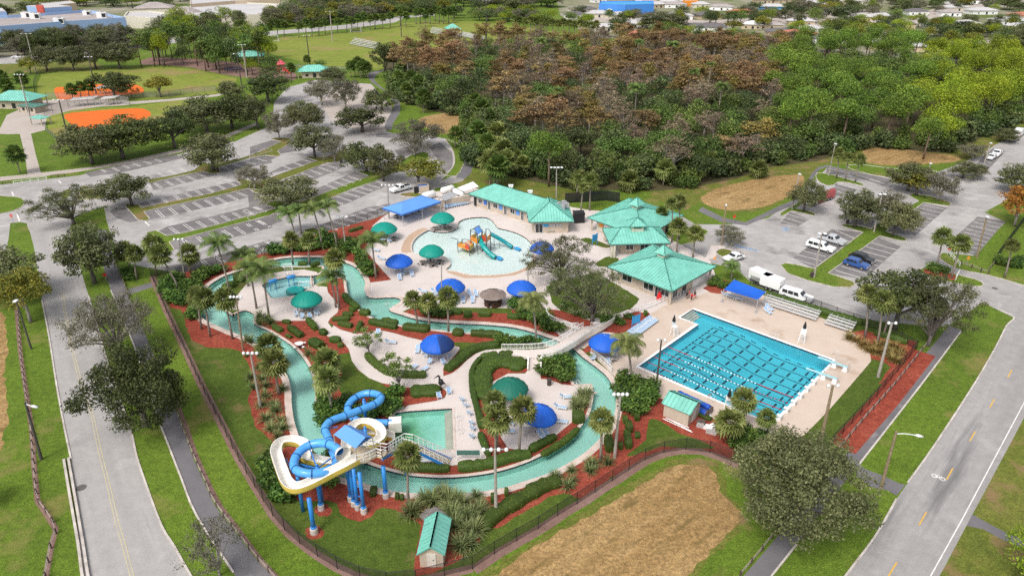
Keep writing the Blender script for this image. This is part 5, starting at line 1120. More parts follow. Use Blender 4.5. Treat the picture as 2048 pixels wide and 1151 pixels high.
for e0,e1 in((a_,c_),(b_,d_)):
 e0,e1=e0.copy(),e1.copy();MB().bar(e0+Vector((0,0,.1)),e1+Vector((0,0,.25)),.18,.9).build('stair_wall',MT['slidewhite'],rp)
rt=MB();q=[GF('I',*p)-rb_ for p in((660,600),(800,600),(1000,570),(1000,545),(810,570),(670,590))];rt.slab([(p.x,p.y)for p in q],0,1.3).build('abutment',MT['curb'],rp)
r2=thing('railing','white curved railing around the red bed above the ramp','railing',GF('I',1125,230));b2_=Vector(r2.location)
white_rail(r2,[q-b2_ for q in catmull([GF('I',*p,.7)for p in((1125,230),(1060,240),(960,205),(860,170),(780,140),(730,90),(712,30))],False,3)],1.05,1.2,1,'panel',bal=.2)
wl_=MB();q=[p-b2_ for p in catmull([GF('I',*p)for p in((1060,265),(960,225),(860,190),(780,160))],False,3)]
for i in range(len(q)-1):wl_.bar(q[i]+Vector((0,0,.35)),q[i+1]+Vector((0,0,.35)),.2,.7)
wl_.build('retaining_wall',MT['stucco'],r2)
r3=thing('railing','white leaning railing beside the river below the blue umbrella','railing',GF('I',1300,550));b3_=Vector(r3.location)
white_rail(r3,[q-b3_ for q in catmull([GF('I',*p)for p in((1290,560),(1400,640),(1500,730),(1550,800))],False,3)],1.1,1.2,1,'panel',bal=.2)
r4=thing('railing','white railing running from the ramp up to the front pavilion','railing',GF('N',450,1130));b4_=Vector(r4.location)
white_rail(r4,[q-b4_ for q in catmull([GF('N',*p)for p in((450,1135),(560,1110),(680,1060),(780,1010))],False,3)],.95,1.3,1,'panel',bal=.2)
r5=thing('railing','short white gate panel by the oak at the top of the ramp','railing',GF('L',470,495));b5_=Vector(r5.location)
white_rail(r5,[GF('L',470,495)-b5_,GF('L',585,505)-b5_],1.05,.8,1,'panel',bal=.2)
# ------------------------------------------------------------------ play structure in the kiddie pool
MT['teal']=fibre('teal_plastic',(.0,.24,.27));MT['tealtube']=fibre('green_teal_plastic',(.01,.33,.30));MT['playor']=fibre('orange_plastic',(.72,.26,.04));MT['playye']=fibre('yellow_plastic',(.78,.52,.10));MT['playre']=fibre('red_plastic',(.60,.07,.03));MT['pipe']=plain('slate_pipe',(.075,.095,.12),.5)
pb=GF('V',450,760);ps=thing('play_structure','orange and teal water play structure with two slides in the kiddie pool','play structure',pb)
def VB(x,y,z):return GF('V',x,y,z)-pb
def vpost(x,y,z,top,r=.09):
 p=VB(x,y,z);MB().tube([(p.x,p.y,-.4),(p.x,p.y,top)],r,8).build('post',MT['pipe'],ps)
def deck(pts,z,mat='playye'):
 q=[VB(x,y,z)for x,y in pts];MB().slab([(p.x,p.y)for p in q],z-.15,z).build('deck',MT[mat],ps);return q
d1=deck([(150,690),(375,765),(450,700),(235,640)],.9,'playye');d2=deck([(395,560),(530,640),(620,570),(500,510)],2.0,'playye');d3=deck([(610,560),(700,610),(775,540),(690,500)],2.4,'playor')
for q,tp in((d1,1.9),(d2,4.3),(d3,4.0)):
 for p in q:MB().tube([(p.x,p.y,-.4),(p.x,p.y,tp)],.09,8).build('post',MT['pipe'],ps)
def panel(a,b,z0,z1,mat):MB().bar((a.x,a.y,(z0+z1)/2),(b.x,b.y,(z0+z1)/2),.1,z1-z0).build('panel',MT[mat],ps)
panel(d1[0],d1[1].lerp(d1[0],.4),.9,1.5,'playor');panel(d1[0].lerp(d1[1],.65),d1[1],.9,1.9,'playre');panel(d1[1],d1[2],.9,1.8,'playye');panel(d1[0],d1[3],.9,1.4,'playye')
panel(d2[0],d2[1],2.0,2.8,'playor');panel(d2[1],d2[2].lerp(d2[1],.5),2.0,3.0,'playye');panel(d2[3],d2[0],2.0,2.8,'playye');panel(d3[0],d3[1],2.4,3.3,'playre');panel(d3[1],d3[2],2.4,3.4,'playor');panel(d3[0],d3[3],2.4,3.2,'playye')
st_=MB()
for i in range(5):
 t=i/5;a,b=d1[2].lerp(d2[0],t),d1[3].lerp(d2[3],t);st_=MB().bar((a.x,a.y,.9+1.1*t),(b.x,b.y,.9+1.1*t),.35,.08).build('step',MT['playor'],ps)
for q,z0,h in((d1,.9,1.0),(d2,2.0,1.7),(d3,2.4,1.5)):
 for i in(0,2):
  a,b=q[i].copy(),q[(i+1)%4].copy();a.z=b.z=z0;k=Vector((0,0,h));c=(a+b)/2+k*1.25
  MB().tube(catmull([a,a+k*.9,c,b+k*.9,b],False,4),.07,6).build('arch',MT['pipe'],ps)
rf=[p.copy()for p in d2];
for p in rf:p.z=3.9
r0,r1=(rf[0]+rf[1])/2,(rf[2]+rf[3])/2;r0.z=r1.z=4.9
MB().quad(rf[1],rf[2],r1,r0).quad(rf[3],rf[0],r0,r1).build('roof',MT['ltblue'],ps)
for a,b in((rf[0],r0),(rf[1],r0),(rf[2],r1),(rf[3],r1),(r0,r1)):MB().tube([a,b],.08,6).build('roof_beam',MT['pipe'],ps)
tp=catmull([VB(585,520,2.5),VB(600,610,2.2),VB(660,720,1.6),VB(740,810,.9),VB(810,870,.4),VB(870,905,.15)],False,4)
s=MB().tube(tp,.5,12).build('tube_slide',MT['tealtube'],ps,True)
for i in range(1,len(tp)-1,2):d=(tp[i+1]-tp[i]).normalized();MB().tube([tp[i]-d*.05,tp[i]+d*.05],.56,12).build('ring',MT['teal'],s)
tp=catmull([VB(775,455,2.6),VB(880,510,2.1),VB(1000,580,1.3),VB(1110,650,.6),VB(1195,712,.15)],False,4)
MB().tube(tp,.42,12).build('straight_slide',MT['teal'],ps,True)
for p in((845,560),(950,620)):q=VB(*p,1.0);MB().tube([(q.x,q.y,-.4),(q.x,q.y,1.2)],.06,6).build('leg',MT['pipe'],ps)
for pts in([(880,885),(940,880),(1020,925),(980,950),(900,930)],[(1230,705),(1290,705),(1370,745),(1320,765),(1240,735)]):
 q=[VB(x,y,.0)for x,y in pts];MB().slab([(p.x,p.y)for p in q],-.2,.06).build('landing_mat',MT['sign_blue'],ps)
MB().tube(catmull([VB(-110,690,2.2),VB(-20,545,2.2),VB(90,545,2.2),VB(150,560,2.2)],False,3)[4:]+[VB(150,690,.9),VB(150,800,-.1)],.07,6).build('spray_pipe',MT['pipe'],ps)
for x,y,z in((785,640,.8),(860,665,.8)):pass
MB().bar(VB(790,650,.9),VB(860,665,.9),.1).bar(VB(860,665,.9),VB(862,730,-.1),.1).bar(VB(775,640,.9),VB(778,720,-.1),.1).build('water_table',MT['pipe'],ps)
MT['floatblue']=fibre('float_blue',(.03,.22,.55))
for k,(a,b,lab)in enumerate((((825,450),(935,425),'blue log float with legs at the west end of the small pool'),((1050,398),(1155,378),'blue log float with legs at the middle of the small pool'))):
 A,B=GF('R',*a,.9),GF('R',*b,.9);t=thing('log_float',lab,'pool feature',(A.x,A.y,0),0,'blue log floats');d=B-A
 MB().tube([(0,0,.9),(d.x*.15,d.y*.15,.95),(d.x*.85,d.y*.85,.95),(d.x,d.y,.9)],[.25,.4,.4,.25],12).build('log',MT['floatblue'],t,True)
 for f_ in(.2,.8):MB().tube([(d.x*f_,d.y*f_-.2,-.9),(d.x*f_,d.y*f_-.2,.8)],.08,6).build('leg',MT['floatblue'],t)
t=thing('pool_arch','white tubular arch standing in the small pool','pool feature',GF('R',1260,500));MB().tube([(-.9,0,-.9),(-.9,0,.9),(.9,.3,.9),(.9,.3,-.9)],.09,6).build('arch',MT['white'],t);MB().box((0,.1,-.3),(2.2,.6,.1)).build('footboard',MT['white'],t)
t=thing('lifeguard_arch','white gate frame on the deck behind the small pool','gate',GF('R',1080,370));MB().tube([(-.75,0,0),(-.75,0,2.4),(.75,.2,2.4),(.75,.2,0)],.09,6).build('frame',MT['white'],t)
for i in range(4):MB().bar((-.75,0,.5+.45*i),(.75,.2,.5+.45*i),.06).build('rung',MT['white'],t)
t=thing('sunk_platform','green submerged platform beside the green umbrella','pool feature',GF('R',1150,540,-.2))
MB().lathe([(1.7,-.6),(1.7,0),(1.5,.08),(.05,.1)],(0,0,0),18).build('top',MT['tealtube'],t);MB().lathe([(.5,-.9),(.5,-.5)],(0,0,0),8).build('leg',MT['tealtube'],t)
# ------------------------------------------------------------------ tiki bar
MT['thatch']=ground_mat('thatch',((.16,.125,.105),(.24,.19,.165),(.33,.27,.24)),.5,2.5,14,bumpd=.06,fine_amt=.5);MT['darkwood']=plain('dark_timber',(.075,.035,.022),.8,var=.35,scale=5)
tp_=GF('F',1340,118);tk=thing('tiki_hut','round thatched tiki bar on the deck south of the kiddie pool','hut',tp_)
W_=212*.2433*mpp(985,600)/2
for k in range(5):
 r0,r1=W_*(1.02-.2*k),W_*(.80-.2*k);z0=2.05+.2*k
 m=MB();N=30;v=[]
 for(r,z)in((r0,z0-.08),(r0,z0),(max(r1,.12),z0+.28)):
  for i in range(N):
   j=random.uniform(-.05,.05)*(1 if r==r0 else .2);a=2*math.pi*i/N;v.append(((r+j)*math.cos(a),(r+j)*math.sin(a),z+j*.6))
 m.add(v,[(q*N+i,q*N+(i+1)%N,(q+1)*N+(i+1)%N,(q+1)*N+i)for q in range(2)for i in range(N)]);m.build('thatch_layer',MT['thatch'],tk)
for i in range(9):
 a=2*math.pi*i/9;x,y=W_*.66*math.cos(a),W_*.66*math.sin(a);MB().tube([(x,y,0),(x,y,2.1)],.09,6).build('post',MT['darkwood'],tk)
for i in range(20):
 if i in(4,14):continue
 a=2*math.pi*i/20;MB().box((W_*.63*math.cos(a),W_*.63*math.sin(a),.6),(.05,W_*.19,1.2),a).build('plank',MT['darkwood'],tk)
MB().lathe([(W_*.55,1.15),(W_*.72,1.15),(W_*.72,1.22),(W_*.55,1.22),(W_*.55,1.15)],(0,0,0),20,False).build('bar_top',MT['wood'],tk)
# ------------------------------------------------------------------ vegetation
RG=np.random.default_rng(11)
def leaf_mat(name,cols,trans=.25,osc=.12,rough=.55):
 """cols dark -> light; every leaf has its own tint, every plant a slight shift"""
 m=bpy.data.materials.new(name);m.use_nodes=True;nt=m.node_tree;nt.nodes.clear()
 out=nt.nodes.new('ShaderNodeOutputMaterial');b=nt.nodes.new('ShaderNodeBsdfPrincipled');b.inputs['Roughness'].default_value=rough;b.inputs['Specular IOR Level'].default_value=.25
 at=nt.nodes.new('ShaderNodeAttribute');at.attribute_name='rnd'
 c=ramp(nt,at.outputs['Fac'],[(i/(len(cols)-1),k)for i,k in enumerate(cols)])
 oi=nt.nodes.new('ShaderNodeObjectInfo');hv=nt.nodes.new('ShaderNodeHueSaturation')
 mr=nt.nodes.new('ShaderNodeMapRange');mr.inputs['To Min'].default_value=1-osc*2;mr.inputs['To Max'].default_value=1+osc*2;nt.links.new(oi.outputs['Random'],mr.inputs[0]);nt.links.new(mr.outputs[0],hv.inputs['Value'])
 mh=nt.nodes.new('ShaderNodeMapRange');mh.inputs['To Min'].default_value=.5-osc*.12;mh.inputs['To Max'].default_value=.5+osc*.12
 ml_=nt.nodes.new('ShaderNodeMath');ml_.operation='FRACT';mm=nt.nodes.new('ShaderNodeMath');mm.operation='MULTIPLY';mm.inputs[1].default_value=7.31
 nt.links.new(oi.outputs['Random'],mm.inputs[0]);nt.links.new(mm.outputs[0],ml_.inputs[0]);nt.links.new(ml_.outputs[0],mh.inputs[0]);nt.links.new(mh.outputs[0],hv.inputs['Hue'])
 nt.links.new(c,hv.inputs['Color']);nt.links.new(hv.outputs[0],b.inputs['Base Color'])
 tr=nt.nodes.new('ShaderNodeBsdfTranslucent');nt.links.new(hv.outputs[0],tr.inputs['Color'])
 mx=nt.nodes.new('ShaderNodeMixShader');mx.inputs[0].default_value=trans
 nt.links.new(b.outputs[0],mx.inputs[1]);nt.links.new(tr.outputs[0],mx.inputs[2]);nt.links.new(mx.outputs[0],out.inputs['Surface']);return m
LM={'oak':leaf_mat('oak_leaves',((.062,.07,.03),(.135,.148,.06),(.24,.24,.11)),.2),'oakdark':leaf_mat('dark_oak_leaves',((.03,.042,.014),(.075,.10,.028),(.15,.175,.055)),.15),'oakgrey':leaf_mat('grey_oak_leaves',((0.115,0.108,0.074),(0.182,0.176,0.115),(0.270,0.257,0.169)),.25),'oakyel':leaf_mat('yellowing_leaves',((0.088,0.105,0.021),(0.210,0.219,0.032),(0.420,0.333,0.052)),.25),'autumn':leaf_mat('autumn_leaves',((0.176,0.077,0.013),(0.374,0.187,0.028),(0.495,0.286,0.066)),.25),'rust':leaf_mat('rust_needles',((.10,.068,.032),(.255,.17,.075),(.40,.27,.12)),.2,.16),'ochre':leaf_mat('ochre_needles',((.085,.07,.022),(.235,.17,.05),(.38,.27,.075)),.2,.16),'greypink':leaf_mat('grey_pink_needles',((.11,.085,.055),(.245,.185,.12),(.37,.285,.19)),.2,.16),'dark':leaf_mat('dark_broadleaf',((.034,.052,.018),(.09,.125,.042),(.19,.23,.08)),.18,.16),'mid':leaf_mat('mid_broadleaf',((.045,.075,.017),(.115,.18,.036),(.23,.30,.07)),.2,.16),'pine':leaf_mat('pine_needles',((.045,.082,.014),(.14,.235,.03),(.29,.40,.058)),.2,.1),'lime':leaf_mat('lime_broadleaf',((.08,.125,.008),(.245,.33,.02),(.46,.52,.045)),.25,.1),'palm':leaf_mat('palm_fronds',((.07,.09,.025),(.16,.195,.05),(.32,.34,.12)),.2,.1),'palmgreen':leaf_mat('green_fronds',((.035,.065,.015),(.095,.155,.03),(.22,.28,.075)),.2,.1),'skirt':leaf_mat('dead_fronds',((0.110,0.077,0.044),(0.220,0.165,0.099),(0.330,0.264,0.165)),.1),'hedge':leaf_mat('hedge_leaves',((.035,.062,.012),(.105,.17,.022),(.23,.31,.05)),.2,.1),'bush':leaf_mat('tropical_leaves',((.022,.05,.011),(.075,.145,.024),(.19,.29,.05)),.2,.12),'tuft':leaf_mat('grass_blades',((0.061,0.088,0.032),(0.158,0.201,0.070),(0.333,0.350,0.158)),.2,.12),'drytuft':leaf_mat('dry_blades',((0.123,0.088,0.032),(0.263,0.193,0.061),(0.420,0.315,0.123)),.2,.12)}
MT['bark']=plain('oak_bark',(.115,.10,.09),.95,var=.35,scale=4);MT['palebark']=plain('pale_bark',(.26,.235,.21),.95,var=.25,scale=3);MT['palmbark']=plain('palm_bark',(.24,.205,.17),.95,var=.3,scale=5);MT['pinebark']=plain('pine_bark',(.15,.10,.075),.95,var=.3,scale=4)
def leaves(C,size,up=.35,outv=None,asp=.62,rnd=None,jitter=.35):
 """one rhombic leaf per centre"""
 n=len(C);N=RG.normal(size=(n,3));N/=np.linalg.norm(N,axis=1)[:,None]
 if outv is not None:N=N*.75+outv*.6
 N[:,2]+=up;N/=np.linalg.norm(N,axis=1)[:,None]
 R=RG.normal(size=(n,3));T=np.cross(N,R);T/=np.linalg.norm(T,axis=1)[:,None]+1e-9;Bv=np.cross(N,T)
 s=size*(1+jitter*RG.uniform(-1,1,n))[:,None]
 V=np.stack([C+T*s*.5,C+Bv*s*.5*asp,C-T*s*.5,C-Bv*s*.5*asp],1).reshape(-1,3)
 return V,(np.arange(n*4).reshape(n,4)),(RG.uniform(0,1,n)if rnd is None else rnd)
def foliage_mesh(name,parts,mat):
 """parts: list of (verts, quads, per-face tint)"""
 Vs,Fs,Rs=[],[],[];b=0
 for V,F,R in parts:
  Vs.append(V);Fs.append(F+b);Rs.append(R);b+=len(V)
 V=np.concatenate(Vs);F=np.concatenate(Fs);R=np.concatenate(Rs)
 me=bpy.data.meshes.new(name);me.vertices.add(len(V));me.vertices.foreach_set('co',V.astype(np.float32).ravel())
 k=F.shape[1];me.loops.add(F.size);me.loops.foreach_set('vertex_index',F.astype(np.int32).ravel())
 me.polygons.add(len(F));me.polygons.foreach_set('loop_start',np.arange(0,F.size,k,dtype=np.int32));me.polygons.foreach_set('loop_total',np.full(len(F),k,np.int32))
 at=me.attributes.new('rnd','FLOAT','FACE');at.data.foreach_set('value',np.clip(R,0,1).astype(np.float32))
 me.materials.append(mat);me.update(calc_edges=True);me.validate();return me
def clumps_on_dome(n,rx,rz,zc,zmin=-.35,flat=1.0):
 """centres spread over the upper shell and some of the inside of a crown"""
 P=[]
 while len(P)<n:
  v=RG.normal(size=3);v/=np.linalg.norm(v)
  if v[2]<zmin:continue
  r=RG.uniform(.55,1.0)if RG.random()>.2 else RG.uniform(.1,.6)
  P.append((v[0]*rx*r,v[1]*rx*r,zc+v[2]*rz*r))
 return np.array(P)
def clump_leaves(P,cr,per,size,up=.35,fl=.7,hollow=.5):
 n=len(P)*per;idx=np.repeat(np.arange(len(P)),per)
 D=RG.normal(size=(n,3));D/=np.linalg.norm(D,axis=1)[:,None]
 rad=RG.uniform(hollow,1.05,n)[:,None]*cr*(1+.25*RG.uniform(-1,1,len(P)))[idx][:,None]
 C=P[idx]+D*rad*np.array([1,1,fl])
 tint=RG.uniform(0,.75,n)+(RG.uniform(-.15,.25,len(P)))[idx]
 return leaves(C,size,up,D,rnd=tint)
def limb_mesh(name,mat,H,base_r,targets,fork=.35,n=6,extra=0):
 m=MB();f=Vector((RG.uniform(-.1,.1),RG.uniform(-.1,.1),H*fork))
 m.tube([(0,0,-.1),(0,0,H*fork*.4),f],[base_r*1.25,base_r,base_r*.85],8)
 for t in targets:
  t=Vector(t);mid=f.lerp(t,.5)+Vector((RG.uniform(-.3,.3),RG.uniform(-.3,.3),abs(t.z-f.z)*.1))
  m.tube([f-Vector((0,0,base_r)),mid,t],[base_r*.55,base_r*.32,base_r*.1],n,False)
  for k in range(extra):
   e=mid.lerp(t,RG.uniform(.2,.8));q=e+Vector((RG.normal()*.9,RG.normal()*.9,RG.uniform(.3,1.2)))
   m.tube([e,e.lerp(q,.5)+Vector((0,0,.1)),q],[base_r*.17,base_r*.1,base_r*.03],4,False)
 return m.mesh(name,mat,True)
VEG={}
def make_broad(key,leafmat,nvar,W,H,nclump,cr,per,size,bark='bark',rz=None,zc=None,fork=.3,zmin=-.35,up=.35,fl=.7,limbs=7,base_r=.3,extra=0,hollow=.5):
 out=[]
 for k in range(nvar):
  rz_=rz or H*.42;zc_=zc or H-rz_
  P=clumps_on_dome(nclump,W/2-cr*.7,rz_-cr*fl*.6,zc_,zmin)
  P[:,0]*=RG.uniform(.88,1.1);P[:,1]*=RG.uniform(.88,1.1);P[:,:2]+=RG.uniform(-.06,.06,2)*W
  cm=foliage_mesh(key+'_crown',[clump_leaves(P,cr,per,size,up,fl,hollow)],LM[leafmat])
  sel=P[RG.choice(len(P),min(limbs,len(P)),replace=False)]
  tm=limb_mesh(key+'_trunk',MT[bark],H,base_r,[tuple(p)for p in sel],fork,extra=extra)
  out.append((tm,cm))
 VEG[key]=(out,W,H)
make_broad('oaknear','oak',2,14,11,130,1.1,230,.23,zmin=-.7,rz=5.0,limbs=14,base_r=.38,extra=2,fork=.22)
make_broad('darknear','oakdark',1,14,10,110,1.15,210,.26,zmin=-.7,rz=4.6,limbs=12,base_r=.38,extra=2,fork=.22)
make_broad('greynear','oakgrey',1,15,9,130,1.15,120,.20,'palebark',zmin=-.6,limbs=22,base_r=.34,extra=5,fork=.2,hollow=.2)
make_broad('sparse','oakgrey',1,8,6,46,.75,60,.17,'palebark',limbs=18,base_r=.14,extra=5,fork=.15,hollow=.15)
make_broad('yelnear','oakyel',1,11,9,60,1.1,110,.33,'palebark',limbs=8,base_r=.25,fork=.3)
make_broad('airy','oak',2,14,10,105,1.0,120,.22,zmin=-.45,rz=4.6,limbs=26,base_r=.3,extra=4,fork=.18,hollow=.2)
make_broad('plumeria','mid',1,5,4.6,26,.55,60,.22,'palebark',limbs=14,base_r=.11,extra=3,fork=.2,hollow=.2)
make_broad('oak','oak',4,10,8.5,70,1.05,110,.33,zmin=-.7,rz=3.9,limbs=9,base_r=.26,extra=1,fork=.28)
make_broad('darkoak','oakdark',2,10,8.5,66,1.1,105,.35,zmin=-.7,rz=3.9,limbs=9,base_r=.28,extra=1,fork=.28)
make_broad('greyoak','oakgrey',2,10,8,70,1.0,85,.28,'palebark',zmin=-.6,rz=3.6,limbs=12,base_r=.22,extra=2,fork=.25,hollow=.3)
make_broad('yeloak','oakyel',1,9,7,40,1.1,70,.42,limbs=8,base_r=.22,fork=.28)
make_broad('autumn','autumn',1,9,8,42,1.05,65,.42,'palebark',limbs=9,base_r=.2,extra=1,fork=.25)
make_broad('rust','rust',4,10,14,30,1.5,62,.5,'palebark',rz=5.6,limbs=5,base_r=.2,fork=.5,zmin=-.2,up=.6,fl=.42,hollow=.35)
make_broad('ochre','ochre',3,10,14,30,1.5,62,.5,'palebark',rz=5.6,limbs=5,base_r=.2,fork=.5,zmin=-.2,up=.6,fl=.42,hollow=.35)
make_broad('greypink','greypink',3,10,13.5,34,1.3,40,.42,'palebark',rz=5.4,limbs=14,base_r=.2,extra=3,fork=.4,zmin=-.2,up=.5,fl=.5,hollow=.2)
make_broad('dark','dark',4,10,11,26,1.9,80,.5,rz=5.4,limbs=3,base_r=.22,fork=.35,zmin=-.6,hollow=.7)
make_broad('mid','mid',4,10,11,26,1.8,80,.48,rz=5.2,limbs=3,base_r=.22,fork=.35,zmin=-.5,hollow=.7)
make_broad('pine','pine',4,13,16,19,2.3,190,.42,'pinebark',rz=5.6,limbs=6,base_r=.24,fork=.55,zmin=-.05,up=.3,fl=.62,hollow=.88)
make_broad('lime','lime',4,13,14.5,22,2.2,180,.42,rz=6.2,limbs=4,base_r=.24,fork=.45,zmin=-.2,up=.3,fl=.75,hollow=.85)
make_broad('thinpine','mid',2,7,17,24,1.2,50,.5,'pinebark',rz=5.5,limbs=6,base_r=.16,fork=.5,zmin=-.3,up=.6,fl=.6)
make_broad('shrub','bush',3,2.6,1.9,22,.48,34,.30,rz=1.05,limbs=3,base_r=.05,fork=.3,zmin=-.8,up=.5,fl=.9)
make_broad('lightshrub','mid',2,5,4,20,1.1,60,.42,rz=2.2,limbs=2,base_r=.08,fork=.3,zmin=-.8,up=.5,fl=.9)
make_broad('forestshrub','dark',3,5,4,20,1.1,38,.55,rz=2.2,limbs=2,base_r=.08,fork=.3,zmin=-.8,up=.5,fl=.9)
def fan_palm(key,leafmat,nvar,nleaf=42,R=1.7):
 out=[]
 for k in range(nvar):
  V,F,T=[],[],[]
  for i in range(nleaf):
   az=i*2.399+RG.uniform(-.3,.3);el=math.radians(78-128*(i/nleaf)**1.05+RG.uniform(-10,10));L=R*RG.uniform(.55,.72)
   d=np.array([math.cos(az)*math.cos(el),math.sin(az)*math.cos(el),math.sin(el)]);side=np.array([-math.sin(az),math.cos(az),0]);upv=np.cross(side,d)*-1
   if upv[2]<0:upv=-upv
   hub=d*L*.75;tn=RG.uniform(.1,1)
   dead=i>nleaf*.9
   V+=[(0,0,0),tuple(hub+side*.03),tuple(hub),tuple(hub-side*.03)];b=len(V)-4;F.append((b,b+1,b+2,b+3));T.append(.6)
   ns=9
   for s in range(ns):
    a=math.radians(-105+210*s/(ns-1));ll=R*.62*(1-.18*abs(s-ns//2)/(ns/2))*RG.uniform(.85,1.1)
    dd=d*math.cos(a)+side*math.sin(a);tip=hub+dd*ll+np.array([0,0,-.22*R*(.4+abs(math.sin(a))*.5)]);w=np.cross(dd,upv);w=w/(np.linalg.norm(w)+1e-9)*.085*R
    mid=hub+dd*ll*.5
    b=len(V);V+=[tuple(hub),tuple(mid+w),tuple(tip),tuple(mid-w)];F.append((b,b+1,b+2,b+3));T.append(min(1,max(0,tn*.7+RG.uniform(0,.3))))
  cm=foliage_mesh(key+'_crown',[(np.array(V),np.array(F),np.array(T))],LM[leafmat]);out.append((None,cm))
 VEG[key]=(out,2*R,0)
def feather_palm(key,leafmat,nvar,nf=17,R=2.6,droop=.9):
 out=[]
 for k in range(nvar):
  V,F,T=[],[],[]
  for i in range(nf):
   az=i*2.399+RG.uniform(-.25,.25);e0=math.radians(72-62*i/nf+RG.uniform(-8,8));L=R*RG.uniform(.9,1.12);n=13
   h=np.array([math.cos(az),math.sin(az),0]);side=np.array([-math.sin(az),math.cos(az),0]);p=np.zeros(3);e=e0;tn=RG.uniform(.1,.7)
   for s in range(n):
    t=s/n;e=e0-droop*1.9*t**1.5;d=h*math.cos(e)+np.array([0,0,math.sin(e)]);q=p+d*(L/n)
    up_=np.cross(side,d);
    if up_[2]<0:up_=-up_
    wl=R*.30*math.sin(math.pi*min(1,t*.85+.12))**.7
    b=len(V);V+=[tuple(p+side*.03),tuple(q+side*.02),tuple(q-side*.02),tuple(p-side*.03)];F.append((b,b+1,b+2,b+3));T.append(.9)
    for sg in(-1,1):
     for hh in(0,.5):
      o=p+d*(L/n)*hh;tip=o+side*sg*wl+d*wl*.55-np.array([0,0,wl*(.30+.35*t)]);b=len(V)
      V+=[tuple(o),tuple(o+d*.10*R/2.6),tuple(tip),tuple(tip-d*.03)];F.append((b,b+1,b+2,b+3));T.append(min(1,max(0,tn+RG.uniform(-.1,.3))))
    p=q
  out.append((None,foliage_mesh(key+'_crown',[(np.array(V),np.array(F),np.array(T))],LM[leafmat])))
 VEG[key]=(out,2*R*.92,0)
fan_palm('sabal','palm',3);fan_palm('sabalgreen','palmgreen',2);feather_palm('royal','palmgreen',2);feather_palm('coconut','palm',1,20,2.6,1.15)
def blade_clump(key,leafmat,nvar,n=110,R=1.0,H=1.0):
 out=[]
 for k in range(nvar):
  V,F,T=[],[],[]
  for i in range(n):
   az=RG.uniform(0,2*math.pi);el=math.radians(RG.uniform(18,86));L=R*RG.uniform(.75,1.15);h=np.array([math.cos(az),math.sin(az),0]);side=np.array([-math.sin(az),math.cos(az),0])*.035*R
   p=h*.08*R;t_=RG.uniform(0,1)
   for s in range(3):
    e=el-s*.38;q=p+(h*math.cos(e)+np.array([0,0,math.sin(e)]))*L/3;w0,w1=(1,.8,.5)[s],(.8,.5,.05)[s];b=len(V)
    V+=[tuple(p+side*w0),tuple(q+side*w1),tuple(q-side*w1),tuple(p-side*w0)];F.append((b,b+1,b+2,b+3));T.append(min(1,t_*.6+s*.18));p=q
  out.append((None,foliage_mesh(key,[(np.array(V),np.array(F),np.array(T))],LM[leafmat])))
 VEG[key]=(out,2*R*.9,R*.8)
blade_clump('tuft','tuft',3);blade_clump('drytuft','drytuft',2)
_vc={}
def plant(key,loc,w,h,name,label,cat_,group=None,crown='crown',trunk='trunk'):
 vs,W,H=VEG[key];i=_vc.get(key,0);_vc[key]=i+1;tm,cm=vs[i%len(vs)]
 t=thing(name,label,cat_,loc,random.uniform(0,6.28),group);s=w/W;sz=h/H if H else s
 t.scale=(s,s,sz)
 if tm:link(trunk,tm,t)
 link(crown,cm,t);return t
def tree_at(key,bx,by,top,wpx,name,label,group=None,cat_='tree'):
 h=height_at(bx,by,top);w=(1.26 if wpx<130 else 1.12)*wpx*mpp(bx,by);return plant(key,G(bx,by),w,h,name,label,cat_,group)
def palm_at(key,fr,bx,by,cx,cy,wz,label,group,name='palm_tree',trunk_r=.17):
 b=px(fr,bx,by);c=px(fr,cx,cy);p=G(*b);h=height_at(b[0],b[1],c[1]);w=1.22*wz*FR[fr][2]*mpp(*b)
 dpt=p.y*_c+(CAM_H-h)*_s;off=(c[0]-1024)/CAM_F*dpt-p.x
 t=thing(name,label,'palm tree',p,0,group)
 MB().tube([(0,0,-.1),(off*.12,0,h*.3),(off*.5,0,h*.65),(off,0,h)],[trunk_r*1.35,trunk_r,trunk_r*.92,trunk_r*.85],7).build('trunk',MT['palmbark'],t,True)
 vs,W,H=VEG[key];i=_vc.get(key,0);_vc[key]=i+1;cm=vs[i%len(vs)][1]
 c_=link('crown',cm,t,(off,0,h),random.uniform(0,6.28));s=w/W;c_.scale=(s,s,s)
 if key.startswith('sabal')and wz*FR[fr][2]>28:
  m=MB().lathe([(trunk_r*.9,h-s*1.1),(trunk_r*2.0,h-s*.75),(trunk_r*2.4,h-s*.3),(trunk_r*1.5,h)],(off*.97,0,0),9);m.build('boot_skirt',MT['palmbark'],t)
 return t
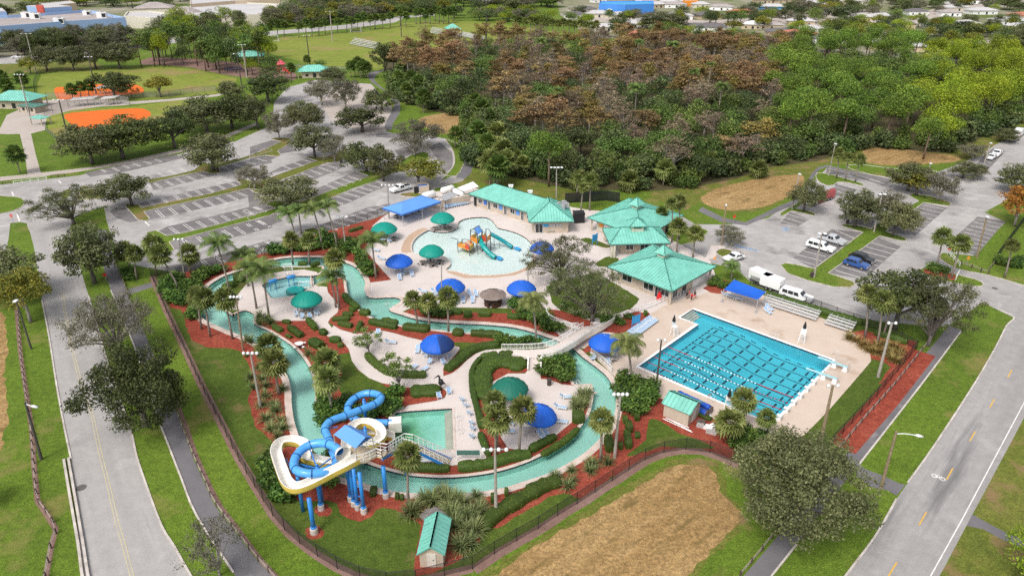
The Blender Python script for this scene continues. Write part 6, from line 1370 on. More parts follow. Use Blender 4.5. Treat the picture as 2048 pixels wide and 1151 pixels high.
 # ---- single trees
TREES=[('oaknear',1572,1065,866,275,'big spreading oak over the path at lower right'),('darknear',292,850,682,205,'dark leafy oak beside the left road'),('greynear',240,712,588,185,'grey half-bare oak beside the left road'),('sparse',440,1150,1036,140,'small nearly bare tree at the bottom edge by the path'),('oak',190,566,447,118,'oak on the grass strip between left road and path'),('airy',148,448,374,140,'broad oak at the road junction by the stop sign'),('oak',25,590,490,160,'wide oak at the left edge above the yellowing tree'),('yelnear',62,644,540,110,'yellowing tree on the far left grass strip'),('darkoak',1789,657,537,150,'dark dense oak behind the bleachers corner'),('airy',1856,691,556,150,'broad oak over the right path beside the dark one'),('airy',1122,560,480,148,'spreading oak on the deck east of the kiddie pool'),('airy',1184,643,532,168,'spreading oak above the ramp bridge'),('plumeria',738,706,660,66,'thin pale trunked tree growing from the curved hedge'),('plumeria',800,778,706,68,'pale small tree near the pelican statue'),('oak',185,328,246,112,'dark oak in front of the lower ball field, left one'),('darkoak',247,317,231,117,'dark oak in front of the lower ball field, right one'),('darkoak',350,296,222,90,'oak left of the willowy tree along the sidewalk'),('oak',415,267,192,115,'big oak along the sidewalk right of the ball field'),('darkoak',465,257,184,85,'dark oak along the sidewalk beyond the big one'),('oak',427,341,263,107,'light green willowy tree on the upper lot island'),('darkoak',230,197,140,78,'round dark oak behind the upper orange infield'),('yeloak',322,195,150,50,'thin pale tree beside the upper infield'),('oak',95,143,90,62,'first dark oak of the row behind the upper ball field'),('oak',148,142,88,52,'second dark oak of the row behind the upper ball field'),('oak',192,138,84,62,'third dark oak of the row behind the upper ball field'),('oak',240,138,82,62,'fourth dark oak of the row behind the upper ball field'),('yeloak',62,148,112,34,'small pale tree at the left end of the dark oak row'),('darkoak',537,205,140,82,'dark oak at the entrance of the round plaza'),('oak',516,258,190,62,'dark oak at the end of the sidewalk row'),('greyoak',692,219,152,66,'grey oak on the plaza, right of a pair'),('greyoak',644,210,156,62,'grey oak on the plaza, left of a pair'),('darkoak',764,220,176,62,'dark rounded tree at the right edge of the plaza'),('darkoak',725,264,211,92,'dark wide tree at the plaza exit'),('greyoak',559,278,220,55,'slim grey tree on the first lot island end'),('oak',612,262,208,80,'oak behind the slim grey lot tree'),('oak',630,314,245,78,'tall oak in the middle of the left lot'),('greyoak',670,324,265,62,'grey tree right of the tall middle lot oak'),('darkoak',733,343,282,78,'dense oak at the head of the lower lot island, left'),('oak',767,362,295,72,'dense oak at the head of the lower lot island, right'),('sparse',829,312,262,84,'pale bare tree on the loop island'),('greyoak',842,296,238,98,'grey flat crowned tree behind the pale bare one'),('yeloak',838,371,315,92,'olive tree beside the dumpster enclosure'),('greyoak',510,377,328,66,'small oak at the end of the third lot island'),('oak',264,411,346,94,'small oak at the left end of the lot island with brown mulch'),('oak',582,414,354,114,'wide low oak in the middle of the lower lot island'),('oak',600,235,200,60,'oak at the far side of the round plaza'),('oak',460,200,160,52,'small oak near the playground fence'),('oak',668,170,132,56,'oak beside the picnic restroom shelter'),('oak',1709,454,379,85,'light oak on the right lot island beside the brown bin'),('greyoak',1764,452,380,82,'grey oak on the right lot median'),('oak',1785,472,400,72,'low oak at the end of the right lot median'),('oak',1815,381,322,78,'oak at the far head of the right lot, left'),('yeloak',1832,390,345,78,'pale oak at the far head of the right lot, middle'),('greyoak',1874,401,343,70,'pale oak at the far head of the right lot, right'),('oak',1925,356,322,66,'low oak beside the far drive'),('oak',2030,384,327,84,'oak at the right edge beside the drive'),('autumn',2028,452,376,80,'orange autumn tree at the right edge'),('greyoak',1945,319,288,62,'grey tree at the forest corner by the far drive'),('oak',1607,422,355,66,'small oak beside the parked fire truck'),('greyoak',1460,488,452,62,'small round tree beside the accessible stalls'),('oak',2010,283,255,50,'small tree by the white camper at far right')]
for k_,bx,by,tp_,w_,lab in TREES:tree_at(k_,bx,by,tp_,w_,'oak_tree' if 'oak' in lab else 'tree',lab)
plant('lime',G(2075,1165),9,5.5,'tree','bright yellow-green bush in the bottom right corner','tree')
plant('mid',G(-30,1010),4.5,4,'tree','dark green foliage at the left edge near the bottom','tree')
# ---- palms
PF='fan palms in the park'
for k_,fr,bx,by,cx,cy,w_,lab in(('sabal','T01',783,465,748,355,115,'fan palm left of a pair at the lot corner'),('sabal','T01',822,525,803,370,105,'fan palm right of a pair at the lot corner'),('sabal','T01',940,500,920,320,130,'fan palm on the grass wedge by the lot, straight trunk'),('sabal','T01',1075,600,955,375,125,'bent fan palm leaning left over the gate path'),('sabal','T01',1140,480,1130,370,120,'stout fan palm beside the light pole at the lot edge'),('royal','E',465,370,375,30,200,'feather palm leaning over the west bend of the river'),('sabal','T01',1210,820,1180,620,115,'fan palm left of a pair west of the river'),('sabal','T01',1262,865,1225,635,130,'fan palm right of a pair west of the river'),('sabal','T01',1395,880,1350,640,135,'fan palm beside the tall pole at the river bend'),('royal','E',600,330,565,120,180,'feather palm behind the round topiary bushes'),('royal','E',660,490,610,200,200,'feather palm on the island deck, left of a pair'),('royal','E',750,555,705,225,230,'feather palm on the island deck, right of a pair'),('royal','T11',230,245,195,130,130,'first feather palm of four by the parking lot fence'),('royal','T11',272,248,255,110,120,'second feather palm of four by the parking lot fence'),('royal','T11',400,345,345,105,130,'third feather palm of four by the parking lot fence'),('royal','T11',490,350,425,90,130,'fourth feather palm of four by the parking lot fence'),('sabal','T11',222,430,208,285,95,'fan palm on the river island beside the far channel, left'),('sabal','T11',322,432,312,290,95,'fan palm on the river island beside the far channel, right'),('royal','T11',720,520,695,300,165,'feather palm in the red bed beside the chairs'),('sabal','T11',500,700,472,400,120,'tall fan palm between the island and the east channel'),('royal','T11',480,690,450,510,150,'feather palm under the tall fan palm by the east channel'),('sabal','T11',970,800,940,645,105,'left fan palm of three south of the deck'),('sabal','T11',1040,812,1030,655,105,'middle fan palm of three south of the deck'),('sabal','T11',1155,835,1150,630,125,'right fan palm of three south of the deck'),('sabal','E',745,880,740,765,185,'low bushy fan palm on the west bank of the river'),('sabal','E',820,1110,785,880,190,'fan palm leaning over the west bank of the river'),('sabal','E',1150,1010,1155,880,210,'bushy fan palm with orange dead leaves in the red bed'),('sabal','F',22,1030,-20,740,210,'fan palm in front of the bushy one near the blue slide'),('coconut','F',1695,440,1665,90,230,'tall coconut palm standing in the river near the ramp'),('coconut','T21',715,1150,690,910,195,'leaning coconut palm beside the lap pool corner'),('sabal','G',470,800,450,430,190,'fan palm in the hedge beside the dark green umbrella, rear'),('sabal','G',455,860,470,570,220,'drooping fan palm in the hedge near the splash pool'),('sabal','G',650,855,680,490,215,'fan palm in front of the big blue umbrella'),('sabal','G',1318,910,1330,575,195,'fan palm leaning over the river at the east bend'),('sabal','H',1222,935,1210,540,220,'fan palm in front of the slide stairs'),('sabal','T22',1385,260,1390,95,140,'fan palm beside the lap pool cover rolls'),('sabal','T22',1310,360,1305,230,165,'bushy fan palm behind the shed junk'),('sabal','T22',1530,330,1525,205,110,'small fan palm at the near corner of the lap pool'),('sabal','T31',578,880,600,610,110,'left fan palm of three beside the bleachers'),('sabal','T31',650,925,690,650,130,'middle fan palm of three beside the bleachers'),('sabal','T31',690,870,745,660,110,'right fan palm of three beside the bleachers'),('sabal','T31',1008,460,1048,270,110,'left fan palm on the kerbed island of the right drive'),('sabal','T31',1100,515,1155,310,115,'right fan palm on the kerbed island of the right drive'),('sabal','T31',1418,512,1465,320,80,'thin fan palm at the right edge fence'),('sabal','D',405,275,425,95,78,'left fan palm of three at the far stalls'),('sabal','D',468,292,490,125,80,'middle fan palm of three at the far stalls'),('sabal','D',540,302,575,140,85,'right fan palm of three at the far stalls'),('sabalgreen','N',730,400,725,245,112,'dark fan palm in front of the rear pavilion'),('sabal','N',812,510,815,165,115,'tall fan palm left of a pair behind the pavilions'),('sabal','N',876,480,880,145,130,'tall fan palm right of a pair behind the pavilions'),('sabal','N',855,600,868,365,150,'fan palm between pavilion and drive, left'),('sabal','N',998,640,1022,432,150,'fan palm between pavilion and drive, right'),('royal','N',1340,835,1342,720,150,'feather palm by the blue shade sail'),('sabal','P',1470,405,1500,120,150,'fan palm at the forest edge behind the long building, left'),('sabal','P',1645,535,1655,140,175,'fan palm at the forest edge behind the long building, right'),('sabal','P',1530,548,1560,235,130,'shorter fan palm at the forest edge by the screen fence'),('sabalgreen','T10',1195,888,1195,800,88,'dark fan palm on the grass by the loop drive'),('sabalgreen','T10',215,472,210,405,56,'dark fan palm beside the picnic shelter'),('sabalgreen','T10',312,402,305,355,46,'dark fan palm behind the picnic shelter'),('sabalgreen','T00',440,602,425,535,72,'left dark palm of three in front of the upper infield'),('sabalgreen','T00',487,597,480,520,62,'middle dark palm of three in front of the upper infield'),('sabalgreen','T00',537,592,530,510,74,'right dark palm of three in front of the upper infield'),('sabalgreen','T00',122,1042,90,925,108,'dark fan palm on the lawn left of the walkway'),('sabalgreen','T00',48,562,35,510,84,'dark palm at the left edge by the concession stand'),('sabalgreen','T00',150,530,125,470,80,'dark palm behind the concession stand'),('sabalgreen','T00',8,480,5,455,70,'dark palm cut by the left edge of the picture')):
 palm_at(k_,fr,bx,by,cx,cy,w_,lab,PF)
for i,(x,y)in enumerate(((565,395),(590,390),(610,370),(640,385),(655,395),(625,400),(668,400))):palm_at('sabalgreen','T10',x+5,y+72,x,y,58,'dark fan palm in the clump beside the curving path','palm clump by the path')
for x,y in((130,145),(170,150),(258,155),(300,130),(337,150),(378,145),(415,135),(490,130),(545,118),(575,125),(610,105),(645,95),(685,110),(715,105),(760,105),(805,95),(865,85),(900,95),(960,75),(985,70),(1015,92),(1045,75),(1075,60),(1100,65),(1125,75),(1155,70),(1185,60),(40,170),(80,160)):
 palm_at('sabalgreen','T10',x,y+70,x,y,44,'dark round headed palm in the row along the far road','palms along the far road',trunk_r=.3)
for i in range(16):palm_at('sabal','X',1028+i*11,66+i*.9,1028+i*11,38+i*.7+(i%3)*2,15,'pale palm in the hedge of palms behind the soccer field','palm hedge behind the soccer field',trunk_r=.3)
# ---- the wood
FOREST=[r for r in REG if r[0]=='forest_floor'][0][2]
PINS=[]
def sample_forest():
 xs=[p[0]for p in FOREST];ys=[p[1]for p in FOREST];st=9.4;out=[]
 y=min(ys)
 while y<max(ys):
  x=min(xs)
  stp=st*(1+.35*max(0,(y-250)/250))
  while x<max(xs):
   out.append((x+random.uniform(-.42,.42)*stp,y+random.uniform(-.42,.42)*stp));x+=stp
  y+=stp*.92
 X=np.array([p[0]for p in out]);Y=np.array([p[1]for p in out]);ok=inside(FOREST,X,Y)
 return[p for p,k in zip(out,ok)if k]
def edge_dist(x,y):
 return min(math.hypot(x-a[0],y-a[1])for a in EDGE)
EDGE=[]
for i in range(len(FOREST)):
 a,b=FOREST[i],FOREST[(i+1)%len(FOREST)];n_=max(1,int(math.hypot(b[0]-a[0],b[1]-a[1])/5))
 EDGE+=[(a[0]+(b[0]-a[0])*k/n_,a[1]+(b[1]-a[1])*k/n_)for k in range(n_)]
FL_={'rust':('cypress_tree','rust brown cypress in the wood','rust brown cypresses of the wood'),'ochre':('cypress_tree','ochre tinted cypress in the wood','ochre cypresses of the wood'),'greypink':('cypress_tree','grey-pink thin cypress in the wood','grey-pink cypresses of the wood'),'dark':('broadleaf_tree','dark green broadleaf tree in the wood','dark broadleaf trees of the wood'),'mid':('broadleaf_tree','mid green broadleaf tree in the wood','mid green broadleaf trees of the wood'),'pine':('pine_tree','green flat topped pine in the right half of the wood','pines of the wood'),'lime':('broadleaf_tree','bright yellow-green tree at the right of the wood','yellow-green trees of the wood')}
for(x,y)in sample_forest():
 bx,by=_pix(x,y)
 if bx>2200 or bx<700:continue
 ed=edge_dist(x,y);r=min(.999,max(0,random.random()*.62+.19+.24*math.sin(x*.043+1.3*math.sin(y*.021))+.2*math.sin(y*.052+x*.017)));nearside=ed<16 and y<330
 if bx>1850-(by-120)*.25:
  k_='lime' if r<.8 else 'mid' if r<.93 else 'dark'
 elif bx>1545+max(0,180-by)*.6:
  k_='pine' if r<.8 else 'dark' if r<.93 else 'mid'
 elif bx<985 and by>120 and not(by<190 and r<.45):
  k_='dark' if r<.6 else 'mid' if r<.85 else 'greypink'
 elif nearside or by>300:
  k_='dark' if r<.38 else 'mid' if r<.56 else 'greypink' if r<.74 else 'rust' if r<.86 else 'ochre'
 else:
  k_='rust' if r<.36 else 'ochre' if r<.54 else 'greypink' if r<.80 else 'dark' if r<.91 else 'mid'
 nm,lab,grp=FL_[k_];zn=', '+('front' if by>235 else 'middle' if by>150 else 'back')+' rows, '+('far left' if bx<1000 else 'left of centre' if bx<1250 else 'right of centre' if bx<1500 else 'right' if bx<1750 else 'far right');lab+=zn;grp+=zn;H0=VEG[k_][2];hh=H0*random.uniform(.72,1.18)*(.82 if nearside else 1.0);ww=VEG[k_][1]*random.uniform(1.0,1.42)
 if ed<4:continue
 if k_ in('pine','lime'):
  if any((x-q[0])**2+(y-q[1])**2<92 for q in PINS):k_='mid';nm,lab,grp=FL_[k_];lab+=zn;grp+=zn;hh=random.uniform(6.5,9);ww=random.uniform(7,9)
  else:PINS.append((x,y));ww=random.uniform(13,17);hh=H0*random.uniform(.85,1.12)
 plant(k_,(x,y,0),ww,hh,nm,lab,'tree',grp)
for i in range(0,len(EDGE),1):
 x,y=EDGE[i];bx,by=_pix(x,y)
 if not(760<bx<2060)or y>330:continue
 for _r in range(2):plant('forestshrub' if random.random()<.6 else 'lightshrub',(x+random.uniform(-2.5,2.5),y+random.uniform(1,5)+5*_r,0),random.uniform(5.0,8.5),random.uniform(3.5,6.0)+1.5*_r,'shrub','shrub in the undergrowth along the wood edge, '+('left end' if bx<1000 else 'behind the green roofs' if bx<1350 else 'behind the dry patch' if bx<1620 else 'right end'),'shrub','undergrowth along the wood edge')
for x,y,w_ in((1255,520,105),(280,545,95),(745,530,120),(960,270,90),(170,250,100),(760,255,70),(1090,430,80),(1190,390,70),(930,860,140),(300,260,80)):
 zt=13.2 if y<600 else 7.0;p=GF('T20',x,y,zt);t=thing('palm_tree','green feather palm rising above the brown canopy of the wood','palm tree',(p.x,p.y,0),0,'feather palms in the wood');MB().tube([(0,0,0),(.2,0,zt)],[.25,.2],6).build('trunk',MT['palmbark'],t)
 c_=link('crown',VEG['royal'][0][0][1],t,(.2,0,zt),random.uniform(0,6));d_=(p.y*_c+44*_s)/CAM_F;s=w_*.33355*d_/VEG['royal'][1];c_.scale=(s,s,s)
for x,y,hh in((915,1010,4.5),(1190,960,4),(1120,1000,3.6),(470,1085,3.4),(400,1075,3.2),(1300,900,4.5),(1350,920,4),(700,1080,3),(1060,980,4),(60,980,3.5),(20,940,4),(1480,1010,2.6)):
 p=GF('T20',x,y,hh);t=thing('palm_tree','fan palm in the undergrowth at the front of the wood','palm tree',(p.x,p.y,0),0,'fan palms at the front of the wood');MB().tube([(0,0,0),(.1,0,hh)],[.2,.16],6).build('trunk',MT['palmbark'],t)
 c_=link('crown',VEG['sabal'][0][0][1],t,(.1,0,hh),random.uniform(0,6));s=random.uniform(1.5,2.1);c_.scale=(s,s,s)
for x,y in((820,345),(870,400),(850,460),(900,530),(970,500),(1000,580),(930,470),(1310,600),(1350,650),(1400,700),(1330,780),(1380,860),(1440,800),(1480,900),(1500,960),(1400,970),(1450,1000)):
 p=GF('T10',x,y,6.0);t=thing('palm_tree','bushy fan palm among the dark trees at the left of the wood','palm tree',(p.x,p.y,0),0,'fan palms at the left of the wood');MB().tube([(0,0,0),(.1,0,6.0)],[.2,.16],6).build('trunk',MT['palmbark'],t)
 c_=link('crown',VEG['sabal' if random.random()<.5 else 'sabalgreen'][0][0][1],t,(.1,0,6.0),random.uniform(0,6));s=random.uniform(1.7,2.5);c_.scale=(s,s,s)
plant('pine',GF('T20',220,1120),13,15,'pine_tree','single round green pine behind the twin light mast','tree')
plant('pine',GF('T30',930,955),12,13.5,'pine_tree','pair of slender pines standing on the dry patch','tree')
plant('darkoak',GF('T10',775,430),15,14,'tree','rounded dark tree at the left tip of the wood','tree')
# ---- belts of trees farther off
def belt(pts,n,kinds,hr,wr,name,label,group):
 P=[G(*p)for p in pts]
 xs=[p.x for p in P];ys=[p.y for p in P];poly=[(p.x,p.y)for p in P];c=0;tries=0
 while c<n and tries<n*60:
  tries+=1;x,y=random.uniform(min(xs),max(xs)),random.uniform(min(ys),max(ys))
  if not inside(poly,np.array([x]),np.array([y]))[0]:continue
  k_=random.choice(kinds);h=random.uniform(*hr);plant(k_,(x,y,0),random.uniform(*wr),h,name,label,'tree',group);c+=1
belt([(-60,118),(60,112),(180,104),(280,96),(280,78),(180,84),(0,96),(-60,98)],48,['oak','darkoak','dark','greyoak'],(9,13),(12,18),'shade_tree','dark tree in the belt in front of the blue shop','trees before the blue shop')
belt([(280,138),(300,112),(420,98),(520,106),(545,140),(520,156),(440,147),(360,140)],58,['thinpine','thinpine','mid','lime','dark'],(14,20),(8,13),'grove_tree','slender tree in the grove beside the playground','grove by the playground')
belt([(300,84),(330,50),(420,50),(500,62),(515,66),(330,84)],24,['mid','lime','dark','oak'],(10,15),(12,18),'tree','tree behind the pine grove near the shops','trees behind the pine grove')
belt([(520,58),(560,30),(640,22),(760,18),(860,12),(900,24),(800,30),(690,46),(600,58)],85,['mid','dark','oak','greyoak','dark','oakyel' if False else 'yeloak'],(8,13),(14,22),'roadside_tree','tree in the broad belt beyond the far road','trees beyond the far road')
belt([(560,22),(700,6),(900,-2),(1050,0),(1130,14),(1080,26),(900,20),(700,18)],70,['mid','dark','oak','greyoak'],(8,13),(16,24),'roadside_tree','tree at the top edge beyond the far road','trees at the top edge')
belt([(880,30),(1000,30),(1160,46),(1190,60),(1060,50),(900,38)],26,['mid','dark','lime','greyoak'],(7,11),(12,18),'tree','tree behind the soccer field palms','trees behind the soccer field')
belt([(-80,40),(60,20),(100,4),(300,-6),(380,0),(340,24),(260,20),(150,16),(60,30),(-60,44)],60,['mid','dark','lime','oak'],(8,13),(14,22),'shade_tree','tree behind the shops at the top left','trees behind the shops')
belt([(1300,88),(1330,70),(1440,78),(1540,96),(1640,100),(1760,112),(1780,120),(1600,112),(1450,98)],34,['mid','dark','mid','lime'],(7,11),(9,15),'tree','tree between the wood and the houses','trees between wood and houses')
belt([(1180,40),(1420,30),(1560,12),(1740,4),(1900,2),(2060,10),(2060,24),(1900,30),(1760,30),(1560,60),(1400,66),(1250,64)],125,['mid','dark','dark','lime','oak','greyoak','yeloak'],(6,12),(9,18),'garden_tree','garden tree among the far houses','garden trees among the houses')
belt([(1560,70),(1700,52),(1860,52),(2060,44),(2060,90),(1960,96),(1860,100),(1700,92)],80,['mid','dark','dark','oak','yeloak','lime'],(6,11),(9,16),'garden_tree','garden tree in the near row of far houses','garden trees in the near row of houses')
belt([(1960,122),(2000,96),(2060,84),(2120,90),(2120,130),(2048,128)],12,['oak','dark'],(15,20),(12,18),'tree','tall olive tree at the right edge beyond the yellow-green trees','tall trees at the right edge')
for bx,by,tp_,w_,k_,lab in((1240,75,30,48,'darkoak','dark round tree left of the white roofed house'),(1320,60,22,90,'oak','huge spreading tree behind the far white houses'),(1330,82,48,60,'mid','flat topped bright tree at the wood edge'),(1160,34,8,40,'dark','dark domed tree beyond the palm hedge'),(1655,66,36,46,'yeloak','olive round tree among the houses, left'),(1720,62,36,40,'yeloak','olive round tree among the houses, right'),(1790,40,16,36,'mid','bright green round tree by the far street'),(1920,80,42,90,'darkoak','wide dark tree right of the far houses'),(1815,84,56,44,'dark','dark round tree above the lime trees'),(1680,40,6,60,'dark','tall dark tree in the middle of the houses'),(1575,40,4,26,'dark','tall columnar dark tree by the blue trimmed house'),(505,150,118,36,'lime','yellow-green small tree by the playground shelter'),(545,160,112,40,'mid','bright tree beside the picnic shelter'),(455,60,10,42,'lime','tall bright tree in front of the pale shop roof'),(640,140,118,30,'mid','small bright tree right behind the picnic shelter')):
 tree_at(k_,bx,by,tp_,w_,'tree',lab)
 # ---- hedges
def hedge(fr,pts,w,h,label,mat='hedge',dens=75,leaf=.17,name='hedge',group=None,closed=False):
 P=[GF(fr,*p)for p in pts]
 if len(P)>2:P=catmull(P,False,4)
 P=resample(P,.5)if len(P)>1 else P
 base=P[0].copy();Q=[p-base for p in P];n=len(Q);prof=[(-.5,0),(-.52,.45),(-.46,.85),(-.25,1.0),(.25,1.0),(.46,.85),(.52,.45),(.5,0)]
 V=[];
 sc=[1.0]*n
 for i in range(n):
  d=Q[min(i+1,n-1)]-Q[max(i-1,0)];d.normalize();nr=Vector((-d.y,d.x,0));en=.72 if i in(0,n-1)else 1.0;jig=random.uniform(.88,1.1)
  for(a,b)in prof:V.append(tuple(Q[i]+nr*a*w*en*jig*.93+Vector((0,0,b*h*(en*.5+.5)*jig*.95))))
 k=len(prof);F=[(i*k+j,i*k+j+1,(i+1)*k+j+1,(i+1)*k+j)for i in range(n-1)for j in range(k-1)]
 V2=np.array(V);parts=[(V2,np.array(F),np.full(len(F),.12))]
 for e in(0,n-1):
  b=len(V2);parts.append((V2[e*k:(e+1)*k],np.array([(0,1,6,7),(1,2,5,6),(2,3,4,5)]),np.full(3,.12)))
 fa=np.array(F);A=V2[fa];ar=np.linalg.norm(np.cross(A[:,1]-A[:,0],A[:,3]-A[:,0]),axis=1);cnt=RG.poisson(ar*dens)
 C=[];O=[]
 for q,c in zip(A,cnt):
  nn=np.cross(q[1]-q[0],q[3]-q[0]);nn=nn/(np.linalg.norm(nn)+1e-9)
  u,v=RG.uniform(0,1,c),RG.uniform(0,1,c);C.append(q[0]+u[:,None]*(q[1]-q[0])+v[:,None]*(q[3]-q[0])+nn*RG.uniform(-.03,.13,c)[:,None]);O.append(np.tile(nn,(c,1)))
 for e in(0,n-1):
  c=int(w*h*dens);s_=V2[e*k:(e+1)*k];t1,t2=RG.uniform(0,1,c),RG.uniform(0,1,c);lo=s_[0]+(s_[7]-s_[0])*t1[:,None];hi=s_[2]+(s_[5]-s_[2])*t1[:,None];C.append(lo+(hi-lo)*t2[:,None])
  d=Q[-1]-Q[-2]if e else Q[0]-Q[1];d.normalize();O.append(np.tile(np.array(d),(c,1)))
 C=np.concatenate(C);O=np.concatenate(O);
 if O[len(O)//3][2]<0 and False:O=-O
 O=np.where((O[:,2:3]<-.3),-O,O)
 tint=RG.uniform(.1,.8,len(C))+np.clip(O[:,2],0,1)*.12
 parts.append(leaves(C,leaf,.3,O,rnd=tint));me=foliage_mesh(name,parts,LM[mat]);o=link(name,me,None,base);return tag(o,label,'hedge',group)
HG='clipped hedges in the red beds'
for fr,pts,w,h,lab in(('E',[(848,590),(902,600)],.9,.7,'clipped hedge nearest the island deck corner'),('E',[(895,635),(985,700)],1.3,.9,'long clipped hedge in the bed below the green umbrella'),('E',[(782,628),(840,662)],1.0,.7,'low hedge along the river bank left of the long one'),('E',[(876,690),(910,706)],.7,.6,'tiny hedge below the long clipped hedge'),('E',[(1030,585),(1090,650)],1.1,1.0,'upright hedge where the path leaves the island deck'),('E',[(1120,665),(1162,682)],1.2,.9,'round hedge ball beside the path bend'),('E',[(1050,735),(1125,775)],1.9,1.1,'large blocky hedge in the red bed'),('E',[(1190,725),(1262,732)],1.2,.9,'hedge beside the path right of the large one'),('E',[(1245,765),(1282,765)],.9,.7,'small hedge below the one beside the path'),('E',[(1280,540),(1352,545)],.9,.8,'upper hedge of the east bed'),('E',[(1205,577),(1330,575)],1.0,.8,'second hedge of the east bed'),('E',[(1252,605),(1345,628)],1.1,.8,'third hedge of the east bed'),('E',[(1385,655),(1412,603)],.9,.8,'curled hedge at the end of the east bed'),('E',[(1332,498),(1362,518)],.9,.7,'small hedge near the east channel'),('E',[(1290,400),(1320,440),(1395,500)],1.2,.8,'long hedge along the east channel'),('F',[(250,190),(325,205)],1.5,1.0,'stout hedge at the bend of the east channel'),('F',[(328,268),(420,288),(548,315)],1.3,.9,'S-shaped hedge south of the channel'),('F',[(432,258),(558,280)],1.1,.9,'straight hedge behind the S-shaped one'),('F',[(605,312),(815,335)],1.8,1.0,'thick hedge left of the blue umbrella'),('F',[(1012,357),(1095,367)],1.6,1.0,'thick hedge right of the blue umbrella'),('F',[(1160,365),(1340,378),(1420,392)],1.4,1.0,'long hedge by the channel left of the ramp'),('F',[(305,540),(370,610),(480,680),(600,705),(790,708)],1.3,.9,'curved hedge around the blue umbrella terrace'),('F',[(960,665),(1040,605),(1130,530),(1230,478),(1390,458)],1.6,.9,'diagonal hedge along the rising path'),('F',[(665,850),(780,840),(905,838)],2.6,.9,'wide low hedge behind the splash pool'),('F',[(1245,565),(1372,540)],1.3,.9,'hedge at the upper end of the ring walk'),('F',[(1392,545),(1522,538)],1.4,.9,'hedge beside the stairs top'),('F',[(1555,580),(1610,580)],1.5,1.0,'round hedge beside the stairs'),('F',[(1240,570),(1185,640),(1165,720),(1168,800),(1190,910),(1220,1020),(1245,1140)],.9,.8,'narrow outer hedge curving round the dark green umbrella'),('F',[(1590,650),(1500,610),(1370,600),(1285,650),(1255,730),(1265,830),(1300,890)],3.0,.9,'broad inner hedge curving round the dark green umbrella'),('G',[(330,700),(370,800),(400,870)],.9,.8,'narrow hedge between splash pool deck and palms'),('G',[(150,975),(300,965),(450,935),(600,890),(740,870)],1.5,1.0,'long hedge on the river bank below the splash pool'),('G',[(740,835),(850,775),(945,725)],1.1,.9,'straight hedge at the edge of the lower terrace'),('G',[(840,870),(960,800),(1060,730),(1135,655)],.9,.7,'slim hedge along the river beside the lower terrace'),('G',[(1090,575),(1185,575)],2.0,1.5,'drum shaped clipped shrub on the lower terrace'),('S',[(230,1075),(330,975),(450,885),(600,795),(750,705),(900,620),(1075,570)],1.9,1.1,'long thick hedge inside the south fence'),('T12',[(940,512),(1158,518)],1.2,.9,'hedge at the foot of the slide stairs'),('T31',[(0,628),(250,705),(560,795)],1.3,1.1,'long hedge behind the bleachers'),('T31',[(640,850),(830,910)],1.2,1.0,'hedge at the corner of the east fence'),('M',[(730,660),(830,720),(940,770)],.9,.5,'low hedge between shed and pool cover'),('F',[(985,185),(1085,195)],1.3,.9,'hedge north of the channel, left'),('F',[(1220,205),(1320,210)],1.4,1.1,'hedge north of the channel, right'),('F',[(1100,215),(1165,215)],1.5,1.2,'round bright shrub between two hedges'),('F',[(1460,225),(1560,235)],1.2,.9,'hedge at the foot of the leafy slope'),('T11',[(560,240),(640,215)],1.0,.6,'low hedge in the red bed by the lot fence'),('R',[(1195,240),(1300,240)],1.0,.8,'hedge on the far island beside the palms'),('R',[(1350,270),(1445,235)],1.1,.9,'slanted hedge on the far island'),('R',[(410,440),(530,420)],2.2,1.8,'round topiary by the west bend of the river'),('R',[(290,540),(420,490)],1.6,1.2,'low topiary beside the round one')):
 hedge(fr,pts,w,h,lab,group=HG)
for fr,x,y,w_,h_,lab in(('G',1520,585,1.6,1.1,'round shrub first in the bed east of the river'),('G',1550,650,2.2,1.4,'round shrub second in the bed east of the river'),('G',1535,720,2.0,1.4,'round shrub third in the bed east of the river'),('G',1545,780,2.2,1.5,'round shrub fourth in the bed east of the river'),('G',1482,800,1.3,1.1,'round shrub lowest in the bed east of the river'),('G',1615,565,1.6,1.3,'round shrub highest in the bed east of the river'),('G',1620,710,1.5,1.0,'round shrub by the grass wedge'),('G',1385,790,2.8,1.6,'leafy shrub at the river edge east'),('T12',705,655,1.9,.9,'flat round shrub under the slide tower'),('T12',848,685,1.1,1.0,'left of two small shrubs by the palm foot'),('T12',876,692,.9,.8,'right of two small shrubs by the palm foot'),('S',500,690,1.1,1.1,'small round shrub beside the tall pole'),('S',355,770,1.2,1.6,'upright shrub behind the tall pole'),('T21',800,735,1.5,1.0,'round shrub beside the blue notice board'),('T01',1480,985,.9,.8,'small round shrub at the pole foot west of river'),('U',400,195,1.6,.8,'flat shrub at the end of the bleachers')):
 c=px(fr,x,y);d=6/FR[fr][2]*.0;hedge(fr,[(x-w_*.18/FR[fr][2]/mpp(*c),y),(x+w_*.18/FR[fr][2]/mpp(*c),y)],w_,h_,lab,name='shrub',group='clipped round shrubs')
def scatter(key,fr,pts,wr,hr,name,label,cat_,group):
 for x,y in pts:plant(key,GF(fr,x,y),random.uniform(*wr),random.uniform(*hr),name,label,cat_,group)
scatter('shrub','E',[(30,330),(80,300),(60,380),(120,350),(90,430),(150,400),(170,330),(230,290),(290,260),(340,250),(390,240),(120,460),(50,440),(200,360),(230,520),(200,560),(20,380)],(3.2,4.4),(1.8,2.6),'shrub','tropical shrub massed at the northwest corner of the park','shrub','northwest shrubs')
scatter('shrub','T11',[(110,370),(160,365),(210,355),(270,350),(330,345),(390,330),(440,320),(400,290),(470,290),(520,340),(570,360),(610,400),(640,430),(670,470),(560,320),(500,380),(680,500),(600,340)],(3.4,4.6),(1.8,2.8),'shrub','tropical shrub between the lot fence and the river','shrub','shrubs north of the river')
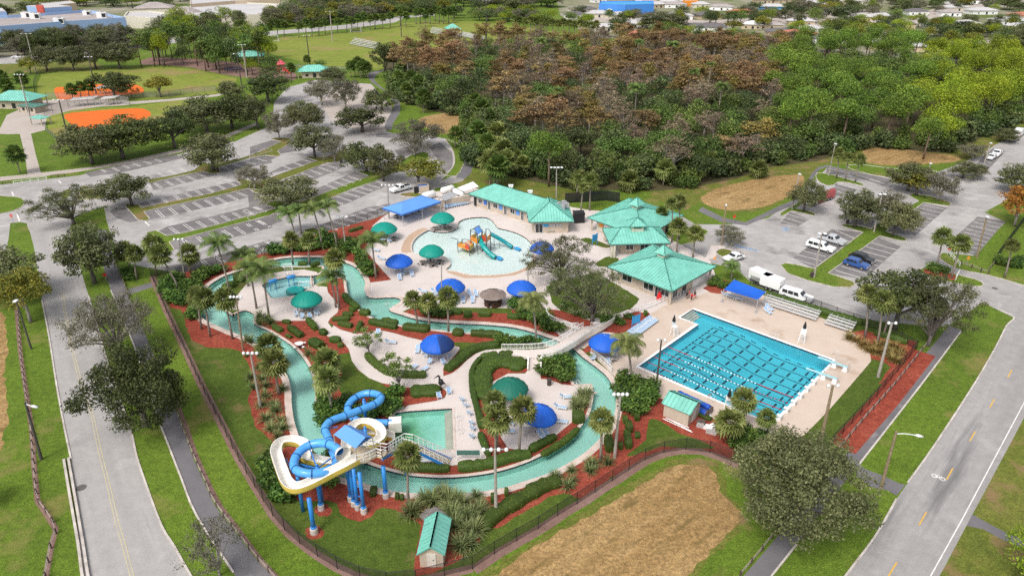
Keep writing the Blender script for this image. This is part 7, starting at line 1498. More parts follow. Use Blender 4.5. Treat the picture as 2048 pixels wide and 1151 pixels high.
scatter('shrub','F',[(770,150),(830,175),(890,195),(940,205),(800,200)],(3.2,4.2),(1.4,2.2),'shrub','leafy shrub behind the three fan palms','shrub','shrubs behind the three palms')
scatter('shrub','F',[(1530,140),(1600,180),(1650,230),(1720,280),(1790,320),(1580,230),(1850,350),(1680,180),(1760,240)],(3.4,4.4),(1.6,2.4),'shrub','leafy shrub on the slope left of the ramp','shrub','shrubs left of the ramp')
scatter('shrub','F',[(1400,425),(1470,435),(1550,440),(1630,445),(1710,450)],(2.2,3.0),(1.2,1.8),'shrub','leafy shrub overhanging the river before the ramp railing','shrub','shrubs before the ramp railing')
scatter('shrub','G',[(880,130),(950,110),(1030,110),(880,190),(960,190),(1040,180),(1050,240),(980,240)],(3.2,4.2),(1.6,2.2),'shrub','large leafed shrub right of the ramp stairs','shrub','shrubs right of the stairs')
scatter('shrub','T22',[(690,10),(750,30),(820,50),(700,90),(760,110),(820,110),(700,160),(760,180),(850,90),(660,50)],(3.2,4.4),(1.8,2.6),'shrub','leafy shrub between the river and the shed','shrub','shrubs between river and shed')
scatter('shrub','H',[(560,215),(630,190),(700,160),(640,250),(780,215),(850,200),(920,185),(980,150),(1050,110),(1090,150),(1000,215),(880,240),(720,120),(500,90),(520,160),(1130,50),(560,260)],(3.0,4.0),(1.6,2.3),'shrub','leafy shrub under the blue tube slide','shrub','shrubs under the tube slide')
scatter('shrub','H',[(70,640),(110,700),(70,720),(130,770),(100,800),(170,830),(190,890),(250,890),(130,590),(400,640),(460,640),(540,800),(600,600)],(2.8,3.8),(1.8,2.6),'shrub','dark shrub beside and beneath the white flume','shrub','shrubs beside the flume')
scatter('shrub','T21',[(230,600),(300,690),(380,730),(440,750),(540,790),(580,770),(620,780),(660,790),(700,750),(1200,560),(1250,580),(1230,540),(1290,560)],(2.0,3.0),(.8,1.4),'shrub','low shrub in the beds around the deck oaks','shrub','shrubs around the deck oaks')
scatter('shrub','T22',[(1370,330),(1400,300),(1430,350),(1350,370),(1480,340)],(2.2,3.2),(1.4,2.2),'shrub','shrub at the south corner of the lap deck','shrub','shrubs at the lap deck corner')
scatter('shrub','D',[(1570,890),(1640,900),(1700,910),(1740,880),(1100,940),(1160,950)],(2.6,3.6),(1.4,2.2),'shrub','shrub by the right edge fence and kerbed island','shrub','shrubs at the right drive')
scatter('shrub','C',[(970,950),(1030,960),(1000,990)],(2.4,3.0),(1.6,2.0),'shrub','shrub under the pair of palms at the lot corner','shrub','shrubs at the lot corner')
scatter('tuft','H',[(130,180),(50,250),(95,330),(170,260),(150,395),(120,130),(40,60),(180,330),(20,130),(1500,870)],(2.2,3.0),(1.1,1.5),'grass_clump','grass clump on the west bank of the river','grass clump','west bank grass clumps')
scatter('tuft','T12',[(950,775),(930,790),(1120,690),(1060,720),(1010,700),(1170,770),(1240,740),(1290,820),(1340,770),(1200,870),(1260,890),(1230,985),(1290,970),(1180,820),(1310,900),(1250,810),(1160,720),(1200,700)],(2.8,3.8),(1.5,2.1),'grass_clump','tall grey-green grass clump around the south shed','grass clump','grass clumps around the south shed')
scatter('tuft','S',[(175,730),(1030,520),(1160,620),(1210,560),(1420,380),(1400,450),(1600,370),(1200,450)],(1.9,2.7),(1.1,1.5),'grass_clump','grass clump in the red bed along the south bank','grass clump','south bank grass clumps')
scatter('tuft','G',[(1110,450),(1150,430),(1190,410),(1150,390),(1200,370),(1120,480),(1180,470)],(2.0,2.8),(1.3,1.8),'grass_clump','grass clump at the edge of the lower terrace','grass clump','terrace grass clumps')
scatter('tuft','E',[(690,560),(740,580),(680,610),(760,605),(620,1000),(700,1010),(720,1060),(840,1080),(640,1070),(720,960),(1030,830),(1130,1080),(1150,1140),(680,930),(590,730),(620,740)],(2.0,2.8),(1.2,1.7),'grass_clump','grass clump beside the river bends and palms','grass clump','river bend grass clumps')
scatter('drytuft','U',[(370,300),(430,320),(480,360),(530,395),(580,410),(640,420),(700,460),(750,440),(770,400),(730,380),(680,360),(620,350),(580,370),(690,420),(740,480),(510,370)],(2.2,3.0),(1.2,1.7),'grass_clump','brownish grass clump in the bed by the east fence','grass clump','brown grass clumps by the east fence')
# ------------------------------------------------------------------ umbrellas and furniture
def umbrella_proto(mat,R=2.65,hgt=1.55,rim=2.4,nr=16):
 m=MB();N=nr*2;prof=[(.02,1.0),(.22,.94),(.45,.80),(.66,.60),(.84,.36),(.95,.14),(1.0,-.06),(.985,-.16)]
 v=[]
 for(r,z)in prof:
  for k in range(N):
   a=2*math.pi*k/N;sag=0 if k%2==0 else 1
   rr=R*r*(1+(.03 if sag else 0)*r);zz=rim+hgt*z-(.11*r if sag else 0)*(1 if r<.96 else-.5)
   v.append((rr*math.cos(a),rr*math.sin(a),zz))
 f=[(i*N+k,i*N+(k+1)%N,(i+1)*N+(k+1)%N,(i+1)*N+k)for i in range(len(prof)-1)for k in range(N)]
 f.append(tuple(range(N)))
 can=MB().add(v,f).mesh('canopy',MT[mat],True)
 ribs=MB()
 for k in range(nr):
  a=2*math.pi*k/nr;P=[(R*r*math.cos(a)*1.002,R*r*math.sin(a)*1.002,rim+hgt*z+.012)for r,z in prof[:7]];ribs.tube(P,.022,4,False)
 rib=ribs.mesh('ribs',MT[mat+'_rib']);pole=MB().tube([(0,0,0),(0,0,rim+hgt)],.07,8).mesh('pole',MT['grey']);foot=MB().lathe([(.5,0),(.5,.12),(.12,.2),(.08,.5)],(0,0,0),12).mesh('base',MT['curb'])
 return can,rib,pole,foot
MT['bluefab_rib']=plain('blue_rib',(.03,.17,.68),.6);MT['greenfab_rib']=plain('green_rib',(.0,.30,.24),.6);MT['dkgreen_rib']=plain('dark_green_rib',(.01,.17,.12),.6)
UP={k:umbrella_proto(k)for k in('bluefab','greenfab','dkgreen')}
MT['navypanel']=plain('navy_panel',(.006,.03,.14),.6)
def umbrella(cx,cy,w,mat,label,tilt=0):
 p=G(cx,cy+.115*w,2.55);d=(p.y*_c+(CAM_H-2.6)*_s)/CAM_F;s=w*d/2/2.7
 t=thing('shade_umbrella',label,'umbrella',(p.x,p.y,0),random.uniform(0,.4),'round shade umbrellas');can,rib,pole,foot=UP[mat]
 for nm,me in(('canopy',can),('pole',pole),('base',foot)):
  o=link(nm,me,t)
  if nm!='pole' and nm!='base':
   o.scale=(s,s,1);r_=link('ribs',rib,o);r_['kind']='stuff'
   if 'dark panel' in label:
    V_=[v.co.copy()for v in me.vertices];pm_=MB();F_=[q.vertices for q in me.polygons if len(q.vertices)==4 and-75<math.degrees(math.atan2(q.center.y,q.center.x))<20]
    pm_.add([Vector((v.x*1.012,v.y*1.012,v.z+.025))for v in V_],F_);link('dark_panel',pm_.mesh('dark_panel',MT['navypanel'],True),o)
   if tilt:o.rotation_euler=(0,tilt,0)
 return(p.x,p.y)
UM={}
for key,cx,cy,w,mat,lab,tl in(('g1',885,431,49,'greenfab','green umbrella on the peninsula north of the kiddie pool',0),('g2',768,451,53,'greenfab','green umbrella near the blue canopy and lot fence',0),('g3',863,497,51,'greenfab','green umbrella at the west edge of the kiddie pool',0),('g4',613,591,62,'greenfab','green umbrella beside the small pool on the island',0),('g5',1020,766,75,'dkgreen','dark green umbrella on the lower terrace ringed by hedges',0),('b1',798,516,55,'bluefab','blue umbrella west of the kiddie pool',0),('b2',901,566,60,'bluefab','blue umbrella south of the kiddie pool, left of the tiki bar',0),('b3',1043,569,60,'bluefab','blue umbrella right of the tiki bar',0),('b4',1084,490,49,'bluefab','blue umbrella at the east end of the kiddie pool',0),('b5',874,679,69,'bluefab','blue umbrella with a dark panel on the central terrace',0),('b6',1208,678,66,'bluefab','blue umbrella below the ramp beside the river',.06),('b7',1074,820,74,'bluefab','tilted blue umbrella next to the dark green one',.12)):
 UM[key]=umbrella(cx,cy,w,mat,lab,tl)
MT['sling']=plain('blue_sling',(.30,.44,.62),.7,var=.2,scale=6);MT['tabledark']=plain('dark_table',(.13,.10,.09),.6,var=.2);MT['tablegrey']=plain('grey_table',(.40,.37,.35),.7)
def lounger_proto():
 t=bpy.data.objects.new('lounge_chair',None);COL.objects.link(t)
 MB().box((0,-.15,.34),(.62,1.3,.05)).build('seat',MT['sling'],t);MB().bar((0,.5,.36),(0,1.0,.78),.62,.05).build('backrest',MT['sling'],t)
 fr=MB()
 for s in(-1,1):fr.bar((s*.33,-.82,.33),(s*.33,.52,.33),.06);fr.bar((s*.33,.5,.35),(s*.33,1.0,.8),.06);fr.bar((s*.36,-.1,.5),(s*.36,.5,.52),.05)
 for k in range(5):fr.bar((-.33,-.75+.3*k,.37),(.33,-.75+.3*k,.37),.05,.02)
 fr.build('frame',MT['white'],t)
 lg=MB().bar((0,0,0),(0,0,.33),.06).mesh('leg',MT['white'])
 for sx in(-1,1):
  for y in(-.65,.45):link('leg',lg,t,(sx*.32,y,0))
 return t
def chair_proto():
 t=bpy.data.objects.new('patio_chair',None);COL.objects.link(t)
 MB().box((0,0,.42),(.56,.55,.05)).build('seat',MT['sling'],t);MB().bar((0,.25,.44),(0,.42,1.0),.56,.05).build('backrest',MT['sling'],t)
 fr=MB()
 for s in(-1,1):fr.bar((s*.3,-.3,.65),(s*.3,.3,.65),.06);fr.bar((s*.3,.25,.4),(s*.3,.44,1.02),.06)
 fr.build('frame',MT['white'],t);lg=MB().bar((0,0,0),(0,0,.65),.05).mesh('leg',MT['white'])
 for sx in(-1,1):
  for y in(-.28,.28):link('leg',lg,t,(sx*.3,y,0))
 return t
def table_proto(mat,name='picnic_table'):
 t=bpy.data.objects.new(name,None);COL.objects.link(t)
 MB().lathe([(.62,.72),(.64,.74),(.62,.77),(.03,.77)],(0,0,0),16).build('table_top',MT[mat],t);MB().lathe([(.35,0),(.3,.05),(.06,.1),(.06,.72)],(0,0,0),10).build('pedestal',MT['black'],t)
 st=MB().lathe([(.24,.42),(.24,.47),(.03,.47)],(0,0,0),10).mesh('seat',MT[mat])
 for k in range(4):a=math.pi/4+k*math.pi/2;link('seat',st,t,(.95*math.cos(a),.95*math.sin(a),0));MB().tube([(.1*math.cos(a),.1*math.sin(a),.3),(.95*math.cos(a),.95*math.sin(a),.42)],.03,5).build('arm',MT['black'],t)
 return t
def bench_table_proto():
 t=bpy.data.objects.new('picnic_table',None);COL.objects.link(t)
 for k in range(4):MB().box((0,-.3+.2*k,.74),(1.8,.18,.05)).build('plank',MT['tablegrey'],t)
 for s in(-1,1):MB().box((0,s*.72,.44),(1.8,.26,.05)).build('seat',MT['tablegrey'],t);MB().bar((s*.65,-.7,0),(s*.65,.15,.74),.08).bar((s*.65,.7,0),(s*.65,-.15,.74),.08).bar((s*.65,-.8,.42),(s*.65,.8,.42),.08).build('leg',MT['tablegrey'],t)
 return t
PROTO={'lounge':lounger_proto(),'chair':chair_proto(),'dtable':table_proto('tabledark'),'wtable':table_proto('white'),'bench':bench_table_proto()}
_used=set()
def put(kind,x,y,rz,label,cat_,group):
 o=PROTO[kind]
 if kind in _used:o=copy_tree(o)
 _used.add(kind);o.location=(x,y,.006);o.rotation_euler=(0,0,rz);tag(o,label,cat_,group);return o
def putp(kind,fr,pts,rz,label,cat_,group,jit=.15):
 for q in pts:
  p=GF(fr,*q[:2]);put(kind,p.x,p.y,(q[2]if len(q)>2 else rz)+random.uniform(-jit,jit),label,cat_,group)
LC='lounge chair'
a,b=GF('T21',712,872),GF('T21',850,772);dd=(b-a).normalized();rz_=math.atan2(dd.y,dd.x)
for i in range(13):p=a.lerp(b,i/12);put('lounge',p.x,p.y,rz_,'blue and white lounge chair in the row beside the lap pool',LC,'lounge chairs in the lap pool row')
a,b=GF('T21',1285,622),GF('T21',1355,645)
for i in range(6):p=a.lerp(b,i/5);put('lounge',p.x,p.y,rz_+.5,'blue lounge chair under the blue shade sail',LC,'lounge chairs under the sail')
putp('lounge','T31',[(10,705),(0,725)],.4,'blue lounge chair beside the first bleacher',LC,'lounge chairs by the bleacher')
putp('lounge','F',[(395,372,.2),(505,438,1.4)],0,'lounge chair on the central terrace near the thin tree',LC,'lounge chairs by the thin tree')
putp('lounge','F',[(690,642,2.6),(780,657,2.5)],0,'lounge chair by the curved hedge of the central terrace',LC,'lounge chairs by the curved hedge')
putp('lounge','F',[(720,505,.1),(768,508,.1)],0,'lounge chair left of the umbrella with the dark panel',LC,'lounge chairs by the dark panel umbrella')
putp('lounge','F',[(1095,97,.1),(1172,97,0),(1150,40,.2),(1200,45,.1),(770,20,1.4),(865,25,.8),(880,45,2)],0,'lounge chair on the deck between tiki bar and blue umbrella',LC,'lounge chairs by the tiki bar')
putp('lounge','T11',[(755,405,1.3),(825,452,1.0),(862,522,.1),(910,482,2.2),(880,492,.3),(845,468,.8),(935,500,.2),(720,355,1.2)],0,'lounge chair around the blue umbrella west of the kiddie pool',LC,'lounge chairs west of the kiddie pool')
putp('lounge','G',[(1040,395,1.5),(995,480,1.4),(1000,597,1.4)],0,'lounge chair on the right side of the lower terrace',LC,'lounge chairs right of the lower terrace')
putp('lounge','G',[(835,712,.5),(870,690,.4),(565,675,1.5),(570,605,1.2),(530,665,1.5)],0,'lounge chair below the umbrellas of the lower terrace',LC,'lounge chairs below the lower umbrellas')
putp('chair','G',[(75,362,.2),(185,420,2.2),(215,470,2.2),(248,535,2.4),(265,615,2.4),(276,660,2.4),(268,725,2.4),(-5,400,.3)],0,'blue and white chair on the deck beside the splash pool','chair','chairs beside the splash pool')
a,b=GF('O',950,560),GF('O',1265,495)
for i in range(11):p=a.lerp(b,i/10);put('chair',p.x,p.y,math.atan2((b-a).y,(b-a).x),'white chair in the row along the pump yard wall','chair','chairs along the wall')
for k,n,rr in(('g4',9,2.1),('b5',5,1.9),('b3',6,2.0),('b2',5,2.0),('g2',6,1.9),('b6',4,1.9)):
 x,y=UM[k];nm={'g4':'the small pool umbrella','b5':'the dark panel umbrella','b3':'the umbrella right of the tiki bar','b2':'the umbrella left of the tiki bar','g2':'the umbrella by the lot fence','b6':'the umbrella below the ramp'}[k]
 for i in range(n):
  an=2*math.pi*i/n+.3
  if k in('g4','b5')and False:continue
  put('chair',x+rr*math.cos(an),y+rr*math.sin(an)-.5,an-math.pi/2+math.pi,'white chair gathered under '+nm,'chair','chairs under '+nm)
for k,kind,offs,lab in(('g1','dtable',((-1.7,-1),(1.6,-.9),(.2,.9)),'dark round picnic table under the peninsula umbrella'),('g3','dtable',((-1.8,-.8),(.3,-1.6),(1.6,-.4),(-.4,1.0)),'dark round picnic table under the umbrella at the kiddie pool edge'),('g2','wtable',((.2,-1.4),(-1.2,.4)),'white round table under the umbrella by the lot fence'),('g2','dtable',((2.2,-.6),),'dark round table right of the umbrella by the lot fence'),('g4','bench',((0,0),),'grey picnic bench table under the small pool umbrella'),('b6','bench',((.8,-1.2),),'grey picnic bench table under the umbrella below the ramp')):
 x,y=UM[k]
 for(dx,dy)in offs:put(kind,x+dx,y+dy,random.uniform(0,3),lab,'table','picnic tables')
for x,y in((250,690),(375,665),(470,630),(640,550),(330,640),(560,600)):p=GF('O',x,y);put('dtable',p.x,p.y,.3,'dark round picnic table under the light blue canopy','table','tables under the blue canopy')
p=GF('G',735,680);put('bench',p.x,p.y,.05,'grey picnic bench table below the tilted blue umbrella','table','picnic tables')
p=GF('P',1130,815);put('bench',p.x,p.y,.1,'picnic bench table in front of the long building','table','picnic tables')
p=GF('E',970,770);put('wtable',p.x,p.y,.1,'white table on the river bank below the hedges','table','picnic tables')
ss=thing('shade_sail','bright blue stretched shade sail over lounge chairs by the lap pool','shade sail',GF('T21',1400,640));b_=Vector(ss.location)
cs=[GF('T21',x,y,z)-b_ for x,y,z in((1270,585,2.5),(1475,645,2.5),(1522,597,2.9),(1332,524,3.2))]
m=MB();n=6;v=[]
for i in range(n+1):
 for j in range(n+1):
  s,t=i/n,j/n;p=cs[0].lerp(cs[1],s).lerp(cs[3].lerp(cs[2],s),t);p.z-=.5*math.sin(math.pi*s)*math.sin(math.pi*t);pull=.06*math.sin(math.pi*s)*(1 if t in(0,1)else 0);v.append(p)
m.add(v,[(i*(n+1)+j,(i+1)*(n+1)+j,(i+1)*(n+1)+j+1,i*(n+1)+j+1)for i in range(n)for j in range(n)]);m.build('fabric',MT['bluefab'],ss,True)
for p in cs:MB().tube([(p.x,p.y,0),(p.x,p.y,p.z+.1)],.08,8).lathe([(.3,0),(.3,.1),(.08,.12)],(p.x,p.y,0),8).build('post',MT['grey'],ss)
def bleacher(label,a,b,rows=4):
 A,B=GF('T31',*a),GF('T31',*b);d=(B-A);L=d.length;u=d.normalized();n_=Vector((-u.y,u.x,0));t=thing('bleacher',label,'bleacher',A,math.atan2(u.y,u.x),'bleachers')
 for r in range(rows):
  y,z=r*.62,.32+.28*r;MB().box((L/2,y,z+.14),(L,.28,.06)).build('seat_plank',MT['alu'],t)
  if r:MB().box((L/2,y-.32,z-.1),(L,.26,.05)).build('foot_plank',MT['alu'],t)
 for k in range(5):x=L*(k+.25)/4.5;MB().bar((x,0,.3),(x,rows*.62,.3+.28*rows),.06).bar((x,0,0),(x,0,.45),.06).bar((x,rows*.55,0),(x,rows*.55,.3+.24*rows),.06).build('frame',MT['grey'],t)
MT['alu']=plain('aluminium_plank',(.60,.59,.58),.45,metal=.2,var=.08)
bleacher('long aluminium bleacher behind the lap pool, left',(-40,672),(285,778));bleacher('shorter aluminium bleacher behind the lap pool, right',(335,795),(498,848))
ub=(_C-_L).normalized();vb=(_D-_L).normalized();rzu=math.atan2(ub.y,ub.x)
for k in range(6):
 vv=.07+.106*k;p=lap_pt(1.0,vv,0)+ub*.5;t=thing('starting_block','white starting block on the east edge of the lap pool','starting block',p,rzu,'starting blocks')
 MB().box((0,0,.3),(.35,.45,.6),0,.8).build('pedestal',MT['white'],t);MB().box((-.12,0,.66),(.7,.55,.08)).build('top',MT['white'],t);MB().tube([(.25,-.2,.1),(.35,-.2,.75),(.35,.2,.75),(.25,.2,.1)],.025,5).build('handle',MT['grey'],t)
MT['boardcol']=plain('pale_blue_board',(.34,.60,.66),.6)
for k,(a,b,lab)in enumerate((((1075,240),(1395,350),'upper diving board at the far corner of the lap pool'),((945,365),(1280,478),'lower diving board nearer the starting blocks'))):
 A,B=GF('K',*a,.75),GF('K',*b,.75);d=B-A;t=thing('diving_board',lab,'diving board',(B.x,B.y,0),0,'diving boards');e=A-B
 MB().bar((0,0,.78),(e.x,e.y,.82),.5,.07).build('board',MT['boardcol'],t);un=e.normalized();ra_=math.atan2(un.y,un.x)
 for f_ in(.05,.42):MB().box((e.x*f_,e.y*f_,.37),(.7,.7,.72),ra_,.7).build('stand',MT['white'],t)
 nrm=Vector((-un.y,un.x,0))*.4
 for s in(-1,1):q=nrm*s;MB().tube([(q.x-un.x*.3,q.y-un.y*.3,0),(q.x-un.x*.2,q.y-un.y*.2,1.6),(q.x+e.x*.4,q.y+e.y*.4,1.6),(q.x+e.x*.45,q.y+e.y*.45,.7)],.03,5).build('rail',MT['grey'],t)
def guard_chair(label,fr,b,toward,mat='black'):
 p=GF(fr,*b);rz=math.atan2(toward[1],toward[0])-math.pi/2;t=thing('lifeguard_chair',label,'lifeguard chair',p,rz,'lifeguard chairs')
 for s in(-1,1):
  for y in(-.5,.5):MB().bar((s*.5,y,0),(s*.35,y*.6,1.7),.08).build('leg',MT['white'],t)
 MB().box((0,0,1.7),(.8,.7,.08)).build('seat',MT['white'],t);MB().box((0,-.35,2.1),(.8,.06,.8)).build('backrest',MT['white'],t)
 for k in range(4):MB().bar((-.45,.5-.05*k,.3+.35*k),(.45,.5-.05*k,.3+.35*k),.06).build('rung',MT['white'],t)
 MB().tube([(0,-.4,1.5),(0,-.4,3.6)],.03,6).build('umbrella_pole',MT['grey'],t);MB().lathe([(.3,2.5),(.24,2.9),(.1,3.5),(.02,3.75)],(0,-.4,0),10).build('folded_umbrella',MT[mat],t)
guard_chair('white lifeguard chair with folded umbrella on the shallow side','J',(690,515),(.5,-1));guard_chair('white lifeguard chair with folded umbrella on the bleacher side','T31',(200,900),(-.6,-1));guard_chair('white lifeguard chair with folded umbrella by the near wall','M',(1190,600),(.5,1))
for fr,x,y,lab in(('J',690,320,'curved metal stair rail at the shallow end of the lap pool'),('K',1250,225,'pool ladder by the upper diving board'),('M',925,455,'pool ladder in the near wall of the lap pool'),('T31',35,870,'pool ladder by the bleachers'),('H',1620,240,'curved hand rail at the upper splash pool steps'),('H',1630,345,'curved hand rail at the lower splash pool steps'),('I',1110,975,'hand rail at the river entry below the ramp'),('F',470,140,'hand rail at the river entry by the deck corner')):
 p=GF(fr,x,y);t=thing('hand_rail',lab,'hand rail',p,.6,'pool hand rails')
 for s in(-1,1):MB().tube([(s*.28,.4,0),(s*.28,.35,.85),(s*.28,0,.98),(s*.28,-.5,.8),(s*.28,-.7,-.1)],.03,6).build('rail',MT['alu'],t)
MT['roll']=plain('blue_cover',(.01,.07,.42),.5,var=.25,scale=2)
for k,(a,b,r,lab)in enumerate((((440,385),(920,615),.42,'upper rolled blue pool cover on its reel'),((520,480),(870,670),.45,'lower rolled blue pool cover beside the shed'))):
 A,B=GF('M',*a,.5),GF('M',*b,.5);t=thing('pool_cover_roll',lab,'pool cover',(A.x,A.y,0),0,'rolled pool covers');d=B-A;u=d.normalized()
 pts=[Vector((0,0,.55+.35*(1-k)))+d*(i/12)for i in range(13)];MB().tube(pts,[r*random.uniform(.86,1.08)for _ in pts],12).build('roll',MT['roll'],t,True)
 for f_ in(-.03,1.03):c=d*f_;MB().tube([Vector((c.x,c.y,.6))-u*.05,Vector((c.x,c.y,.6))+u*.05],.6,14).build('reel_wheel',MT['tabledark'],t);MB().bar((c.x,c.y,0),(c.x,c.y,.8),.1).build('stand',MT['grey'],t)
for k,(x,y,sx,sy,sz,mt,lab)in enumerate(((780,810,1.1,.6,.5,'tabledark','dark rolled hose by the shed junk pile'),(830,870,2.0,.9,.35,'tablegrey','stack of grey boards by the shed'),(890,890,1.2,.8,.5,'white','white crate beside the shed'),(940,960,1.4,.8,.4,'tablegrey','grey pallet at the end of the junk pile'),(960,880,.8,.6,.6,'white','white bucket pile beside the fan palm'))):
 p=GF('M',x,y);o=MB().box((0,0,sz*.35),(sx,sy,sz*.7)).box((.1,.05,sz*.85),(sx*.8,sy*.7,sz*.3),.2).bar((-sx*.4,-sy*.4,sz),(sx*.4,sy*.3,sz*1.1),.08).build('junk_stack',MT[mt],loc=p,rz=-.4);tag(o,lab,'stored items','stored items by the shed')
t=thing('pipe_bundle','long white pipes lying along the shed wall','pipes',GF('M',200,740));_b=Vector(t.location)
for q in(((200,740),(650,950)),((240,730),(600,880)),((330,770),(630,930))):MB().tube([GF('M',*q[0],.15)-_b,GF('M',*q[1],.12)-_b],.06,6).build('pipe',MT['white'],t)
MT['bin']=plain('brown_bin',(.06,.045,.04),.7)
for fr,x,y,lab in(('G',897,285,'brown litter bin below the ramp stairs'),('D',482,605,'brown litter bin on the right lot island'),('D',225,985,'brown litter bin on the crescent island of the right lot'),('B',840,350,'dark litter bin under the grey lot tree'),('W',1808,660,'dark litter bin on the round plaza'),('A',1052,300,'dark litter bin under the willowy lot tree')):
 t=thing('litter_bin',lab,'litter bin',GF(fr,x,y),0,'litter bins');MB().lathe([(.3,0),(.34,.9),(.3,.92)],(0,0,0),12).build('drum',MT['bin'],t);MB().lathe([(.36,.92),(.3,1.1),(.1,1.18)],(0,0,0),12).build('lid',MT['bin'],t)
for fr,x,y,w,h,rz,lab in(('T21',495,318,1.5,1.9,.7,'blue notice board on the small grass bed by the entrance'),('T21',740,815,1.7,1.8,.6,'blue notice board behind the lounge chair row'),('G',235,905,3.0,.9,.0,'grey information panel on posts at the splash pool deck')):
 t=thing('notice_board',lab,'sign',GF(fr,x,y),rz,'notice boards');mt_='sign_blue' if 'blue' in lab else 'fascia'
 MB().box((0,0,.8+h*.5),(w,.07,h*.8)).build('panel',MT[mt_],t)
 for s in(-1,1):MB().bar((s*w*.5,0,0),(s*w*.5,0,.8+h),.09).build('post',MT[mt_ if mt_=='sign_blue' else 'white'],t)
t=thing('bird_statue','black pelican-like bird statue beside the hedge','statue',GF('F',915,815),.4)
MB().lathe([(.02,.75),(.3,.9),(.42,1.2),(.34,1.55),(.16,1.8)],(0,0,0),12).build('body',MT['black'],t,True);MB().tube(catmull([(0,0,1.6),(-.22,0,1.9),(-.15,0,2.25),(-.32,0,2.45)],False,4),[.16]*5+[.12]*8,8).build('neck',MT['black'],t,True)
MB().tube([(-.3,0,2.42),(-.55,0,2.4),(-1.0,0,2.2)],[.17,.11,.03],8).build('beak',MT['black'],t,True);MB().tube([(.3,0,1.1),(.7,0,.75)],[.2,.05],8).build('tail',MT['black'],t,True)
for s in(-1,1):MB().bar((0,s*.14,0),(0,s*.14,.85),.07).build('leg',MT['black'],t)
t=thing('equipment_hatch','white raised equipment hatch under the slide stairs','hatch',GF('H',1330,585),.1);MB().box((0,0,.3),(2.4,1.5,.6)).build('box',MT['curb'],t);MB().box((0,0,.65),(2.6,1.7,.1)).build('lid',MT['white'],t)
rk=bmesh.new();bmesh.ops.create_icosphere(rk,subdivisions=3,radius=1.0)
for v in rk.verts:v.co*=1+.22*math.sin(v.co.x*5.1+1)*math.sin(v.co.y*4.3)+.12*math.sin(v.co.z*7)
me=bpy.data.meshes.new('boulder');rk.to_mesh(me);rk.free();MT['rock']=ground_mat('rock',((.10,.09,.085),(.2,.18,.17),(.33,.3,.28)),.8,2.5,9,bumpd=.08);me.materials.append(MT['rock'])
o=link('boulder',me,None,GF('T12',1070,805)+Vector((0,0,.3)),.3);o.scale=(1.5,1.1,.9);tag(o,'grey boulder between the south shed and the grass clumps','boulder')
# ------------------------------------------------------------------ lamp posts
MT['poledark']=plain('dark_pole',(.075,.068,.06),.8,var=.2);MT['polegrey']=plain('pole_concrete',(.34,.31,.275),.9,var=.15,scale=2);MT['polewood']=plain('pole_wood',(.25,.19,.12),.9,var=.25,scale=3);MT['lampwhite']=plain('lamp_housing',(.74,.75,.76),.5,var=.06)
def pole(label,b,tpx,heads=4,name='light_pole',mat='polegrey',r=.15,arm=1.0,kind='ball',group='light poles'):
 p=G(*b);h=height_at(b[0],b[1],tpx[1]);t=thing(name,label,'light pole',p,0,group);dpt=p.y*_c+(CAM_H-h)*_s;off=(tpx[0]-1024)/CAM_F*dpt-p.x;off=max(-.5,min(.5,off))
 MB().tube([(0,0,-.1),(off,0,h)],[r*1.25,r*.8],8).build('pole',MT[mat],t)
 if kind=='cobra':
  MB().tube(catmull([(off,0,h-.35),(off+arm*.5,-.05,h-.3),(off+arm,-.1,h-.45)],False,4),.055,6).build('arm',MT['lampwhite'],t);MB().tube([(off+arm,-.1,h-.45),(off+arm+.35,-.13,h-.5),(off+arm+.9,-.2,h-.6)],[.08,.2,.12],8).build('lamp_head',MT['lampwhite'],t,True);return t
 if heads:MB().bar((off-arm,0,h-.05),(off+arm,0,h-.05),.1).build('crossarm',MT['grey'],t)
 for k in range(heads):
  x=off+(-arm+2*arm*k/max(1,heads-1)if heads>1 else 0)
  if kind=='ball':MB().lathe([(.07,.24),(.17,.16),(.23,-.02),(.21,-.15),(.02,-.17)],(x,-.1,h),10).build('lamp_head',MT['lampwhite'],t,True)
  else:MB().box((x,-.15,h-.05),(.55,.75,.16)).build('lamp_head',MT['lampwhite'],t)
 return t
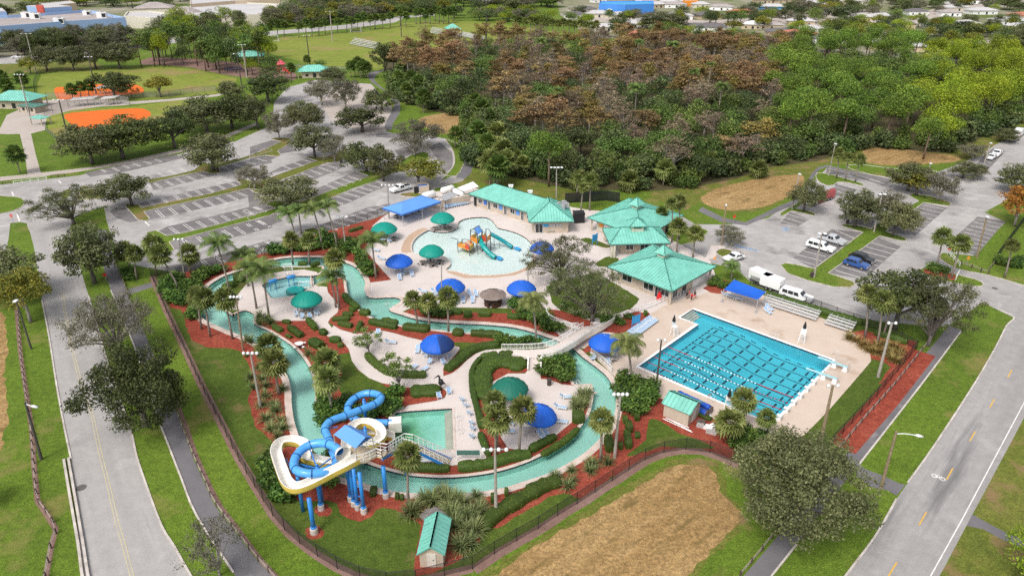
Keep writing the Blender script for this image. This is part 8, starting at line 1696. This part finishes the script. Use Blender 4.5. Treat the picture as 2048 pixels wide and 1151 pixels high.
for b,tp_,hd,lab,mt,r,arm,kd in(((521,814),(501,705),4,'light pole with four lamps on the lawn west of the river','polegrey',.16,.9,'ball'),((992,1026),(990,897),4,'tall light pole with four round lamps by the south hedge','polegrey',.17,1.25,'ball'),((1229,915),(1241,787),4,'light pole with round lamps east of the river bend','polegrey',.17,.8,'ball'),((486,700),(472,593),4,'dark light pole with four lamps at the west bend of the river','polewood',.14,.8,'ball'),((692,500),(684,432),3,'light pole with three lamps in the bed by the lot fence','polegrey',.14,.9,'box'),((778,437),(775,370),4,'light pole with four lamps at the corner of the blue canopy','polegrey',.15,1.3,'ball'),((1113,396),(1113,334),4,'light mast with four lamps behind the long building','polegrey',.15,1.3,'box'),((1756,753),(1784,645),2,'pale wooden light pole at the east corner of the lap deck','polegrey',.19,.5,'ball'),((1642,879),(1666,770),2,'weathered light pole on the grass at the near lap corner','polewood',.2,.6,'ball'),((1313,768),(1323,679),2,'dark light pole at the west corner of the lap pool','poledark',.14,.5,'ball'),((1443,490),(1452,410),1,'light pole by the accessible stalls','polewood',.15,.3,'ball'),((883,612),(883,528),0,'bare pole beside the blue umbrella on the deck','polegrey',.1,.3,'ball'),((1056,580),(1056,538),0,'short pole behind the umbrella right of the tiki bar','polegrey',.1,.3,'ball'),((370,560),(358,478),3,'light pole with three lamps at the northwest corner of the park','polegrey',.13,.8,'ball'),(px('D',350,255),px('D',398,25),1,'light pole left of the far three palms','polegrey',.16,.5,'box'),(px('D',85,495),px('D',140,242),1,'light pole by the brown dry field','polegrey',.16,.4,'box'),(px('D',245,985),px('D',302,668),2,'light pole on the crescent island of the right lot','polegrey',.15,.5,'box'),(px('D',675,660),px('D',735,385),2,'light pole in the middle of the right lot median','polegrey',.15,.5,'box'),(px('D',1415,845),px('D',1480,548),1,'leaning light pole beside the right stalls','polewood',.18,.3,'box'),(px('D',1450,230),px('D',1515,20),1,'light pole by the far drive of the right lot','polegrey',.16,.4,'box'),(px('D',1065,250),px('D',1082,165),1,'light pole behind the pale oaks of the right lot','polegrey',.14,.3,'box'),((63,698),(32,600),1,'dark light pole in the far left grass strip','poledark',.13,.3,'box'),(px('T00',405,812),px('T00',352,596),3,'dark field light pole at the lower ball field','poledark',.22,1.6,'box'),(px('T00',180,700),px('T00',120,447),4,'field light pole with lamps beside the concession stand','polegrey',.22,1.6,'ball'),(px('T00',578,562),px('T00',532,340),3,'dark field light pole at the upper infield','poledark',.22,1.4,'box'),(px('T00',1455,552),px('T00',1420,322),2,'dark field light pole at the right of the upper ball field','poledark',.22,1.2,'box'),(px('T00',1482,468),px('T00',1450,268),3,'tall double field light pole near the playground','polegrey',.25,1.6,'box'),(px('T00',215,432),px('T00',165,202),3,'field light pole at the left oak row','polegrey',.25,2.2,'box'),(px('T10',460,250),px('T10',442,68),3,'tall light pole at the soccer field corner','polegrey',.3,2.4,'box'),(px('T10',325,398),px('T10',302,212),2,'light pole at the near edge of the soccer field','poledark',.25,1.4,'box'),(px('T10',872,225),px('T10',870,100),2,'light pole at the middle of the soccer field','poledark',.25,1.4,'box'),(px('T10',1382,262),px('T10',1380,2),3,'tall light pole at the wood edge of the soccer field','poledark',.28,2.0,'box')):
 pole(lab,b,tp_,hd,mat=mt,r=r,arm=arm,kind=kd)
pole('wooden street lamp with long curved arm beside the right road',(1762,974),(1793,862),1,'street_lamp','polewood',.17,2.2,'cobra','street lamps')
pole('dark street lamp leaning out of the left rail fence',(83,918),(52,804),1,'street_lamp','poledark',.16,.6,'cobra','street lamps')
MT['signred']=plain('sign_red',(.60,.03,.025),.5)
def font_mesh(txt,size,mat):
 c=bpy.data.curves.new('lettering','FONT');c.body=txt;c.size=size;c.align_x='CENTER';c.align_y='CENTER';c.extrude=.004
 o=bpy.data.objects.new('lettering',c);COL.objects.link(o);dg=bpy.context.evaluated_depsgraph_get();me=bpy.data.meshes.new_from_object(o.evaluated_get(dg));bpy.data.objects.remove(o);me.materials.append(MT[mat]);return me
t=thing('stop_sign','red octagonal stop sign on the grass strip at the junction','sign',GF('C',110,578));MB().tube([(0,0,0),(0,0,2.5)],.04,6).build('post',MT['grey'],t)
oc=MB();oc.add([(.4*math.cos(math.pi/8+k*math.pi/4),-.05,2.4+.4*math.sin(math.pi/8+k*math.pi/4))for k in range(8)]+[(.4*math.cos(math.pi/8+k*math.pi/4),-.08,2.4+.4*math.sin(math.pi/8+k*math.pi/4))for k in range(8)],[tuple(range(8)),tuple(range(15,7,-1))]+[(k,(k+1)%8,8+(k+1)%8,8+k)for k in range(8)]);pl=oc.build('plate',MT['signred'],t)
lt=link('lettering',font_mesh('STOP',.26,'white'),pl,(0,-.09,2.4));lt.rotation_euler=(math.pi/2,0,0)
for fr,x,y,mt,lab in(('D',1205,830,'signred','small red sign by the right stalls'),('D',1340,900,'orange','small orange sign on the rail fence'),('N',1360,335,'signred','dark red sign at the edge of the brown field'),('T01',640,540,'signred','small red marker on the grass by the path')):
 t=thing('small_sign',lab,'sign',GF(fr,x,y),.1,'small signs');MB().tube([(0,0,0),(0,0,1.8)],.035,5).build('post',MT['grey'],t);MB().box((0,-.04,1.6),(.6,.05,.6)).build('plate',MT[mt],t)
for fr,a,b,h,mt,lab in(('C',(110,268),(360,228),1.0,'white','white pipe gate across the sidewalk entrance'),('C',(395,215),(498,205),.9,'black','black bike rack on the sidewalk'),('C',(-40,272),(85,260),.9,'black','black bike rack at the left edge'),('D',(1205,820),(1290,910),.9,'white','white pipe barrier lying by the right drive'),('D',(1262,1005),(1285,965),1.1,'white','short white post barrier on the kerbed island')):
 A,B=GF(fr,*a),GF(fr,*b);t=thing('pipe_barrier',lab,'barrier',A,0,'pipe barriers');d=B-A;n=max(2,int(d.length/1.6))
 for k in range(n+1):q=d*(k/n);MB().bar(q,q+Vector((0,0,h)),.09).build('post',MT[mt],t)
 for z in(h,h*.5):MB().bar(Vector((0,0,z)),d+Vector((0,0,z)),.08).build('rail',MT[mt],t)
 # ------------------------------------------------------------------ vehicles
MT['tyre']=plain('tyre',(.02,.02,.02),.9);MT['rim']=plain('rim',(.45,.45,.46),.35,metal=.6);MT['carglass']=plain('car_glass',(.015,.02,.025),.08,spec=.7);MT['lampred']=plain('tail_lamp',(.45,.02,.02),.3);MT['lampclear']=plain('head_lamp',(.7,.7,.68),.2)
def paintm(name,col):
 m,nt,b=newmat(name);b.inputs['Base Color'].default_value=(*col,1);b.inputs['Roughness'].default_value=.28;b.inputs['Coat Weight'].default_value=.5;b.inputs['Coat Roughness'].default_value=.08;return m
PN={'white':paintm('car_white',(.78,.79,.79)),'silver':paintm('car_silver',(.50,.51,.53)),'blue':paintm('car_blue',(.03,.09,.30)),'black':paintm('car_black',(.02,.022,.025)),'red':paintm('car_red',(.42,.02,.025)),'grey':paintm('car_grey',(.25,.26,.27))}
CAR={'suv':(4.75,1.9,[(0,.35),(0,.85),(.15,1.0),(.9,1.08),(1.35,1.12),(1.95,1.62),(2.4,1.72),(4.0,1.70),(4.55,1.2),(4.72,.95),(4.75,.4)],(1.4,4.45)),'pickup':(5.8,2.0,[(0,.45),(0,.95),(.15,1.1),(1.3,1.18),(1.55,1.2),(2.2,1.78),(2.6,1.86),(3.5,1.84),(3.75,1.22),(5.7,1.2),(5.8,1.1),(5.8,.5)],(1.6,3.72)),'topper':(5.8,2.0,[(0,.45),(0,.95),(.15,1.1),(1.3,1.18),(1.55,1.2),(2.2,1.78),(2.6,1.86),(3.5,1.84),(3.7,1.80),(5.5,1.80),(5.8,1.2),(5.8,.5)],(1.6,5.6)),'van':(5.6,2.0,[(0,.4),(0,.9),(.2,1.1),(1.0,1.2),(1.75,1.95),(2.2,2.1),(5.5,2.1),(5.6,1.9),(5.6,.4)],(1.1,2.6)),'sedan':(4.8,1.85,[(0,.35),(0,.75),(.15,.88),(1.2,.98),(1.5,1.0),(2.2,1.42),(2.6,1.48),(3.4,1.45),(4.0,1.05),(4.65,1.0),(4.8,.85),(4.8,.4)],(1.55,4.0))}
def car(label,kind,col,fr,rear,front,cat_='car',grp='parked vehicles',scale=1.0):
 L,W,prof,(g0,g1)=CAR[kind];A,B=GF(fr,*rear),GF(fr,*front);c=(A+B)/2;d=(B-A);t=thing('parked_'+{'suv':'suv','pickup':'pickup','topper':'pickup','van':'van','sedan':'car'}[kind],label,cat_,c,math.atan2(d.y,d.x),grp);t.scale=(scale,)*3
 P=[(L/2-x,z)for x,z in prof];n=len(P);belt=1.05 if kind!='sedan' else .95
 def wy(z):return W/2*(1-.16*max(0,z-belt))if z>belt else W/2*(1-.06*max(0,.6-z))
 v=[(x,wy(z),z)for x,z in P]+[(x,-wy(z),z)for x,z in P]
 f=[tuple(range(n)),tuple(range(2*n-1,n-1,-1))]+[(i,n+i,n+(i+1)%n,(i+1)%n)for i in range(n)]
 o=MB().add(v,f).build('body',PN[col],t);bm=bmesh.new();bm.from_mesh(o.data);bmesh.ops.recalc_face_normals(bm,faces=bm.faces);bmesh.ops.bevel(bm,geom=[e for e in bm.edges],offset=.05,segments=2,affect='EDGES',clamp_overlap=True);bm.to_mesh(o.data);bm.free()
 zt=max(z for x,z in P);ztop,zb=zt-.16,belt+.06
 gi=[i for i in range(len(prof)-1)if prof[i][1]<zt-.25 and prof[i+1][1]>zt-.2 and prof[i][0]<L/2][-1:]or[4]
 i=gi[0];(x0,z0),(x1,z1)=P[i],P[i+1];k0,k1=.12,.9
 ws=[(x0+(x1-x0)*k,z0+(z1-z0)*k)for k in(k0,k1)];nx=.03
 MB().quad((ws[0][0]+nx,wy(ws[0][1])*.86,ws[0][1]+nx),(ws[0][0]+nx,-wy(ws[0][1])*.86,ws[0][1]+nx),(ws[1][0]+nx,-wy(ws[1][1])*.86,ws[1][1]+nx),(ws[1][0]+nx,wy(ws[1][1])*.86,ws[1][1]+nx)).build('windscreen',MT['carglass'],t)
 xa,xb=L/2-g0-(1.0 if kind!='van' else .7)*.55,L/2-g1+.25;nw=2 if kind in('pickup','van','sedan')else 3
 for s in(-1,1):
  for q in range(nw):
   a_,b_=xa+(xb-xa)*(q+.04)/nw,xa+(xb-xa)*(q+.93)/nw;sl_=.22 if q==0 else 0
   MB().quad((a_,s*(wy(zb)+.012),zb),(b_,s*(wy(zb)+.012),zb),(b_,s*(wy(ztop)+.012),ztop),(a_-sl_,s*(wy(ztop)+.012),ztop)).build('side_window',MT['carglass'],t)
 if kind in('pickup',):MB().box((-L/2+1.02,0,1.19),(1.75,W*.8,.06)).build('cargo_bed',MT['black'],t)
 else:MB().quad((-L/2-.02+(.3 if kind!='van' else 0),wy(1.2)*.8,zb+.02),(-L/2-.02+(.3 if kind!='van' else 0),-wy(1.2)*.8,zb+.02),(-L/2+.02+(.62 if kind!='van' else 0),-wy(1.6)*.78,ztop),(-L/2+.02+(.62 if kind!='van' else 0),wy(1.6)*.78,ztop)).build('rear_window',MT['carglass'],t)
 for x in(L/2-.95,-L/2+1.05):
  for s in(-1,1):
   w=MB().tube([(x,s*(W/2-.2),.36),(x,s*(W/2+.02),.36)],.36,14).build('wheel',MT['tyre'],t);MB().tube([(x,s*(W/2-.02),.36),(x,s*(W/2+.035),.36)],.2,10).build('rim',MT['rim'],w)
 for s in(-1,1):
  MB().box((L/2-.02,s*W*.36,.78),(.1,.34,.16)).build('headlight',MT['lampclear'],t);MB().box((-L/2+.02,s*W*.4,.95),(.1,.16,.3)).build('tail_light',MT['lampred'],t)
 MB().box((L/2,0,.5),(.12,W*.92,.2)).build('bumper',MT['grey'],t)
 return t
car('white pickup with a white bed cap on the right lot','topper','white','D',(205,765),(375,812),'pickup');car('silver pickup parked behind the white one on the right lot','pickup','silver','D',(285,712),(455,762),'pickup');car('black square SUV on the right lot','suv','black','D',(515,850),(655,895),'car',scale=1.02);car('blue SUV beside the black one on the right lot','suv','blue','D',(475,890),(615,930))
car('white utility truck parked behind the bleacher hedge','topper','white','T31',(85,615),(250,665),'truck');car('white car with dark hood parked by the front pavilion','sedan','white','T21',(1385,392),(1272,420));car('white pickup parked by the blue canopy in the left lot','pickup','white','B',(1440,592),(1335,620),'pickup')
car('white pickup parked along the far drive','pickup','white','D',(1580,92),(1530,132),'pickup');car('white car parked before the far pickup','sedan','white','D',(1540,120),(1490,152));car('white camper van at the right edge of the wood','van','white','T30',(1470,840),(1525,790),'van',scale=1.25);car('grey car behind the camper at the far right','suv','grey','T30',(1455,855),(1490,835))
for fr,x,y,lab,cl in(('T00',100,350,'white car glimpsed under the far left trees','white'),('T00',520,342,'white car glimpsed behind the dark oak row','white'),('T00',700,330,'silver car glimpsed near the pine grove','silver')):car(lab,'sedan',cl,fr,(x-18,y),(x+18,y-1))
def trailer(label,fr,a,b,w=2.2,h=2.0):
 A,B=GF(fr,*a),GF(fr,*b);c=(A+B)/2;d=B-A;L=d.length;t=thing('box_trailer',label,'trailer',c,math.atan2(d.y,d.x),'box trailers')
 o=MB().box((0,0,.6+h/2),(L,w,h)).build('box',PN['white'],t);bm=bmesh.new();bm.from_mesh(o.data);bmesh.ops.bevel(bm,geom=list(bm.edges),offset=.12,segments=2,affect='EDGES');bm.to_mesh(o.data);bm.free()
 for s in(-1,1):
  for x in(-.5,.4):w_=MB().tube([(x,s*(w/2-.15),.38),(x,s*(w/2+.05),.38)],.38,12).build('wheel',MT['tyre'],t);MB().tube([(x,s*(w/2),.38),(x,s*(w/2+.07),.38)],.2,8).build('rim',MT['rim'],w_)
 MB().bar((L/2,0,.5),(L/2+1.2,0,.45),.12).build('hitch',MT['black'],t);MB().box((-L/2-.02,0,.6+h/2),(.05,w*.85,h*.85)).build('rear_door',PN['white'],t)
trailer('white box trailer by the lap pool entrance, left','T21',(1435,520),(1545,575));trailer('smaller white trailer behind the utility truck','T31',(-40,560),(78,600),2.2,2.0)
t=thing('fire_truck','red and white fire truck parked by the small oak','fire truck',GF('D',285,440),0,'parked vehicles');A,B=GF('D',195,470),GF('D',385,400);d=B-A;t.rotation_euler[2]=math.atan2(d.y,d.x)
L=min(11,d.length)
MB().box((.8,0,1.5),(L*.7,2.5,2.0)).build('body',PN['red'],t);MB().box((-L/2+1.2,0,1.5),(2.3,2.5,2.2)).build('cab',PN['white'],t);MB().box((-L/2+.05,0,1.95),(.1,2.2,.9)).build('windscreen',MT['carglass'],t);MB().box((.4,0,2.7),(L*.85,1.1,.3)).build('ladder_bed',MT['alu'],t)
for s in(-1,1):
 MB().bar((-L/2+1,s*.4,3.0),(L/2,s*.4,3.0),.1).build('ladder_rail',MT['alu'],t)
 for x in(-L/2+1.2,1.8,3.0):w_=MB().tube([(x,s*1.0,.5),(x,s*1.28,.5)],.5,14).build('wheel',MT['tyre'],t);MB().tube([(x,s*1.25,.5),(x,s*1.31,.5)],.25,8).build('rim',MT['rim'],w_)
for k in range(12):MB().bar((-L/2+1.3+k*.6,-.4,3.0),(-L/2+1.3+k*.6,.4,3.0),.06).build('rung',MT['alu'],t)
# ------------------------------------------------------------------ people by the front pavilion
MT['skin']=plain('skin',(.42,.25,.17),.6);MT['redshirt']=plain('red_shirt',(.62,.02,.025),.8);MT['darkcloth']=plain('dark_cloth',(.02,.02,.025),.9);MT['hair']=plain('hair',(.03,.02,.015),.8)
def body_mesh(step=.12,arm=.12):
 V=[(0,0,.95),(0,0,1.2),(0,0,1.42),(0,0,1.54),(0,.02,1.66),(0,.02,1.76)];Ed=[(0,1),(1,2),(2,3),(3,4),(4,5)];R=[.15,.14,.15,.055,.095,.06]
 for s in(-1,1):
  b=len(V);V+=[(s*.10,0,.88),(s*.11,step*s*.5,.48),(s*.11,step*s,.08),(s*.12,step*s-.16,.04)];R+=[.10,.065,.045,.04];Ed+=[(0,b),(b,b+1),(b+1,b+2),(b+2,b+3)]
  b=len(V);V+=[(s*.21,0,1.42),(s*.27,arm*s*.3,1.14),(s*.26,-.12,.90),(s*.255,-.16,.80)];R+=[.065,.045,.035,.03];Ed+=[(2,b),(b,b+1),(b+1,b+2),(b+2,b+3)]
  for k in range(5):
   a=(k-2)*.018;q=len(V);V+=[(s*.255+s*.005,-.17+a,.765+(.02 if k==4 else 0)),(s*.25,-.175+a*1.3,.72+.012*abs(k-2)+(.02 if k==4 else 0))];R+=[.009,.008];Ed+=[(b+3,q),(q,q+1)]
 me=bpy.data.meshes.new('body_cage');me.from_pydata(V,Ed,[]);o=bpy.data.objects.new('body_cage',me);COL.objects.link(o)
 o.modifiers.new('s','SKIN');
 for i,r in enumerate(R):me.skin_vertices[0].data[i].radius=(r,r*.8 if i<3 else r)
 for i in range(len(V)):me.skin_vertices[0].data[i].use_root=(i==0)
 sb=o.modifiers.new('d','SUBSURF');sb.levels=sb.render_levels=1
 dg=bpy.context.evaluated_depsgraph_get();out=bpy.data.meshes.new_from_object(o.evaluated_get(dg));bpy.data.objects.remove(o);return out
def person(label,fr,x,y,rz,shirt,shorts,step=.12):
 me=body_mesh(step,random.uniform(.05,.3))
 me.materials.clear()
 for m_ in('skin',shirt,shorts):me.materials.append(MT[m_])
 for p in me.polygons:
  c=p.center;p.material_index=1 if .95<c.z<1.50 and(abs(c.x)<.2 or c.z>1.2)else 2 if .5<c.z<=.97 and abs(c.x)<.2 else 0;p.use_smooth=True
 t=thing('person',label,'person',GF(fr,x,y),rz,'people by the pavilion');link('body',me,t)
 MB().lathe([(.02,1.84),(.085,1.80),(.11,1.70),(.10,1.64)],(0,.03,0),10).build('hair',MT['hair'],t,True)
 fc=MB().box((-.035,-.085,1.695),(.02,.01,.012)).box((.035,-.085,1.695),(.02,.01,.012)).box((0,-.095,1.67),(.02,.03,.03)).box((0,-.085,1.635),(.05,.01,.01));fc.build('face',MT['hair'],t)
person('standing person in red shirt and dark shorts nearest the lap pool','N',985,1030,.3,'redshirt','darkcloth');person('person in red shirt under the pavilion eave','N',962,1000,1.2,'redshirt','darkcloth',.05);person('person in dark clothes with red behind the standing red shirt','N',1012,1008,2.2,'darkcloth','redshirt',.18);person('person in dark clothes at the pavilion corner','N',942,1010,-.6,'darkcloth','darkcloth',.2)
t=thing('red_kiosk_cover','red folded cover standing at the pavilion corner','cover',GF('N',700,1010));MB().lathe([(.5,0),(.48,.5),(.3,1.2),(.08,1.6)],(0,0,0),9).build('cloth',MT['redshirt'],t);MB().tube([(0,0,0),(0,0,1.8)],.04,6).build('pole',MT['grey'],t)
a,b=GF('N',790,1005),GF('N',920,960)
for i in range(6):p=a.lerp(b,i/5);put('chair',p.x,p.y,.5,'white chair stacked along the front pavilion wall','chair','chairs along the pavilion')
t=thing('black_box_shed','black storage box between the long building and the pavilions','storage box',GF('P',1500,680),.1);MB().box((0,0,1.1),(2.4,2.2,2.2)).build('box',MT['black'],t);MB().box((0,0,2.28),(2.6,2.4,.15)).build('lid',MT['black'],t);MB().box((0,-1.12,1.0),(.9,.05,1.8)).build('door',MT['darkcloth'],t)
def goal(label,x0,y0,x1,y1):
 A,B=GF('T10',x0,y0),GF('T10',x1,y1);t=thing('soccer_goal',label,'goal',A,0,'soccer goals');d=B-A;z=Vector((0,0,3.6));n=Vector((0,3.0,0))
 MB().tube([(0,0,0),z,d+z,d],.2,6).build('frame',MT['white'],t);MB().tube([z,n],.12,5).tube([d+z,d+n],.12,5).tube([n,d+n],.12,5).build('back_frame',MT['white'],t);MB().quad(z,d+z,d+n,n).build('net',MT['greychain'],t)
goal('white soccer goal at the left end of the field',65,250,135,248);goal('white soccer goal by the palm row',567,195,630,192)
for k,(pts,lab)in enumerate((([(560,268),(600,245),(740,275),(715,298)],'long pale bench stand lying on the soccer field'),([(1045,200),(1060,180),(1120,190),(1110,212)],'pale bench stand left of the field pavilion'),([(1215,215),(1240,208),(1370,238),(1360,250)],'pale bench stand right of the field pavilion'))):
 q=[GF('T10',*p)for p in pts];t=thing('bench_stand',lab,'bleacher',q[0],0,'field bench stands')
 for r in range(5):a=q[0].lerp(q[1],(r+.3)/5)-q[0];b=q[3].lerp(q[2],(r+.3)/5)-q[0];MB().bar(a+Vector((0,0,.5+.35*r)),b+Vector((0,0,.5+.35*r)),.9,.15).build('seat_plank',MT['alu'],t)
 for f_ in(0,.33,.66,1):a=q[0].lerp(q[3],f_)-q[0];b=q[1].lerp(q[2],f_)-q[0];MB().bar(a,b+Vector((0,0,2.2)),.2).build('frame',MT['grey'],t)
for a,b,lab in(((418,645),(575,632),'grey roofed dugout behind the lower infield, left'),((605,638),(700,628),'grey roofed dugout behind the lower infield, right'),((575,570),(680,562),'white roofed dugout at the upper infield')):
 A,B=GF('T00',*a),GF('T00',*b);t=thing('dugout',lab,'dugout',A,0,'dugouts');d=B-A;n=Vector((0,4.0,0));z=Vector((0,0,2.5))
 roof=MB().add([z,d+z,d+n+z*1.1,n+z*1.1,z+Vector((0,0,.2)),d+z+Vector((0,0,.2)),d+n+z*1.1+Vector((0,0,.2)),n+z*1.1+Vector((0,0,.2))],[(0,1,2,3),(4,5,6,7),(0,1,5,4),(1,2,6,5),(2,3,7,6),(3,0,4,7)]);roof.build('roof',MT['alu'],t)
 for f_ in(0,.5,1):q=d*f_;MB().bar(q,q+z,.15).bar(q+n,q+n+z*1.1,.15).build('post',MT['grey'],t)
 MB().bar(n*.7+Vector((0,0,.5)),d+n*.7+Vector((0,0,.5)),.5,.1).build('bench',MT['alu'],t)
t=thing('playground_tower','pink and red playground climber near the picnic shelter','playground',GF('T10',155,440));
for s in(-1,1):
 for y in(-1,1):MB().tube([(s*1.5,y*1.5,0),(s*.9,y*.9,5)],.15,6).build('post',MT['signred'],t)
MB().lathe([(2.4,4.4),(1.2,5.6),(.1,6.4)],(0,0,0),8).build('roof',plain('pink_plastic',(.75,.10,.16),.5),t);MB().box((0,0,2.2),(2.4,2.4,.2)).build('deck',MT['playor'],t);MB().tube([(1.2,0,2.3),(3.2,-.4,1.0),(4.2,-.6,.2)],.5,8).build('slide',MT['signred'],t)
MB().lathe([(4,0),(4,.3),(3.8,.3),(3.8,0)],(0,0,0),24,False).build('sandpit_wall',MT['dkblue'],loc=GF('W',340,245));bpy.data.objects['sandpit_wall']['label']='round dark blue wall of the playground pit';bpy.data.objects['sandpit_wall']['category']='play wall'
for fr,x,y,lab in(('T21',1215,400,'orange traffic cone on the pale pad by the pavilion'),('M',910,690,'small white buoy at the end of the cover roll')):
 mt_='orange' if 'orange' in lab else 'white';o=MB().lathe([(.3,0),(.3,.05),(.2,.06),(.05,.75),(.03,.75)],(0,0,0),10).build('traffic_cone' if mt_=='orange' else 'buoy',MT[mt_],loc=GF(fr,x,y));tag(o,lab,'cone' if mt_=='orange' else 'buoy')
for k,kk in enumerate(PROTO):
 if kk not in _used:bpy.data.objects.remove(PROTO[kk])
